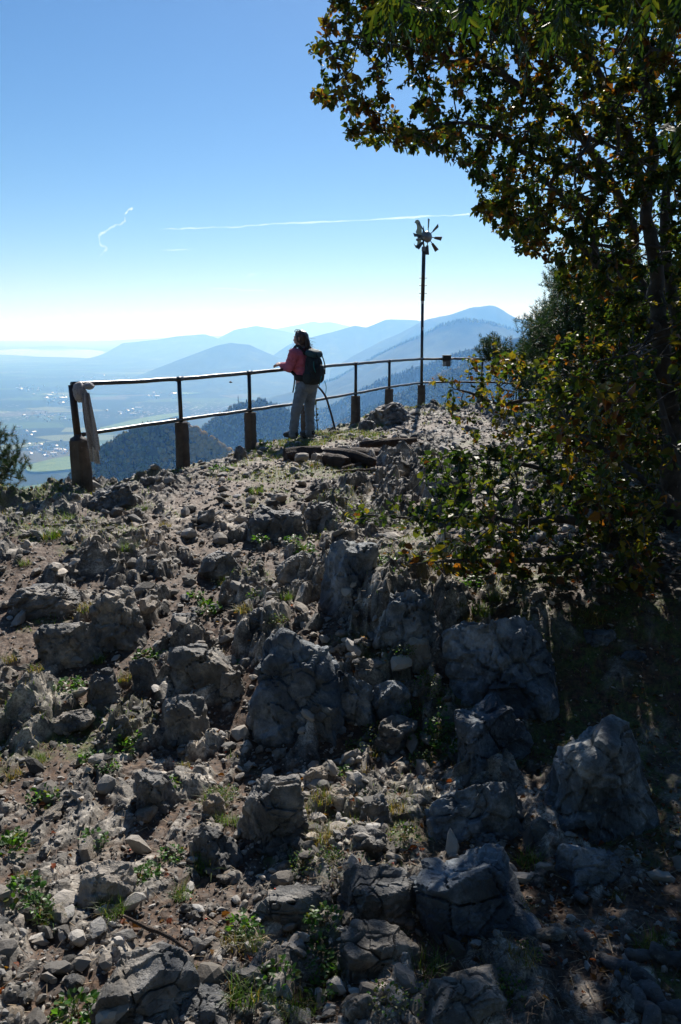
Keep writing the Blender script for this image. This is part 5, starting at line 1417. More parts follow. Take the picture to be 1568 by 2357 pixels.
link('front_pocket', mesh_np('front_pocket', Gp, T, True, None, [M_PACK]), bkp)
for s_ in (-1, 1):
    Vs_ = W * np.array([0.035, 0.075, 0.085]); Gs = Vs_[:, 0:1] * bs + Vs_[:, 1:2] * bd + Vs_[:, 2:3] * up + c0 + bs * s_ * 0.118 - up * 0.13 - bd * 0.01
    link('side_pocket', mesh_np('side_pocket', Gs, T, True, None, [M_PACK]), bkp)
    shd = shL if s_ < 0 else shR
    ld_ = lf if s_ < 0 else -lf
    P = smooth_path([c0 + bs * s_ * 0.06 + up * 0.19 - bd * 0.09, neck + ld_ * 0.085 + up * 0.045 - fw * 0.03, neck + ld_ * 0.095 + up * 0.02 + fw * 0.06, chest + ld_ * 0.105 + fw * 0.135 - up * 0.02, chest + ld_ * 0.130 + fw * 0.06 - up * 0.14, c0 + bs * s_ * 0.115 - up * 0.17 - bd * 0.08], 6)
    mb = MB(); mb.tube(P, 0.022, 8, flat=0.5); link('shoulder_strap', mb.mesh('shoulder_strap', M_STRAP, True), bkp)
hb_ = [waist + (fw * math.cos(a) * 0.150 + lf * math.sin(a) * 0.150) + up * (0.015 + 0.012 * math.cos(a)) for a in np.linspace(-2.6, 2.6, 30)]
mb = MB(); 
for dz in (-0.03, -0.012, 0.006, 0.024): mb.tube([p + up * dz for p in hb_], 0.016, 8)
link('hip_belt', mb.mesh('hip_belt', M_STRAP, True), bkp)
fr = waist + fw * 0.155
def strip(name, pts, m_, r=0.007): 
    mb = MB(); mb.tube(smooth_path(pts, 5), r, 6, flat=0.45); link(name, mb.mesh(name, m_, True), bkp)
strip('belt_buckle', [fr + lf * 0.02, fr + fw * 0.03 + up * 0.01, fr + fw * 0.055 + lf * 0.02 + up * 0.0], M_STRAP, 0.013)
strip('webbing_tail', [waist + fw * 0.10 + lf * 0.115 - up * 0.01, waist + fw * 0.105 + lf * 0.125 - up * 0.10, waist + fw * 0.125 + lf * 0.13 - up * 0.20], M_STRAP, 0.011)
strip('webbing_tail', [chest + lf * 0.145 + fw * 0.05 - up * 0.04, chest + lf * 0.155 + fw * 0.075 - up * 0.10, chest + lf * 0.155 + fw * 0.085 - up * 0.14], M_STRAP, 0.010)
strip('cord', [c0 + bs * 0.09 + bd * 0.13 - up * 0.17, c0 + bs * 0.10 + bd * 0.15 - up * 0.26, c0 + bs * 0.09 + bd * 0.145 - up * 0.36], M_TEAL, 0.005)
strip('cord', [c0 - bs * 0.03 + bd * 0.17 - up * 0.10, c0 - bs * 0.05 + bd * 0.165 - up * 0.17, c0 - bs * 0.04 + bd * 0.13 - up * 0.24], M_TEAL, 0.006)
strip('cord', [c0 - bs * 0.10 + bd * 0.09 + up * 0.10, c0 - bs * 0.11 + bd * 0.10 + up * 0.02, c0 - bs * 0.10 + bd * 0.12 - up * 0.05], M_TEAL, 0.005)
strip('strap', [c0 + bs * 0.06 + bd * 0.10 + up * 0.20, c0 + bs * 0.06 + bd * 0.155 + up * 0.06, c0 + bs * 0.06 + bd * 0.16 - up * 0.08], M_STRAP, 0.009)
strip('strap', [c0 - bs * 0.06 + bd * 0.10 + up * 0.20, c0 - bs * 0.06 + bd * 0.155 + up * 0.06, c0 - bs * 0.06 + bd * 0.16 - up * 0.08], M_STRAP, 0.009)
strip('grab_loop', [c0 + bs * 0.03 - bd * 0.06 + up * 0.27, c0 - bd * 0.065 + up * 0.31, c0 - bs * 0.03 - bd * 0.06 + up * 0.27], M_STRAP, 0.008)
# ------------------------------------------------------------------ trees and bushes
def leaf_mat(name, tr, rough=0.5):
    m = mat(name, (1, 1, 1), rough, attr='col', transl=tr, spec=0.5)
    return m
M_LEAF = leaf_mat('beech leaf', 0.50)
M_BEECH = mat('grey beech bark', (0.085, 0.078, 0.072), 0.85, noise=[(8, (0.035, 0.033, 0.03), 0.45, 0.62), (24, (0.19, 0.185, 0.175), 0.60, 0.72)], bump=0.5, bscale=45)
M_NEED = mat('pine needles', (1, 1, 1), 0.5, attr='col', transl=0.25)
M_PBARK = mat('pine bark', (0.06, 0.045, 0.038), 0.9, noise=[(20, (0.025, 0.02, 0.018), 0.45, 0.6)], bump=0.7, bscale=50)

def in_poly(px, py, poly):
    poly = np.asarray(poly, float); c = np.zeros(len(px), bool)
    x1, y1 = poly[:, 0], poly[:, 1]; x2, y2 = np.roll(x1, -1), np.roll(y1, -1)
    for a, b, d, e in zip(x1, y1, x2, y2):
        k = ((b > py) != (e > py)) & (px < (d - a) * (py - b) / (e - b + 1e-9) + a)
        c ^= k
    return c

def cloud(poly, n, dep, rg, thin=None):
    """points inside a crown: an outline seen from the path, filled through a range of depths"""
    poly = np.array(poly, float); out = []
    lo, hi = poly.min(0), poly.max(0)
    while len(out) < n:
        px, py = rg.uniform(lo[0], hi[0], 400), rg.uniform(lo[1], hi[1], 400)
        ok = in_poly(px, py, poly)
        if thin is not None: ok &= rg.uniform(size=400) < thin(px, py)
        for a, b in zip(px[ok], py[ok]):
            Y = dep(a, b, rg); out.append(at_y(a, b, Y))
    return np.array(out[:n])

def grow(stems, pts, rg, step=0.12, r_tip=0.0022, exp_=0.47, wob=0.25, lift=0.0):
    """stems: list of (points, radii); twigs then reach every point from the nearest wood. returns nodes, parents, radii, tip counts"""
    N = np.zeros((len(pts) * 26 + 4000, 3)); par = np.full(len(N), -1); fixed = np.zeros(len(N)); n = 0; gen = np.zeros(len(N), int)
    for P, rad in stems:
        Q = smooth_path(P, 7); r = np.interp(np.linspace(0, 1, len(Q)), np.linspace(0, 1, len(rad)), rad)
        p0 = -1
        if n:
            d = ((N[:n] - Q[0]) ** 2).sum(1); p0 = int(d.argmin())
        for i, (q, rr) in enumerate(zip(Q, r)):
            N[n] = q; par[n] = p0 if i == 0 else n - 1; fixed[n] = rr; n += 1
    ns = n
    d0 = np.array([np.sqrt(((N[:ns] - p) ** 2).sum(1)).min() for p in pts])
    for k in np.argsort(d0):
        p = pts[k]
        d = np.sqrt(((N[:n] - p) ** 2).sum(1)) + 0.015 * gen[:n]
        i = int(d.argmin()); a = N[i]; L_ = np.linalg.norm(p - a)
        m = max(2, int(L_ / step) + 1)
        # leave the parent in a curve
        g = N[i] - N[par[i]] if par[i] >= 0 else np.array([0, 0, 1.0])
        g = g / (np.linalg.norm(g) + 1e-9) * L_ * 0.30
        b = a + g + np.array([0, 0, lift * L_])
        prev = i
        for t in np.linspace(0, 1, m + 1)[1:]:
            q = a * (1 - t) ** 2 + 2 * (b * 0.5 + (a + p) * 0.25) * t * (1 - t) + p * t * t
            if t < 0.999: q = q + rg.normal(size=3) * wob * step * 0.5
            N[n] = q; par[n] = prev; gen[n] = gen[i] + 1; prev = n; n += 1
    N, par, fixed = N[:n], par[:n], fixed[:n]
    cnt = np.zeros(n); has = np.zeros(n, bool); has[par[par >= 0]] = True
    cnt[~has] = 1
    for i in range(n - 1, -1, -1):
        if par[i] >= 0: cnt[par[i]] += cnt[i]
    rad = r_tip * np.maximum(cnt, 1) ** exp_
    rad = np.where(fixed > 0, fixed, rad)
    return N, par, rad, cnt, ns

def wood_mesh(N, par, rad, cnt, name, m, parent, rough=0.0, seed=0):
    kids = [[] for _ in N]
    for i, p in enumerate(par):
        if p >= 0: kids[p].append(i)
    mb = MB(); start = [i for i in range(len(N)) if par[i] < 0]
    while start:
        i = start.pop(); c = [i]
        if par[i] >= 0: c = [par[i], i]
        while kids[c[-1]]:
            ks = sorted(kids[c[-1]], key=lambda k: -cnt[k] - 1e4 * (rad[k] > 0.8 * rad[c[-1]]))
            start += ks[1:]; c.append(ks[0])
        if len(c) < 2: continue
        r = rad[c].copy()
        if par[i] >= 0: r[0] = min(r[0], r[1] * 1.25)
        mx = r.max()
        P = N[c]
        if mx > 0.03:
            k = np.arange(len(c)); P = P + 0.25 * mx * np.stack([fbm2(k * 0.4, k * 0 + 1 + i, 2, seed), fbm2(k * 0.4, k * 0 + 9 + i, 2, seed), k * 0], 1)
            r = r * (1 + 0.16 * fbm2(k * 0.5, k * 0 + i, 2, seed + 4))
        mb.tube(P, r, 12 if mx > 0.05 else (8 if mx > 0.015 else 5 if mx > 0.004 else 4), cap=False)
    return mb.build(name, m, parent, smooth=True)

def leaves_np(P, D, Nn, size, width, col, fold=0.25, droop=0.2, rg=rng):
    D = D / (np.linalg.norm(D, axis=1)[:, None] + 1e-9)
    S = np.cross(D, Nn); S /= np.linalg.norm(S, axis=1)[:, None] + 1e-9
    Nn = np.cross(S, D)
    w = (size * width)[:, None]; l = size[:, None]
    f = fold * w
    b = P; m = P + D * l * 0.5 - Nn * droop * l * 0.12; t = P + D * l - Nn * droop * l * 0.5
    vs = [b, m, t]
    for s in (-1, 1):
        vs.append(P + D * l * 0.30 + S * s * w * 0.92 + Nn * f); vs.append(P + D * l * 0.68 + S * s * w * 0.78 + Nn * (f - droop * l * 0.2))
    V = np.stack(vs, 1).reshape(-1, 3); n = len(P); k = (np.arange(n) * 7)[:, None]
    Q = np.concatenate([k + np.array([[0, 5, 6, 1]]), k + np.array([[0, 1, 4, 3]])]); T = np.concatenate([k + np.array([[1, 6, 2]]), k + np.array([[1, 2, 4]])])
    C = np.repeat(col, 7, axis=0)
    return V, Q, T, C

def leaf_cols(P, rg, autumn=0.4, seed=0):
    n = len(P)
    pal = np.array([[0.016, 0.034, 0.010], [0.030, 0.055, 0.012], [0.065, 0.085, 0.016], [0.14, 0.115, 0.016], [0.15, 0.060, 0.014], [0.075, 0.030, 0.012]])
    au = fbm3(P[:, 0] * 1.3, P[:, 1] * 1.3, P[:, 2] * 1.3, 3, seed) * 1.3 + autumn - 0.4 + rg.normal(size=n) * 0.35
    g = rg.uniform(size=n)
    idx = np.where(au < -0.25, np.where(g < 0.6, 0, 1), np.where(au < 0.1, np.where(g < 0.45, 1, 2), np.where(au < 0.4, np.where(g < 0.45, 2, 3), np.where(g < 0.40, 3, np.where(g < 0.75, 4, 5)))))
    return pal[idx] * rg.uniform(0.7, 1.35, n)[:, None]

def leafy(N, par, cnt, ns, rg, per, size, maxc=3, autumn=0.4, seed=0, droop=0.2, hang=0.25, spread=0.03, width=0.34):
    i = np.where((np.arange(len(N)) >= ns) & (cnt <= maxc))[0]
    n = int(len(i) * per)
    k = i[rg.integers(len(i), size=n)]
    t = rg.uniform(size=n)[:, None]
    A, B = N[par[k]], N[k]
    P = A * (1 - t) + B * t + rg.normal(size=(n, 3)) * spread * 0.35
    ax = B - A; ax /= np.linalg.norm(ax, axis=1)[:, None] + 1e-9
    D = ax * 0.6 + rg.normal(size=(n, 3)) * 0.75 + np.array([0, 0, -hang])
    Nn = rg.normal(size=(n, 3)) * 0.55 + np.array([0, 0, 1.0])
    s = size * np.clip(np.exp(rg.normal(size=n) * 0.28), 0.45, 1.6)
    return leaves_np(P, D, Nn, s, np.full(n, width), leaf_cols(P, rg, autumn, seed), 0.3, droop)

def leaf_obj(name, parts, m, parent):
    mb = MB()
    Vs, Qs, Ts, Cs = [], [], [], []; b = 0
    for V, Q, T, C in parts: Vs.append(V); Qs.append(Q + b); Ts.append(T + b); Cs.append(C); b += len(V)
    return link(name, mesh_np(name, np.concatenate(Vs), [np.concatenate(Qs), np.concatenate(Ts)], False, {'col': np.concatenate(Cs)}, [m]), parent)

def px3(pts): return [at_y(a, b, Y) for a, b, Y in pts]
def base_at(px, py, dz=-0.1):
    p = gpix(px, py); p[2] = float(gz(p[0], p[1])[0]) + dz; return p

# ---- the big beech on the right
rt = np.random.default_rng(21)
crown = [(752, -60), (757, 20), (775, 45), (735, 80), (688, 103), (720, 125), (745, 150), (760, 175), (712, 205), (725, 235), (765, 240), (800, 262), (800, 292), (772, 318), (800, 330), (845, 322), (850, 350), (895, 330), (940, 352), (985, 345), (1025, 365), (1058, 360), (1062, 395), (1090, 410), (1078, 435), (1115, 455), (1092, 490), (1140, 500), (1115, 515), (1158, 548), (1200, 555), (1190, 580), (1245, 596), (1300, 612), (1290, 650), (1330, 690), (1360, 760), (1420, 840), (1450, 900), (1620, 930), (1950, 850), (2000, -350), (1500, -480), (900, -300)]
def thin(px, py):
    t = np.clip(0.42 + (px - 760) / 420 + 0.25 * (py < 120), 0.30, 1)
    for gx, gy, sx, sy, k in ((945, 215, 70, 55, 0.75), (1005, 262, 60, 24, 0.9), (1030, 150, 60, 14, 0.8), (900, 160, 40, 30, 0.5), (860, 245, 60, 22, 0.5), (1060, 245, 50, 40, 0.6), (1225, 420, 40, 20, 0.5), (1180, 165, 40, 30, 0.5)):
        t = t * (1 - k * np.exp(-((px - gx) / sx) ** 2 - ((py - gy) / sy) ** 2))
    t = t * np.where(px > 1600, 0.55, 1) * np.where(py < -60, 0.5, 1)
    return t
def dep(px, py, rg):
    c = 6.2 - 0.7 * np.clip((1100 - px) / 400, 0, 1)
    w = 0.5 + 0.9 * np.clip((px - 900) / 500, 0, 1)
    return float(np.clip(c + rg.normal() * w, 4.3, 8.6))
att = cloud(crown, 4000, dep, rt, thin)
bb = base_at(1552, 1215)
Yb_ = bb[1]
TRK = np.array([(480, 1492), (575, 1506), (655, 1512), (735, 1515), (815, 1523), (895, 1531), (974, 1545), (1081, 1550), (1215, 1552)], float)
def clear_trunk(A, wid=30):
    """the trunk stands free of leaves on the side of the path"""
    d = A - np.array([0, 0, CAMZ]); dz = d[:, 1] * CP - d[:, 2] * SP
    px = CX + F * d[:, 0] / dz; py = CY - F * (d[:, 1] * SP + d[:, 2] * CP) / dz
    k = (np.abs(px - np.interp(py, TRK[:, 0], TRK[:, 1])) < wid) & (py > 470) & (A[:, 1] < Yb_ + 0.15)
    return A[~k]
att = clear_trunk(att)
stems = [
 ([bb, at_y(1550, 1081, Yb_), at_y(1545, 974, Yb_), at_y(1531, 895, Yb_ + 0.05), at_y(1523, 815, Yb_ + 0.05), at_y(1515, 735, Yb_), at_y(1512, 655, Yb_), at_y(1506, 575, Yb_), at_y(1490, 480, Yb_), at_y(1500, 350, Yb_ + 0.1), at_y(1480, 150, Yb_ + 0.1), at_y(1440, -80, Yb_)], [0.115, 0.085, 0.075, 0.070, 0.066, 0.060, 0.056, 0.05, 0.045, 0.038, 0.028, 0.015]),
 (px3([(1545, 930, Yb_), (1560, 760, Yb_ + 0.25), (1541, 650, Yb_ + 0.3), (1531, 575, Yb_ + 0.3), (1540, 420, Yb_ + 0.3), (1580, 200, Yb_ + 0.2), (1600, -50, Yb_)]), [0.06, 0.05, 0.045, 0.04, 0.034, 0.025, 0.012]),
 (px3([(1514, 765, Yb_), (1499, 750, Yb_ - 0.1), (1443, 714, Yb_ - 0.3), (1417, 666, Yb_ - 0.35), (1377, 629, Yb_ - 0.4), (1371, 575, Yb_ - 0.4), (1345, 510, Yb_ - 0.45), (1280, 440, Yb_ - 0.5), (1235, 400, Yb_ - 0.5)]), [0.05, 0.042, 0.036, 0.032, 0.028, 0.025, 0.02, 0.014, 0.008]),
 (px3([(1512, 690, Yb_), (1490, 680, Yb_ + 0.2), (1465, 642, Yb_ + 0.3), (1449, 602, Yb_ + 0.3), (1460, 540, Yb_ + 0.25), (1420, 440, Yb_ + 0.2), (1315, 277, Yb_ - 0.2), (1269, 243, Yb_ - 0.3), (1193, 197, Yb_ - 0.5), (1147, 162, Yb_ - 0.55), (1078, 139, Yb_ - 0.6), (1031, 142, Yb_ - 0.6), (930, 110, Yb_ - 0.7), (840, 95, Yb_ - 0.75)]), [0.042, 0.04, 0.038, 0.036, 0.034, 0.032, 0.028, 0.025, 0.022, 0.019, 0.015, 0.012, 0.008, 0.005]),
 (px3([(1420, 440, Yb_ + 0.2), (1340, 395, Yb_), (1274, 376, Yb_ - 0.2), (1199, 347, Yb_ - 0.3), (1159, 306, Yb_ - 0.4), (1101, 289, Yb_ - 0.5), (1043, 283, Yb_ - 0.5), (975, 300, Yb_ - 0.6), (900, 292, Yb_ - 0.6)]), [0.028, 0.026, 0.022, 0.019, 0.016, 0.013, 0.010, 0.007, 0.004]),
 (px3([(1375, 610, Yb_ - 0.4), (1330, 560, Yb_ - 0.45), (1270, 520, Yb_ - 0.5), (1200, 500, Yb_ - 0.5), (1150, 470, Yb_ - 0.5)]), [0.022, 0.018, 0.013, 0.008, 0.004]),
 (px3([(1490, 480, Yb_), (1440, 300, Yb_ - 0.3), (1350, 120, Yb_ - 0.5), (1230, 30, Yb_ - 0.6), (1080, -20, Yb_ - 0.7), (900, 20, Yb_ - 0.7)]), [0.035, 0.03, 0.024, 0.018, 0.012, 0.006]),
 (px3([(1515, 735, Yb_), (1480, 800, Yb_ - 0.3), (1430, 850, Yb_ - 0.5), (1380, 870, Yb_ - 0.6)]), [0.025, 0.02, 0.014, 0.007]),
]
beech = thing('beech_tree', 'large autumn beech leaning over the path at the right, leaves turning brown', 'tree', bb)
off = np.array(bb)
def shift(stems): return [([np.array(p) - off for p in P], r) for P, r in stems]
N_, par_, rad_, cnt_, ns_ = grow(shift(stems), att - off, rt, 0.13, 0.0021, 0.46)
wood_mesh(N_, par_, rad_, cnt_, 'trunk', M_BEECH, beech, seed=1)
leaf_obj('crown', [leafy(N_, par_, cnt_, ns_, rt, 12.5, 0.036, 4, 0.36, 5)], M_LEAF, beech)
print('beech nodes', len(N_))

# ---- low beech bushes in front, several stems sprawling to the left
def bush(name, label, stems_px, poly, n, dep_, per, size, seed, autumn=0.45, base=None, thin_=None, cat='bush'):
    global off
    rg = np.random.default_rng(seed)
    b = base if base is not None else stems_px[0][0][0]
    off = np.array(b, float)
    o = thing(name, label, cat, off)
    A = clear_trunk(cloud(poly, n, dep_, rg, thin_))
    N, par, rad, cnt, ns = grow(shift(stems_px), A - off, rg, 0.08, 0.0019, 0.45, 0.45)
    wood_mesh(N, par, rad, cnt, 'stem', M_BEECH, o, seed=seed)
    leaf_obj('foliage', [leafy(N, par, cnt, ns, rg, per, size, 3, autumn, seed, droop=0.35, hang=0.1, width=0.42)], M_LEAF, o)
    return o

b1 = base_at(1520, 1180)
bush('beech_bush', 'low beech bush with bent bare stems reaching in front of the far railing',
     [([b1] + px3([(1518, 1067, b1[1]), (1504, 1001, b1[1] - 0.05), (1486, 948, b1[1] - 0.1), (1478, 895, b1[1] - 0.1), (1491, 863, b1[1] - 0.1), (1523, 820, b1[1] - 0.15), (1600, 760, b1[1] - 0.2)]), [0.045, 0.04, 0.034, 0.030, 0.028, 0.026, 0.024, 0.015]),
      (px3([(1495, 960, b1[1] - 0.1), (1440, 870, b1[1] - 0.2), (1380, 862, b1[1] - 0.3), (1330, 850, b1[1] - 0.3)]), [0.02, 0.015, 0.010, 0.005]),
      (px3([(1516, 1090, b1[1]), (1430, 1035, b1[1] - 0.2), (1340, 1018, b1[1] - 0.2), (1290, 950, b1[1] - 0.1), (1230, 920, b1[1]), (1150, 930, b1[1]), (1085, 905, b1[1]), (1045, 895, b1[1])]), [0.036, 0.030, 0.026, 0.022, 0.018, 0.014, 0.010, 0.005]),
      (px3([(1230, 920, b1[1]), (1160, 880, b1[1]), (1108, 870, b1[1]), (1095, 830, b1[1]), (1080, 800, b1[1])]), [0.012, 0.010, 0.008, 0.006, 0.003])],
     [(990, 880), (1000, 850), (1045, 835), (1065, 850), (1075, 800), (1110, 850), (1130, 790), (1185, 800), (1215, 830), (1260, 800), (1330, 760), (1420, 700), (1640, 650), (1640, 1090), (1500, 1110), (1380, 1060), (1250, 1070), (1150, 1040), (1060, 1010), (1030, 950), (1000, 920)], 900,
     lambda a, b, rg: float(b1[1] + rg.normal() * 0.45 + 0.0015 * (1250 - a)), 3.6, 0.043, 31, 0.36, b1, lambda px, py: np.clip(0.3 + (px - 1000) / 300, 0.35, 1))
b2 = base_at(1470, 1330)
bush('beech_bush', 'sprawling green beech bush overhanging the granite stump and the rocks',
     [([b2] + px3([(1440, 1260, b2[1]), (1380, 1215, b2[1] - 0.05), (1290, 1195, b2[1] - 0.1), (1200, 1205, b2[1] - 0.1), (1120, 1190, b2[1] - 0.1), (1010, 1195, b2[1] - 0.05), (900, 1190, b2[1] - 0.05), (810, 1182, b2[1] - 0.05)]), [0.040, 0.034, 0.028, 0.023, 0.018, 0.014, 0.010, 0.007, 0.004]),
      (px3([(1400, 1235, b2[1]), (1340, 1120, b2[1] + 0.2), (1250, 1080, b2[1] + 0.3), (1150, 1060, b2[1] + 0.4), (1060, 1050, b2[1] + 0.5)]), [0.028, 0.022, 0.016, 0.010, 0.005]),
      (px3([(1420, 1250, b2[1]), (1290, 1285, b2[1] - 0.2), (1160, 1290, b2[1] - 0.25), (1040, 1290, b2[1] - 0.3), (940, 1300, b2[1] - 0.3)]), [0.026, 0.02, 0.015, 0.009, 0.004]),
      (px3([(1440, 1260, b2[1]), (1500, 1180, b2[1]), (1580, 1150, b2[1])]), [0.03, 0.024, 0.015])],
     [(785, 1205), (788, 1165), (815, 1160), (835, 1185), (880, 1165), (905, 1130), (935, 1150), (960, 1060), (1040, 1020), (1150, 1010), (1300, 1050), (1450, 1080), (1640, 1080), (1640, 1330), (1480, 1370), (1350, 1330), (1200, 1335), (1080, 1325), (960, 1330), (880, 1318), (870, 1290), (930, 1255), (880, 1215)], 800,
     lambda a, b, rg: float(b2[1] + rg.normal() * 0.35 + 0.0012 * (1230 - b)), 3.4, 0.040, 32, 0.28, b2, lambda px, py: np.clip(0.35 + (px - 850) / 380, 0.35, 1))
b3 = base_at(1640, 1400)
bush('beech_bush', 'dark beech bush filling the shaded right edge beside the tree trunk',
     [([b3] + px3([(1620, 1250, b3[1]), (1580, 1100, b3[1] + 0.2), (1540, 980, b3[1] + 0.3), (1500, 850, b3[1] + 0.4)]), [0.04, 0.034, 0.026, 0.018, 0.008]),
      (px3([(1610, 1200, b3[1]), (1500, 1120, b3[1] + 0.3), (1400, 1040, b3[1] + 0.5), (1300, 980, b3[1] + 0.7)]), [0.028, 0.022, 0.014, 0.006])],
     [(1230, 930), (1300, 860), (1420, 800), (1700, 700), (1750, 1380), (1560, 1400), (1440, 1330), (1380, 1220), (1300, 1120)], 950,
     lambda a, b, rg: float(b3[1] + 0.8 + rg.normal() * 0.7), 3.6, 0.042, 33, 0.34, b3)

# ---- mountain pines
def pine(label, base, stems_px, poly, n, dep_, seed, per=46, ln=0.055, shoot=0.13, thick=0.0032, extra=6):
    global off
    rg = np.random.default_rng(seed); off = np.array(base, float)
    o = thing('pine_tree', label, 'tree', off)
    A = cloud(poly, n, dep_, rg) - off
    N, par, rad, cnt, ns = grow(shift(stems_px), A, rg, 0.16, 0.0045, 0.42, 0.3)
    # shoots turn upwards at their ends
    tips = np.where(cnt <= 1.01)[0]; tips = tips[tips >= ns]
    wood_mesh(N, par, rad, cnt, 'trunk', M_PBARK, o, seed=seed)
    P0 = N[tips]; ax = N[tips] - N[par[tips]]; ax /= np.linalg.norm(ax, axis=1)[:, None] + 1e-9
    ax = ax * 0.5 + np.array([0, 0, 0.75]) + rg.normal(size=ax.shape) * 0.3; ax /= np.linalg.norm(ax, axis=1)[:, None]
    Pa = np.concatenate([P0] + [P0 + rg.normal(size=P0.shape) * 0.075 for _ in range(extra)]); axa = np.concatenate([ax] + [ax + rg.normal(size=ax.shape) * 0.35 for _ in range(extra)])
    axa /= np.linalg.norm(axa, axis=1)[:, None]
    m = len(Pa) * per
    i = np.repeat(np.arange(len(Pa)), per); t = rg.uniform(-0.2, 1, m)[:, None]
    B = Pa[i] + axa[i] * shoot * t
    rd = rg.normal(size=(m, 3)); rd -= axa[i] * (rd * axa[i]).sum(1)[:, None]; rd /= np.linalg.norm(rd, axis=1)[:, None]
    d = rd * 0.75 + axa[i] * 0.62; d /= np.linalg.norm(d, axis=1)[:, None]
    s = np.cross(d, rg.normal(size=(m, 3))); s /= np.linalg.norm(s, axis=1)[:, None] + 1e-9
    l = ln * rg.uniform(0.7, 1.2, m)[:, None]
    V = np.stack([B - s * thick, B + s * thick, B + d * l], 1).reshape(-1, 3)
    T = np.arange(m * 3).reshape(-1, 3)
    g = rg.uniform(0.6, 1.5, m)[:, None] * np.where(rg.uniform(size=m) < 0.12, 2.0, 1.0)[:, None]
    C = np.repeat(np.array([[0.016, 0.036, 0.015]]) * g * (1 + 0.25 * rg.normal(size=(m, 1)) * np.array([[1, 0.3, 0]])), 3, axis=0)
    link('crown', mesh_np('crown', V, T, False, {'col': np.clip(C, 0.003, 1)}, [M_NEED]), o)
    return o
pb = base_at(1420, 1060)
pine('dark mountain pine standing behind the beech at the right', pb,
     [([pb] + px3([(1418, 960, pb[1]), (1415, 850, pb[1]), (1405, 740, pb[1]), (1400, 640, pb[1])]), [0.09, 0.08, 0.065, 0.045, 0.02]),
      (px3([(1416, 900, pb[1]), (1340, 860, pb[1]), (1270, 830, pb[1])]), [0.04, 0.03, 0.012]), (px3([(1412, 820, pb[1]), (1340, 770, pb[1]), (1260, 740, pb[1])]), [0.04, 0.03, 0.012]),
      (px3([(1405, 740, pb[1]), (1350, 680, pb[1]), (1290, 650, pb[1])]), [0.035, 0.025, 0.010])],
     [(1275, 640), (1300, 622), (1340, 640), (1400, 600), (1500, 620), (1640, 640), (1660, 1020), (1480, 1050), (1330, 1000), (1260, 950), (1235, 890), (1228, 840), (1215, 812), (1222, 780), (1210, 745), (1238, 750), (1245, 715), (1262, 705), (1292, 705), (1282, 675)], 1200,
     lambda a, b, rg: float(pb[1] + rg.normal() * 0.6), 41)
pc = base_at(1230, 985, -0.6); pc[1] = 15.6; pc[0] = at_y(1200, 900, 15.6)[0]; pc[2] = -0.3
pine('small low pine peeping over the far railing', pc,
     [([pc] + px3([(1198, 860, 15.6), (1185, 820, 15.6), (1160, 800, 15.6)]), [0.05, 0.04, 0.03, 0.015])],
     [(1112, 795), (1118, 780), (1132, 782), (1145, 800), (1165, 810), (1195, 805), (1230, 800), (1240, 905), (1190, 900), (1160, 860), (1135, 835), (1115, 820)], 60,
     lambda a, b, rg: float(15.6 + rg.normal() * 0.3), 42, 50, 0.075, 0.16, 0.0045)
pl_ = np.array([at_y(-25, 1140, 8.4)[0], 8.4, -0.85])
pine('small bushy pine cut off by the left edge, growing below the rim', pl_,
     [([pl_] + px3([(-28, 1120, 8.4), (-30, 1050, 8.4), (-15, 1010, 8.4)]), [0.05, 0.045, 0.035, 0.015]), (px3([(-28, 1125, 8.4), (10, 1090, 8.35), (35, 1055, 8.3)]), [0.025, 0.02, 0.010])],
     [(-120, 960), (-10, 975), (6, 982), (14, 1010), (12, 1040), (25, 1060), (34, 1040), (45, 1045), (52, 1070), (50, 1105), (44, 1135), (-10, 1160), (-120, 1160)], 75,
     lambda a, b, rg: float(8.4 + rg.normal() * 0.22), 43, 120, 0.048, 0.11, 0.0017, 3)

# ---- rowan whose branch hangs into the top of the view; its roots cross the bottom corner
rwb = np.array([1.75, 2.0, float(gz(1.75, 2.0)[0]) - 0.1])
rw = thing('rowan_tree', 'rowan at the right edge with long green leaflets hanging into the top', 'tree', rwb)
off = rwb
rg = np.random.default_rng(51)
Yr = 2.7
st_ = [([rwb, rwb + [0.1, 0.05, 1.0], rwb + [0.15, 0.2, 2.0], rwb + [0.05, 0.5, 2.9]], [0.12, 0.09, 0.075, 0.05]),
       ([rwb + [0.15, 0.2, 2.0]] + px3([(1700, -60, Yr), (1500, -70, Yr), (1330, -40, Yr), (1200, -10, Yr), (1080, -15, Yr), (960, -10, Yr)]), [0.03, 0.025, 0.018, 0.013, 0.010, 0.006, 0.003])]
poly = [(870, -40), (890, 30), (925, 15), (1000, 30), (1080, 40), (1130, 20), (1210, 75), (1280, 60), (1400, 30), (1560, 40), (1640, -60), (1500, -140), (1000, -120)]
A = cloud(poly, 85, lambda a, b, r_: float(Yr + r_.normal() * 0.25), rg) - off
A = np.concatenate([A, [at_y(1545, 282, 2.6) - off, at_y(1560, 296, 2.65) - off, at_y(1210, 100, 2.7) - off]])
N, par, rad, cnt, ns = grow(shift(st_), A, rg, 0.06, 0.0016, 0.45, 0.3)
wood_mesh(N, par, rad, cnt, 'trunk', M_BEECH, rw, seed=5)
lf_ = []
tp_ = np.where((cnt <= 1.01))[0]; tp_ = tp_[tp_ >= ns]
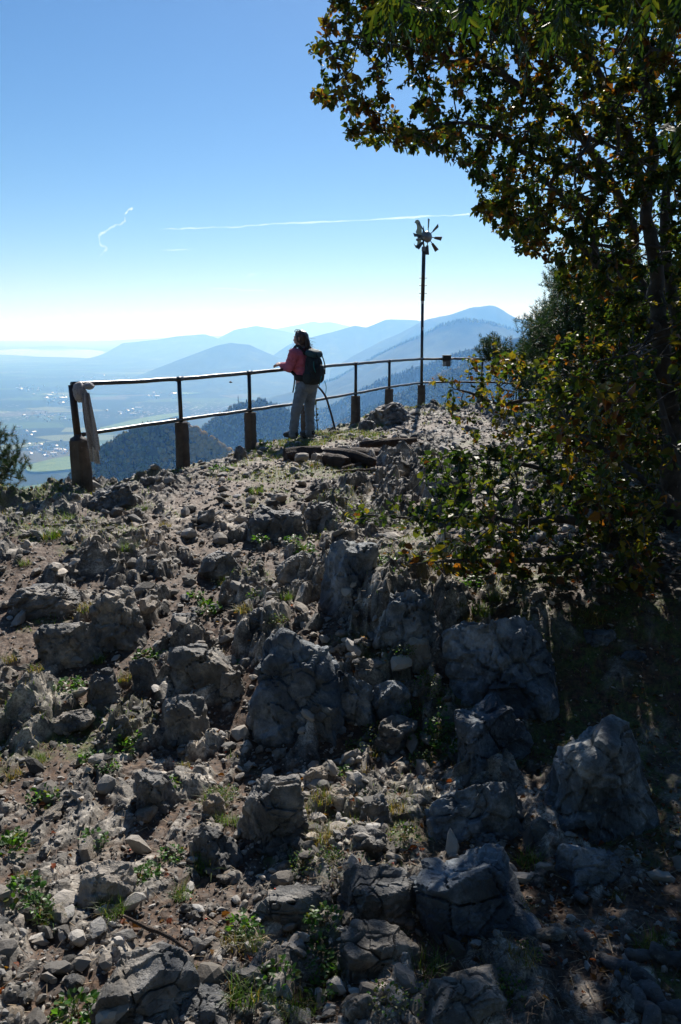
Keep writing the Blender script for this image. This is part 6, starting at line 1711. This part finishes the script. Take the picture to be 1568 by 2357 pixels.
for i in tp_:
    n = 13; ax = N[i] - N[par[i]]; ax /= np.linalg.norm(ax) + 1e-9; ax = ax * 0.5 + np.array([0, 0, -0.55]) + rg.normal(size=3) * 0.3; ax /= np.linalg.norm(ax)
    sd_ = np.cross(ax, rg.normal(size=3)); sd_ /= np.linalg.norm(sd_)
    tt = np.repeat(np.linspace(0.0, 1, 7), 2)[:n]; sg = np.tile([-1, 1], 7)[:n]; sg = np.where(np.arange(n) == n - 1, 0, sg)
    P = N[i] + ax * 0.11 * tt[:, None]; D = ax * 0.75 + sd_ * sg[:, None] * 0.85 + np.array([0, 0, -0.35]) + rg.normal(size=(n, 3)) * 0.15
    nn = np.cross(ax, sd_)[None] + rg.normal(size=(n, 3)) * 0.25
    c = np.where(rg.uniform(size=(n, 1)) < 0.7, np.array([[0.016, 0.036, 0.008]]), np.array([[0.045, 0.058, 0.010]])) * rg.uniform(0.7, 1.3, (n, 1))
    lf_.append(leaves_np(P, D, nn, rg.uniform(0.034, 0.05, n), np.full(n, 0.17), c, 0.2, 0.25))
leaf_obj('crown', lf_, M_LEAF, rw)
M_ROOT = mat('grey root bark', (0.10, 0.10, 0.105), 0.8, noise=[(12, (0.035, 0.035, 0.036), 0.45, 0.62), (40, (0.26, 0.26, 0.26), 0.6, 0.72)], bump=0.6, bscale=50)
for pts, r0, r1 in (([(1640, 2230), (1560, 2225), (1500, 2215), (1440, 2225)], 0.040, 0.016), ([(1640, 2370), (1520, 2330), (1465, 2270), (1400, 2215), (1335, 2170)], 0.036, 0.012), ([(1500, 2400), (1470, 2330), (1440, 2290), (1415, 2240)], 0.026, 0.008), ([(1620, 2420), (1570, 2360), (1510, 2345)], 0.03, 0.014), ([(1345, 2095), (1330, 2060), (1350, 2020)], 0.016, 0.006)):
    P = []
    for a, b in pts:
        p = gpix(a, b); p[2] = float(gz(p[0], p[1])[0]) + 0.012; P.append(p - rwb)
    P = smooth_path(P, 8); k = np.arange(len(P)); P[:, 2] += 0.03 * fbm2(k * 0.3, k * 0 + a, 2, 3); P[:, 0] += 0.03 * fbm2(k * 0.35, k * 0 + b, 2, 4)
    mb = MB(); mb.tube(P, np.linspace(r0, r1, len(P)) * (1 + 0.25 * fbm2(k * 0.5, k * 0 + b, 3, 9)), 10); mb.build('root', M_ROOT, rw, smooth=True)
# ------------------------------------------------------------------ low plants
rp_ = np.random.default_rng(61)
M_GRASS = mat('grass blade', (1, 1, 1), 0.5, attr='col', transl=0.45)
M_HERB = mat('herb leaf', (1, 1, 1), 0.45, attr='col', transl=0.45)
def blades(P, L_, lean, col, wid, rg, seg=3):
    n = len(P); a = rg.uniform(0, 2 * np.pi, n); d = np.stack([np.cos(a), np.sin(a), a * 0], 1); s = np.stack([-np.sin(a), np.cos(a), a * 0], 1)
    Vs = []
    for k in range(seg + 1):
        t = k / seg; c = P + d * (lean * L_ * t ** 1.7)[:, None] + np.array([0, 0, 1.0]) * (L_ * (t - 0.45 * lean * t * t))[:, None]
        w = wid * (1 - t) + 0.0002
        Vs += [c - s * w[:, None] if hasattr(w, '__len__') else c - s * w, c + s * w[:, None] if hasattr(w, '__len__') else c + s * w]
    V = np.stack(Vs, 1).reshape(-1, 3); b = (np.arange(n) * 2 * (seg + 1))[:, None]
    Q = np.concatenate([b + np.array([[2 * k, 2 * k + 1, 2 * k + 3, 2 * k + 2]]) for k in range(seg)])
    return V, Q, np.repeat(col, 2 * (seg + 1), axis=0)
def gcol(n, dry, rg):
    g = np.array([[0.060, 0.115, 0.016]]) * rg.uniform(0.6, 1.6, (n, 1)); y = np.array([[0.17, 0.135, 0.055]]) * rg.uniform(0.6, 1.4, (n, 1))
    return np.where(rg.uniform(size=(n, 1)) < dry, y, g)
def tuft_mesh(seed, n, h, rad, dry, wid=0.0016):
    rg = np.random.default_rng(seed)
    r = rad * np.sqrt(rg.uniform(size=n)); a = rg.uniform(0, 6.28, n)
    P = np.stack([r * np.cos(a), r * np.sin(a), r * 0 - 0.004], 1)
    V, Q, C = blades(P, h * rg.uniform(0.45, 1.2, n), rg.uniform(0.2, 1.1, n), gcol(n, dry, rg), np.full(n, wid), rg)
    return mesh_np('grass_tuft', V, Q, False, {'col': C}, [M_GRASS])
def herb_mesh(seed, n, h, rad, ls, broad=0.45, pale=0.0):
    rg = np.random.default_rng(seed)
    a = rg.uniform(0, 6.28, n); r = rad * np.sqrt(rg.uniform(size=n)); z = h * rg.uniform(0.15, 1, n) * (1 - 0.5 * (r / rad) ** 2)
    P = np.stack([r * np.cos(a), r * np.sin(a), z], 1)
    D = np.stack([np.cos(a), np.sin(a), rg.uniform(-0.2, 0.5, n)], 1) + rg.normal(size=(n, 3)) * 0.5
    Nn = np.array([[0, 0, 1.0]]) + rg.normal(size=(n, 3)) * 0.4
    c = np.array([[0.045, 0.115, 0.018]]) * rg.uniform(0.5, 1.7, (n, 1)); c = np.where(rg.uniform(size=(n, 1)) < 0.12 + pale, np.array([[0.12, 0.14, 0.03]]), c)
    V, Q, T, C = leaves_np(P, D, Nn, ls * rg.uniform(0.6, 1.3, n), np.full(n, broad), c, 0.25, 0.2)
    V2, Q2, C2 = blades(np.stack([r[: n // 2] * np.cos(a[: n // 2]) * 0.3, r[: n // 2] * np.sin(a[: n // 2]) * 0.3, r[: n // 2] * 0], 1), z[: n // 2], rg.uniform(0.2, 0.8, n // 2), np.repeat([[0.06, 0.05, 0.02]], n // 2, 0), np.full(n // 2, 0.001), rg, 2)
    return mesh_np('herb', np.concatenate([V, V2]), [np.concatenate([Q, Q2 + len(V)]), T], False, {'col': np.concatenate([C, C2])}, [M_HERB])
TG = [tuft_mesh(500 + k, 110, 0.085, 0.05, 0.15) for k in range(4)]
TD = [tuft_mesh(520 + k, 90, 0.06, 0.05, 0.75) for k in range(4)]
HB = [herb_mesh(540 + k, 70, 0.06, 0.065, 0.022) for k in range(4)]
HC = [herb_mesh(560 + k, 130, 0.075, 0.07, 0.012, 0.4, 0.3) for k in range(3)]
def put(ms, name, label, cat, group, spots, smin=0.55, smax=1.0):
    for k, (px, py) in enumerate(spots):
        p = gpix(px, py); z = float(gz(p[0], p[1])[0])
        o = link(name, ms[k % len(ms)], None, (p[0], p[1], z))
        s = rp_.uniform(smin, smax) * (0.75 + 0.11 * p[1]); o.scale = (s, s, s); o.rotation_euler.z = rp_.uniform(0, 6.28)
        tag(o, label, cat, group)
put(TG, 'grass_tuft', 'green tuft of fine grass growing between the stones', 'grass tuft', 'green grass tufts between the stones',
    [(245, 2105), (110, 2130), (262, 2122), (560, 2320), (620, 2315), (660, 2340), (700, 2330), (510, 1905), (860, 1890), (940, 2110), (985, 2235), (495, 1850), (1480, 2205), (1510, 2190), (590, 2215), (470, 2010), (770, 2230), (640, 1620), (225, 1520), (520, 1330), (690, 1268), (660, 1385), (590, 1140), (120, 1240), (160, 1195), (330, 1180), (60, 1300), (1140, 1380), (1110, 1420), (1470, 1225), (1450, 1215), (1420, 1225), (1500, 1230), (300, 1290), (90, 1750), (545, 1905), (420, 2075), (1180, 2110), (870, 1330), (1220, 2000)])
put(TD, 'grass_tuft', 'straw-coloured tuft of half-dry grass among the rocks', 'grass tuft', 'half-dry grass tufts among the rocks',
    [(455, 2255), (540, 2190), (575, 2195), (425, 1790), (500, 1870), (780, 1940), (840, 1790), (910, 1880), (745, 1870), (610, 1375), (560, 1440), (1060, 1410), (1090, 1430), (1350, 1425), (1365, 1440), (980, 1560), (690, 1880), (735, 1960), (395, 2270), (35, 1790), (55, 2050), (290, 1570), (500, 1500), (870, 1740), (950, 1850), (1130, 2250), (1200, 2260), (200, 1420), (90, 1610), (20, 1530), (380, 1220), (460, 1060), (720, 1075), (880, 1045), (1120, 1990), (1420, 2080)])
put(HB, 'herb', 'low bright-green leafy herb rooted between the stones', 'herb', 'bright-green herbs between the stones',
    [(250, 1785), (165, 1590), (40, 1945), (25, 1965), (345, 2030), (330, 2040), (175, 2340), (150, 2345), (390, 1840), (395, 1985), (560, 2150), (575, 2170), (730, 2190), (735, 2230), (740, 2280), (745, 2160), (960, 1705), (1010, 1700), (1025, 1745), (1020, 1650), (700, 1270), (675, 1255), (450, 1370), (480, 1400), (520, 1540), (380, 1510), (600, 1255), (870, 1300), (900, 1310), (1090, 1340), (1060, 1350), (100, 1850), (60, 2080), (85, 2110), (300, 1700), (280, 1720), (210, 1750), (530, 1985), (790, 1790), (640, 2280), (330, 1510), (215, 1955), (610, 1040), (505, 1095)])
put(HC, 'herb', 'small grey-green cushion herb with tiny leaves on the rocks', 'herb', 'grey-green cushion herbs on the rocks',
    [(515, 1850), (500, 1840), (530, 1830), (905, 1380), (930, 1560), (985, 1600), (950, 1640), (1010, 1620), (1010, 1720), (970, 1760), (760, 1990), (770, 2010), (1150, 2290), (1130, 2270), (1170, 2310), (1210, 2230), (930, 1950), (870, 1700), (820, 1730), (640, 1440), (590, 1390), (700, 2020), (960, 2320), (890, 2340), (1440, 1240), (1000, 1300), (1120, 1300)], 0.5, 0.95)
# leafy sprig by the railing, and the twigs behind the walker's shoulders
def sprig(label, base, tips, ls, n, col, seed):
    rg = np.random.default_rng(seed); base = np.array(base)
    o = thing('sapling', label, 'sapling', base); L = []
    for t in tips:
        P = smooth_path([base * 0, (np.array(t) - base) * 0.5 + rg.normal(size=3) * 0.03, np.array(t) - base], 5); mb = MB(); mb.tube(P, np.linspace(0.006, 0.002, len(P)), 5); mb.build('stem', M_BEECH, o, smooth=True)
        q = P[rg.integers(len(P) // 3, len(P), n)] + rg.normal(size=(n, 3)) * 0.012
        L.append(leaves_np(q, rg.normal(size=(n, 3)) + [0, 0, 0.2], rg.normal(size=(n, 3)) * 0.6 + [0, 0, 1], ls * rg.uniform(0.7, 1.3, n), np.full(n, 0.38), np.array([col]) * rg.uniform(0.6, 1.5, (n, 1)), 0.3, 0.2))
    leaf_obj('foliage', L, M_LEAF, o)
b_ = base_at(604, 1040, 0); 
sprig('small leafy sapling on the rim right of the third post', b_, px3([(597, 1018, b_[1]), (618, 1015, b_[1]), (608, 1008, b_[1])]), 0.06, 9, (0.05, 0.085, 0.02), 1)
Yk = WY + 0.55; bk_ = at_y(735, 1003, Yk); bk_[2] -= 0.25
sprig('thin shrub behind the railing whose leaves show beside the woman', bk_, px3([(672, 806, Yk), (684, 808, Yk), (718, 799, Yk), (722, 805, Yk), (676, 815, Yk)]), 0.055, 7, (0.05, 0.06, 0.018), 2)
# grass on the rim and turf in the shade: nobody could count it
n = 60000
t = rp_.uniform(-0.25, 1.15, n); q = PA[None] + (PB - PA)[None] * t[:, None]; nrm_ = np.array([PB[1] - PA[1], -(PB[0] - PA[0])]); nrm_ /= np.linalg.norm(nrm_)
o_ = rp_.uniform(-0.2, 1.4, n); x, y = q[:, 0] + nrm_[0] * o_, q[:, 1] + nrm_[1] * o_
w = sstep(0.02, 0.32, fbm2(x * 2.0, y * 2.0, 3, 63) - 0.45 * (np.abs(o_ - 0.35) - 0.25)) * np.where(t < 0.1, 0.35, 1)
k = rp_.uniform(size=n) < w; x, y = x[k][:15000], y[k][:15000]
# verge patches elsewhere
x2, y2, r2 = [], [], []
xa = rp_.uniform(-5, 3.2, 90000); ya = rp_.uniform(1.6, 9, 90000)
kk = (np.abs(np.arctan2(xa, ya)) < 0.5) & (edge_dist(xa, ya) < 0) & (rp_.uniform(size=90000) < sstep(0.02, 0.36, fbm2(xa * 1.7, ya * 1.7, 4, 61)))
xa, ya = xa[kk][:42000], ya[kk][:42000]
x, y = np.concatenate([x, xa]), np.concatenate([y, ya])
z = gz(x, y)
P = np.stack([x, y, z - 0.004], 1); far = 0.55 + 0.06 * y
V, Q, C = blades(P, 0.045 * far * rp_.uniform(0.5, 1.4, len(x)), rp_.uniform(0.2, 1.0, len(x)), gcol(len(x), 0.35, rp_), 0.0013 * (0.6 + 0.16 * y), rp_, 2)
tag(link('grass', mesh_np('grass', V, Q, False, {'col': C}, [M_GRASS])), kind='stuff')
# fallen leaves, straws and pine litter
x, y, r = pick(9000, 1.3, 10, 30)
k = rp_.uniform(size=len(x)) < np.where(x > 0.0, 0.9, 0.35) * np.clip(0.5 + fbm2(x * 2, y * 2, 2, 66), 0.1, 1)
x, y, r = x[k], y[k], r[k]; n = len(x)
pal = np.array([[0.13, 0.055, 0.018], [0.08, 0.035, 0.015], [0.19, 0.10, 0.03], [0.22, 0.055, 0.018]])
V, Q, T, C = leaves_np(np.stack([x, y, gz(x, y) + 0.004], 1), np.c_[rp_.normal(size=(n, 2)), rp_.normal(size=n) * 0.25], np.c_[rp_.normal(size=(n, 2)) * 0.35, np.ones(n)], rp_.uniform(0.014, 0.034, n), np.full(n, 0.36), pal[rp_.integers(4, size=n)] * rp_.uniform(0.6, 1.3, (n, 1)), 0.5, 0.4)
tag(link('fallen_leaves', mesh_np('fallen_leaves', V, [Q, T], False, {'col': C}, [M_LEAF])), kind='stuff')
x, y, r = pick(34000, 1.3, 7.5, 30)
dens = np.exp(-(((x - 0.22) / 0.38) ** 2 + ((y - 2.45) / 0.55) ** 2)) + 0.55 * (x > 0.4) + 0.22
k = rp_.uniform(size=len(x)) < dens * 0.8; x, y = x[k], y[k]; n = len(x)
a = rp_.uniform(0, 6.28, n); d = np.stack([np.cos(a), np.sin(a), rp_.normal(size=n) * 0.22], 1); s = np.stack([-np.sin(a), np.cos(a), a * 0], 1)
l = rp_.uniform(0.02, 0.07, n)[:, None]; B = np.stack([x, y, gz(x, y) + 0.006], 1)
wd_ = rp_.uniform(0.0005, 0.0012, n)[:, None]
V = np.stack([B - d * l / 2 - s * wd_, B - d * l / 2 + s * wd_, B + d * l / 2 + s * wd_ + [0, 0, 0.004], B + d * l / 2 - s * wd_ + [0, 0, 0.004]], 1).reshape(-1, 3)
C = np.repeat(np.where(rp_.uniform(size=(n, 1)) < 0.3, np.array([[0.27, 0.20, 0.12]]), np.array([[0.085, 0.05, 0.03]])) * rp_.uniform(0.6, 1.4, (n, 1)), 4, axis=0)
tag(link('straw_litter', mesh_np('straw_litter', V, np.arange(4 * n).reshape(-1, 4), False, {'col': C}, [mat('straw', (1, 1, 1), 0.7, attr='col')])), kind='stuff')
# red berries dropped on the stones
M_BERRY = mat('red berry', (0.42, 0.05, 0.015), 0.5, spec=0.4)
V, T = ico(3); bm_ = mesh_np('berry', V * np.array([1, 1, 0.92]) * (1 - 0.12 * np.exp(-((V[:, 2:3] - 1) / 0.15) ** 2)), T, True, None, [M_BERRY])
BR = [(640, 2052), (520, 1730), (905, 2010), (290, 2055), (440, 2090), (400, 1760), (520, 2000), (1035, 1690), (660, 1660), (300, 1960), (700, 2110), (475, 2130), (740, 2105), (860, 2120), (120, 2270), (905, 1770)]
for k, (px, py) in enumerate(BR):
    p = gpix(px, py); z = float(gz(p[0], p[1])[0]) + 0.008
    if k == 0: p, z = np.array([at_y(633, 2050, gpix(660, 2150)[1] + 0.08)[0], gpix(660, 2150)[1] + 0.08, 0]), at_y(633, 2050, gpix(660, 2150)[1] + 0.08)[2] + 0.006
    o = link('berry', bm_, None, (p[0], p[1], z)); s = rp_.uniform(0.0035, 0.0055); o.scale = (s, s, s)
    tag(o, 'small orange-red rowan berry dropped among the stones', 'berry', 'rowan berries dropped among the stones')

# unseen trees added behind the camera to keep skylight off the rock faces
rb_ = np.random.default_rng(91)
Vs, Qs, Ts, Cs = [], [], [], []; b = 0
mbw = MB()
for k in range(26):
    a = R(rb_.uniform(95, 265)); r_ = rb_.uniform(4.5, 11)
    tx_, ty_ = r_ * math.sin(a), r_ * math.cos(a); hgt = rb_.uniform(7, 11)
    if edge_dist(np.array([tx_]), np.array([ty_]))[0] > -1: continue
    g0 = float(gz(tx_, ty_)[0])
    mbw.tube([(tx_, ty_, g0 - 0.2), (tx_ + rb_.normal() * 0.3, ty_ + rb_.normal() * 0.3, g0 + hgt * 0.5), (tx_ + rb_.normal() * 0.4, ty_, g0 + hgt)], [0.16, 0.11, 0.03], 8, col=(0.08, 0.07, 0.065))
    n = 1500; d = rb_.normal(size=(n, 3)); d /= np.linalg.norm(d, axis=1)[:, None]; rr_ = rb_.uniform(0.35, 1, n)[:, None] ** 0.5
    P = d * rr_ * np.array([2.2, 2.2, hgt * 0.44]) + [tx_, ty_, g0 + hgt * 0.60]
    V, Q, T, C = leaves_np(P, rb_.normal(size=(n, 3)), rb_.normal(size=(n, 3)) * 0.6 + [0, 0, 1], rb_.uniform(0.16, 0.34, n), np.full(n, 0.40), leaf_cols(P, rb_, 0.2, 3))
    Vs.append(V); Qs.append(Q + b); Ts.append(T + b); Cs.append(C); b += len(V)
Vt = np.concatenate(mbw.V); Qt = np.concatenate(mbw.F4); Tt = np.concatenate(mbw.F3)
tag(link('woods', mesh_np('woods', np.concatenate(Vs + [Vt]), [np.concatenate(Qs + [Qt + b]), np.concatenate(Ts + [Tt + b])], False, {'col': np.concatenate(Cs + [np.concatenate(mbw.A)])}, [M_LEAF])), kind='stuff')  # added skylight blocker, out of view, unlike the woods on the slopes
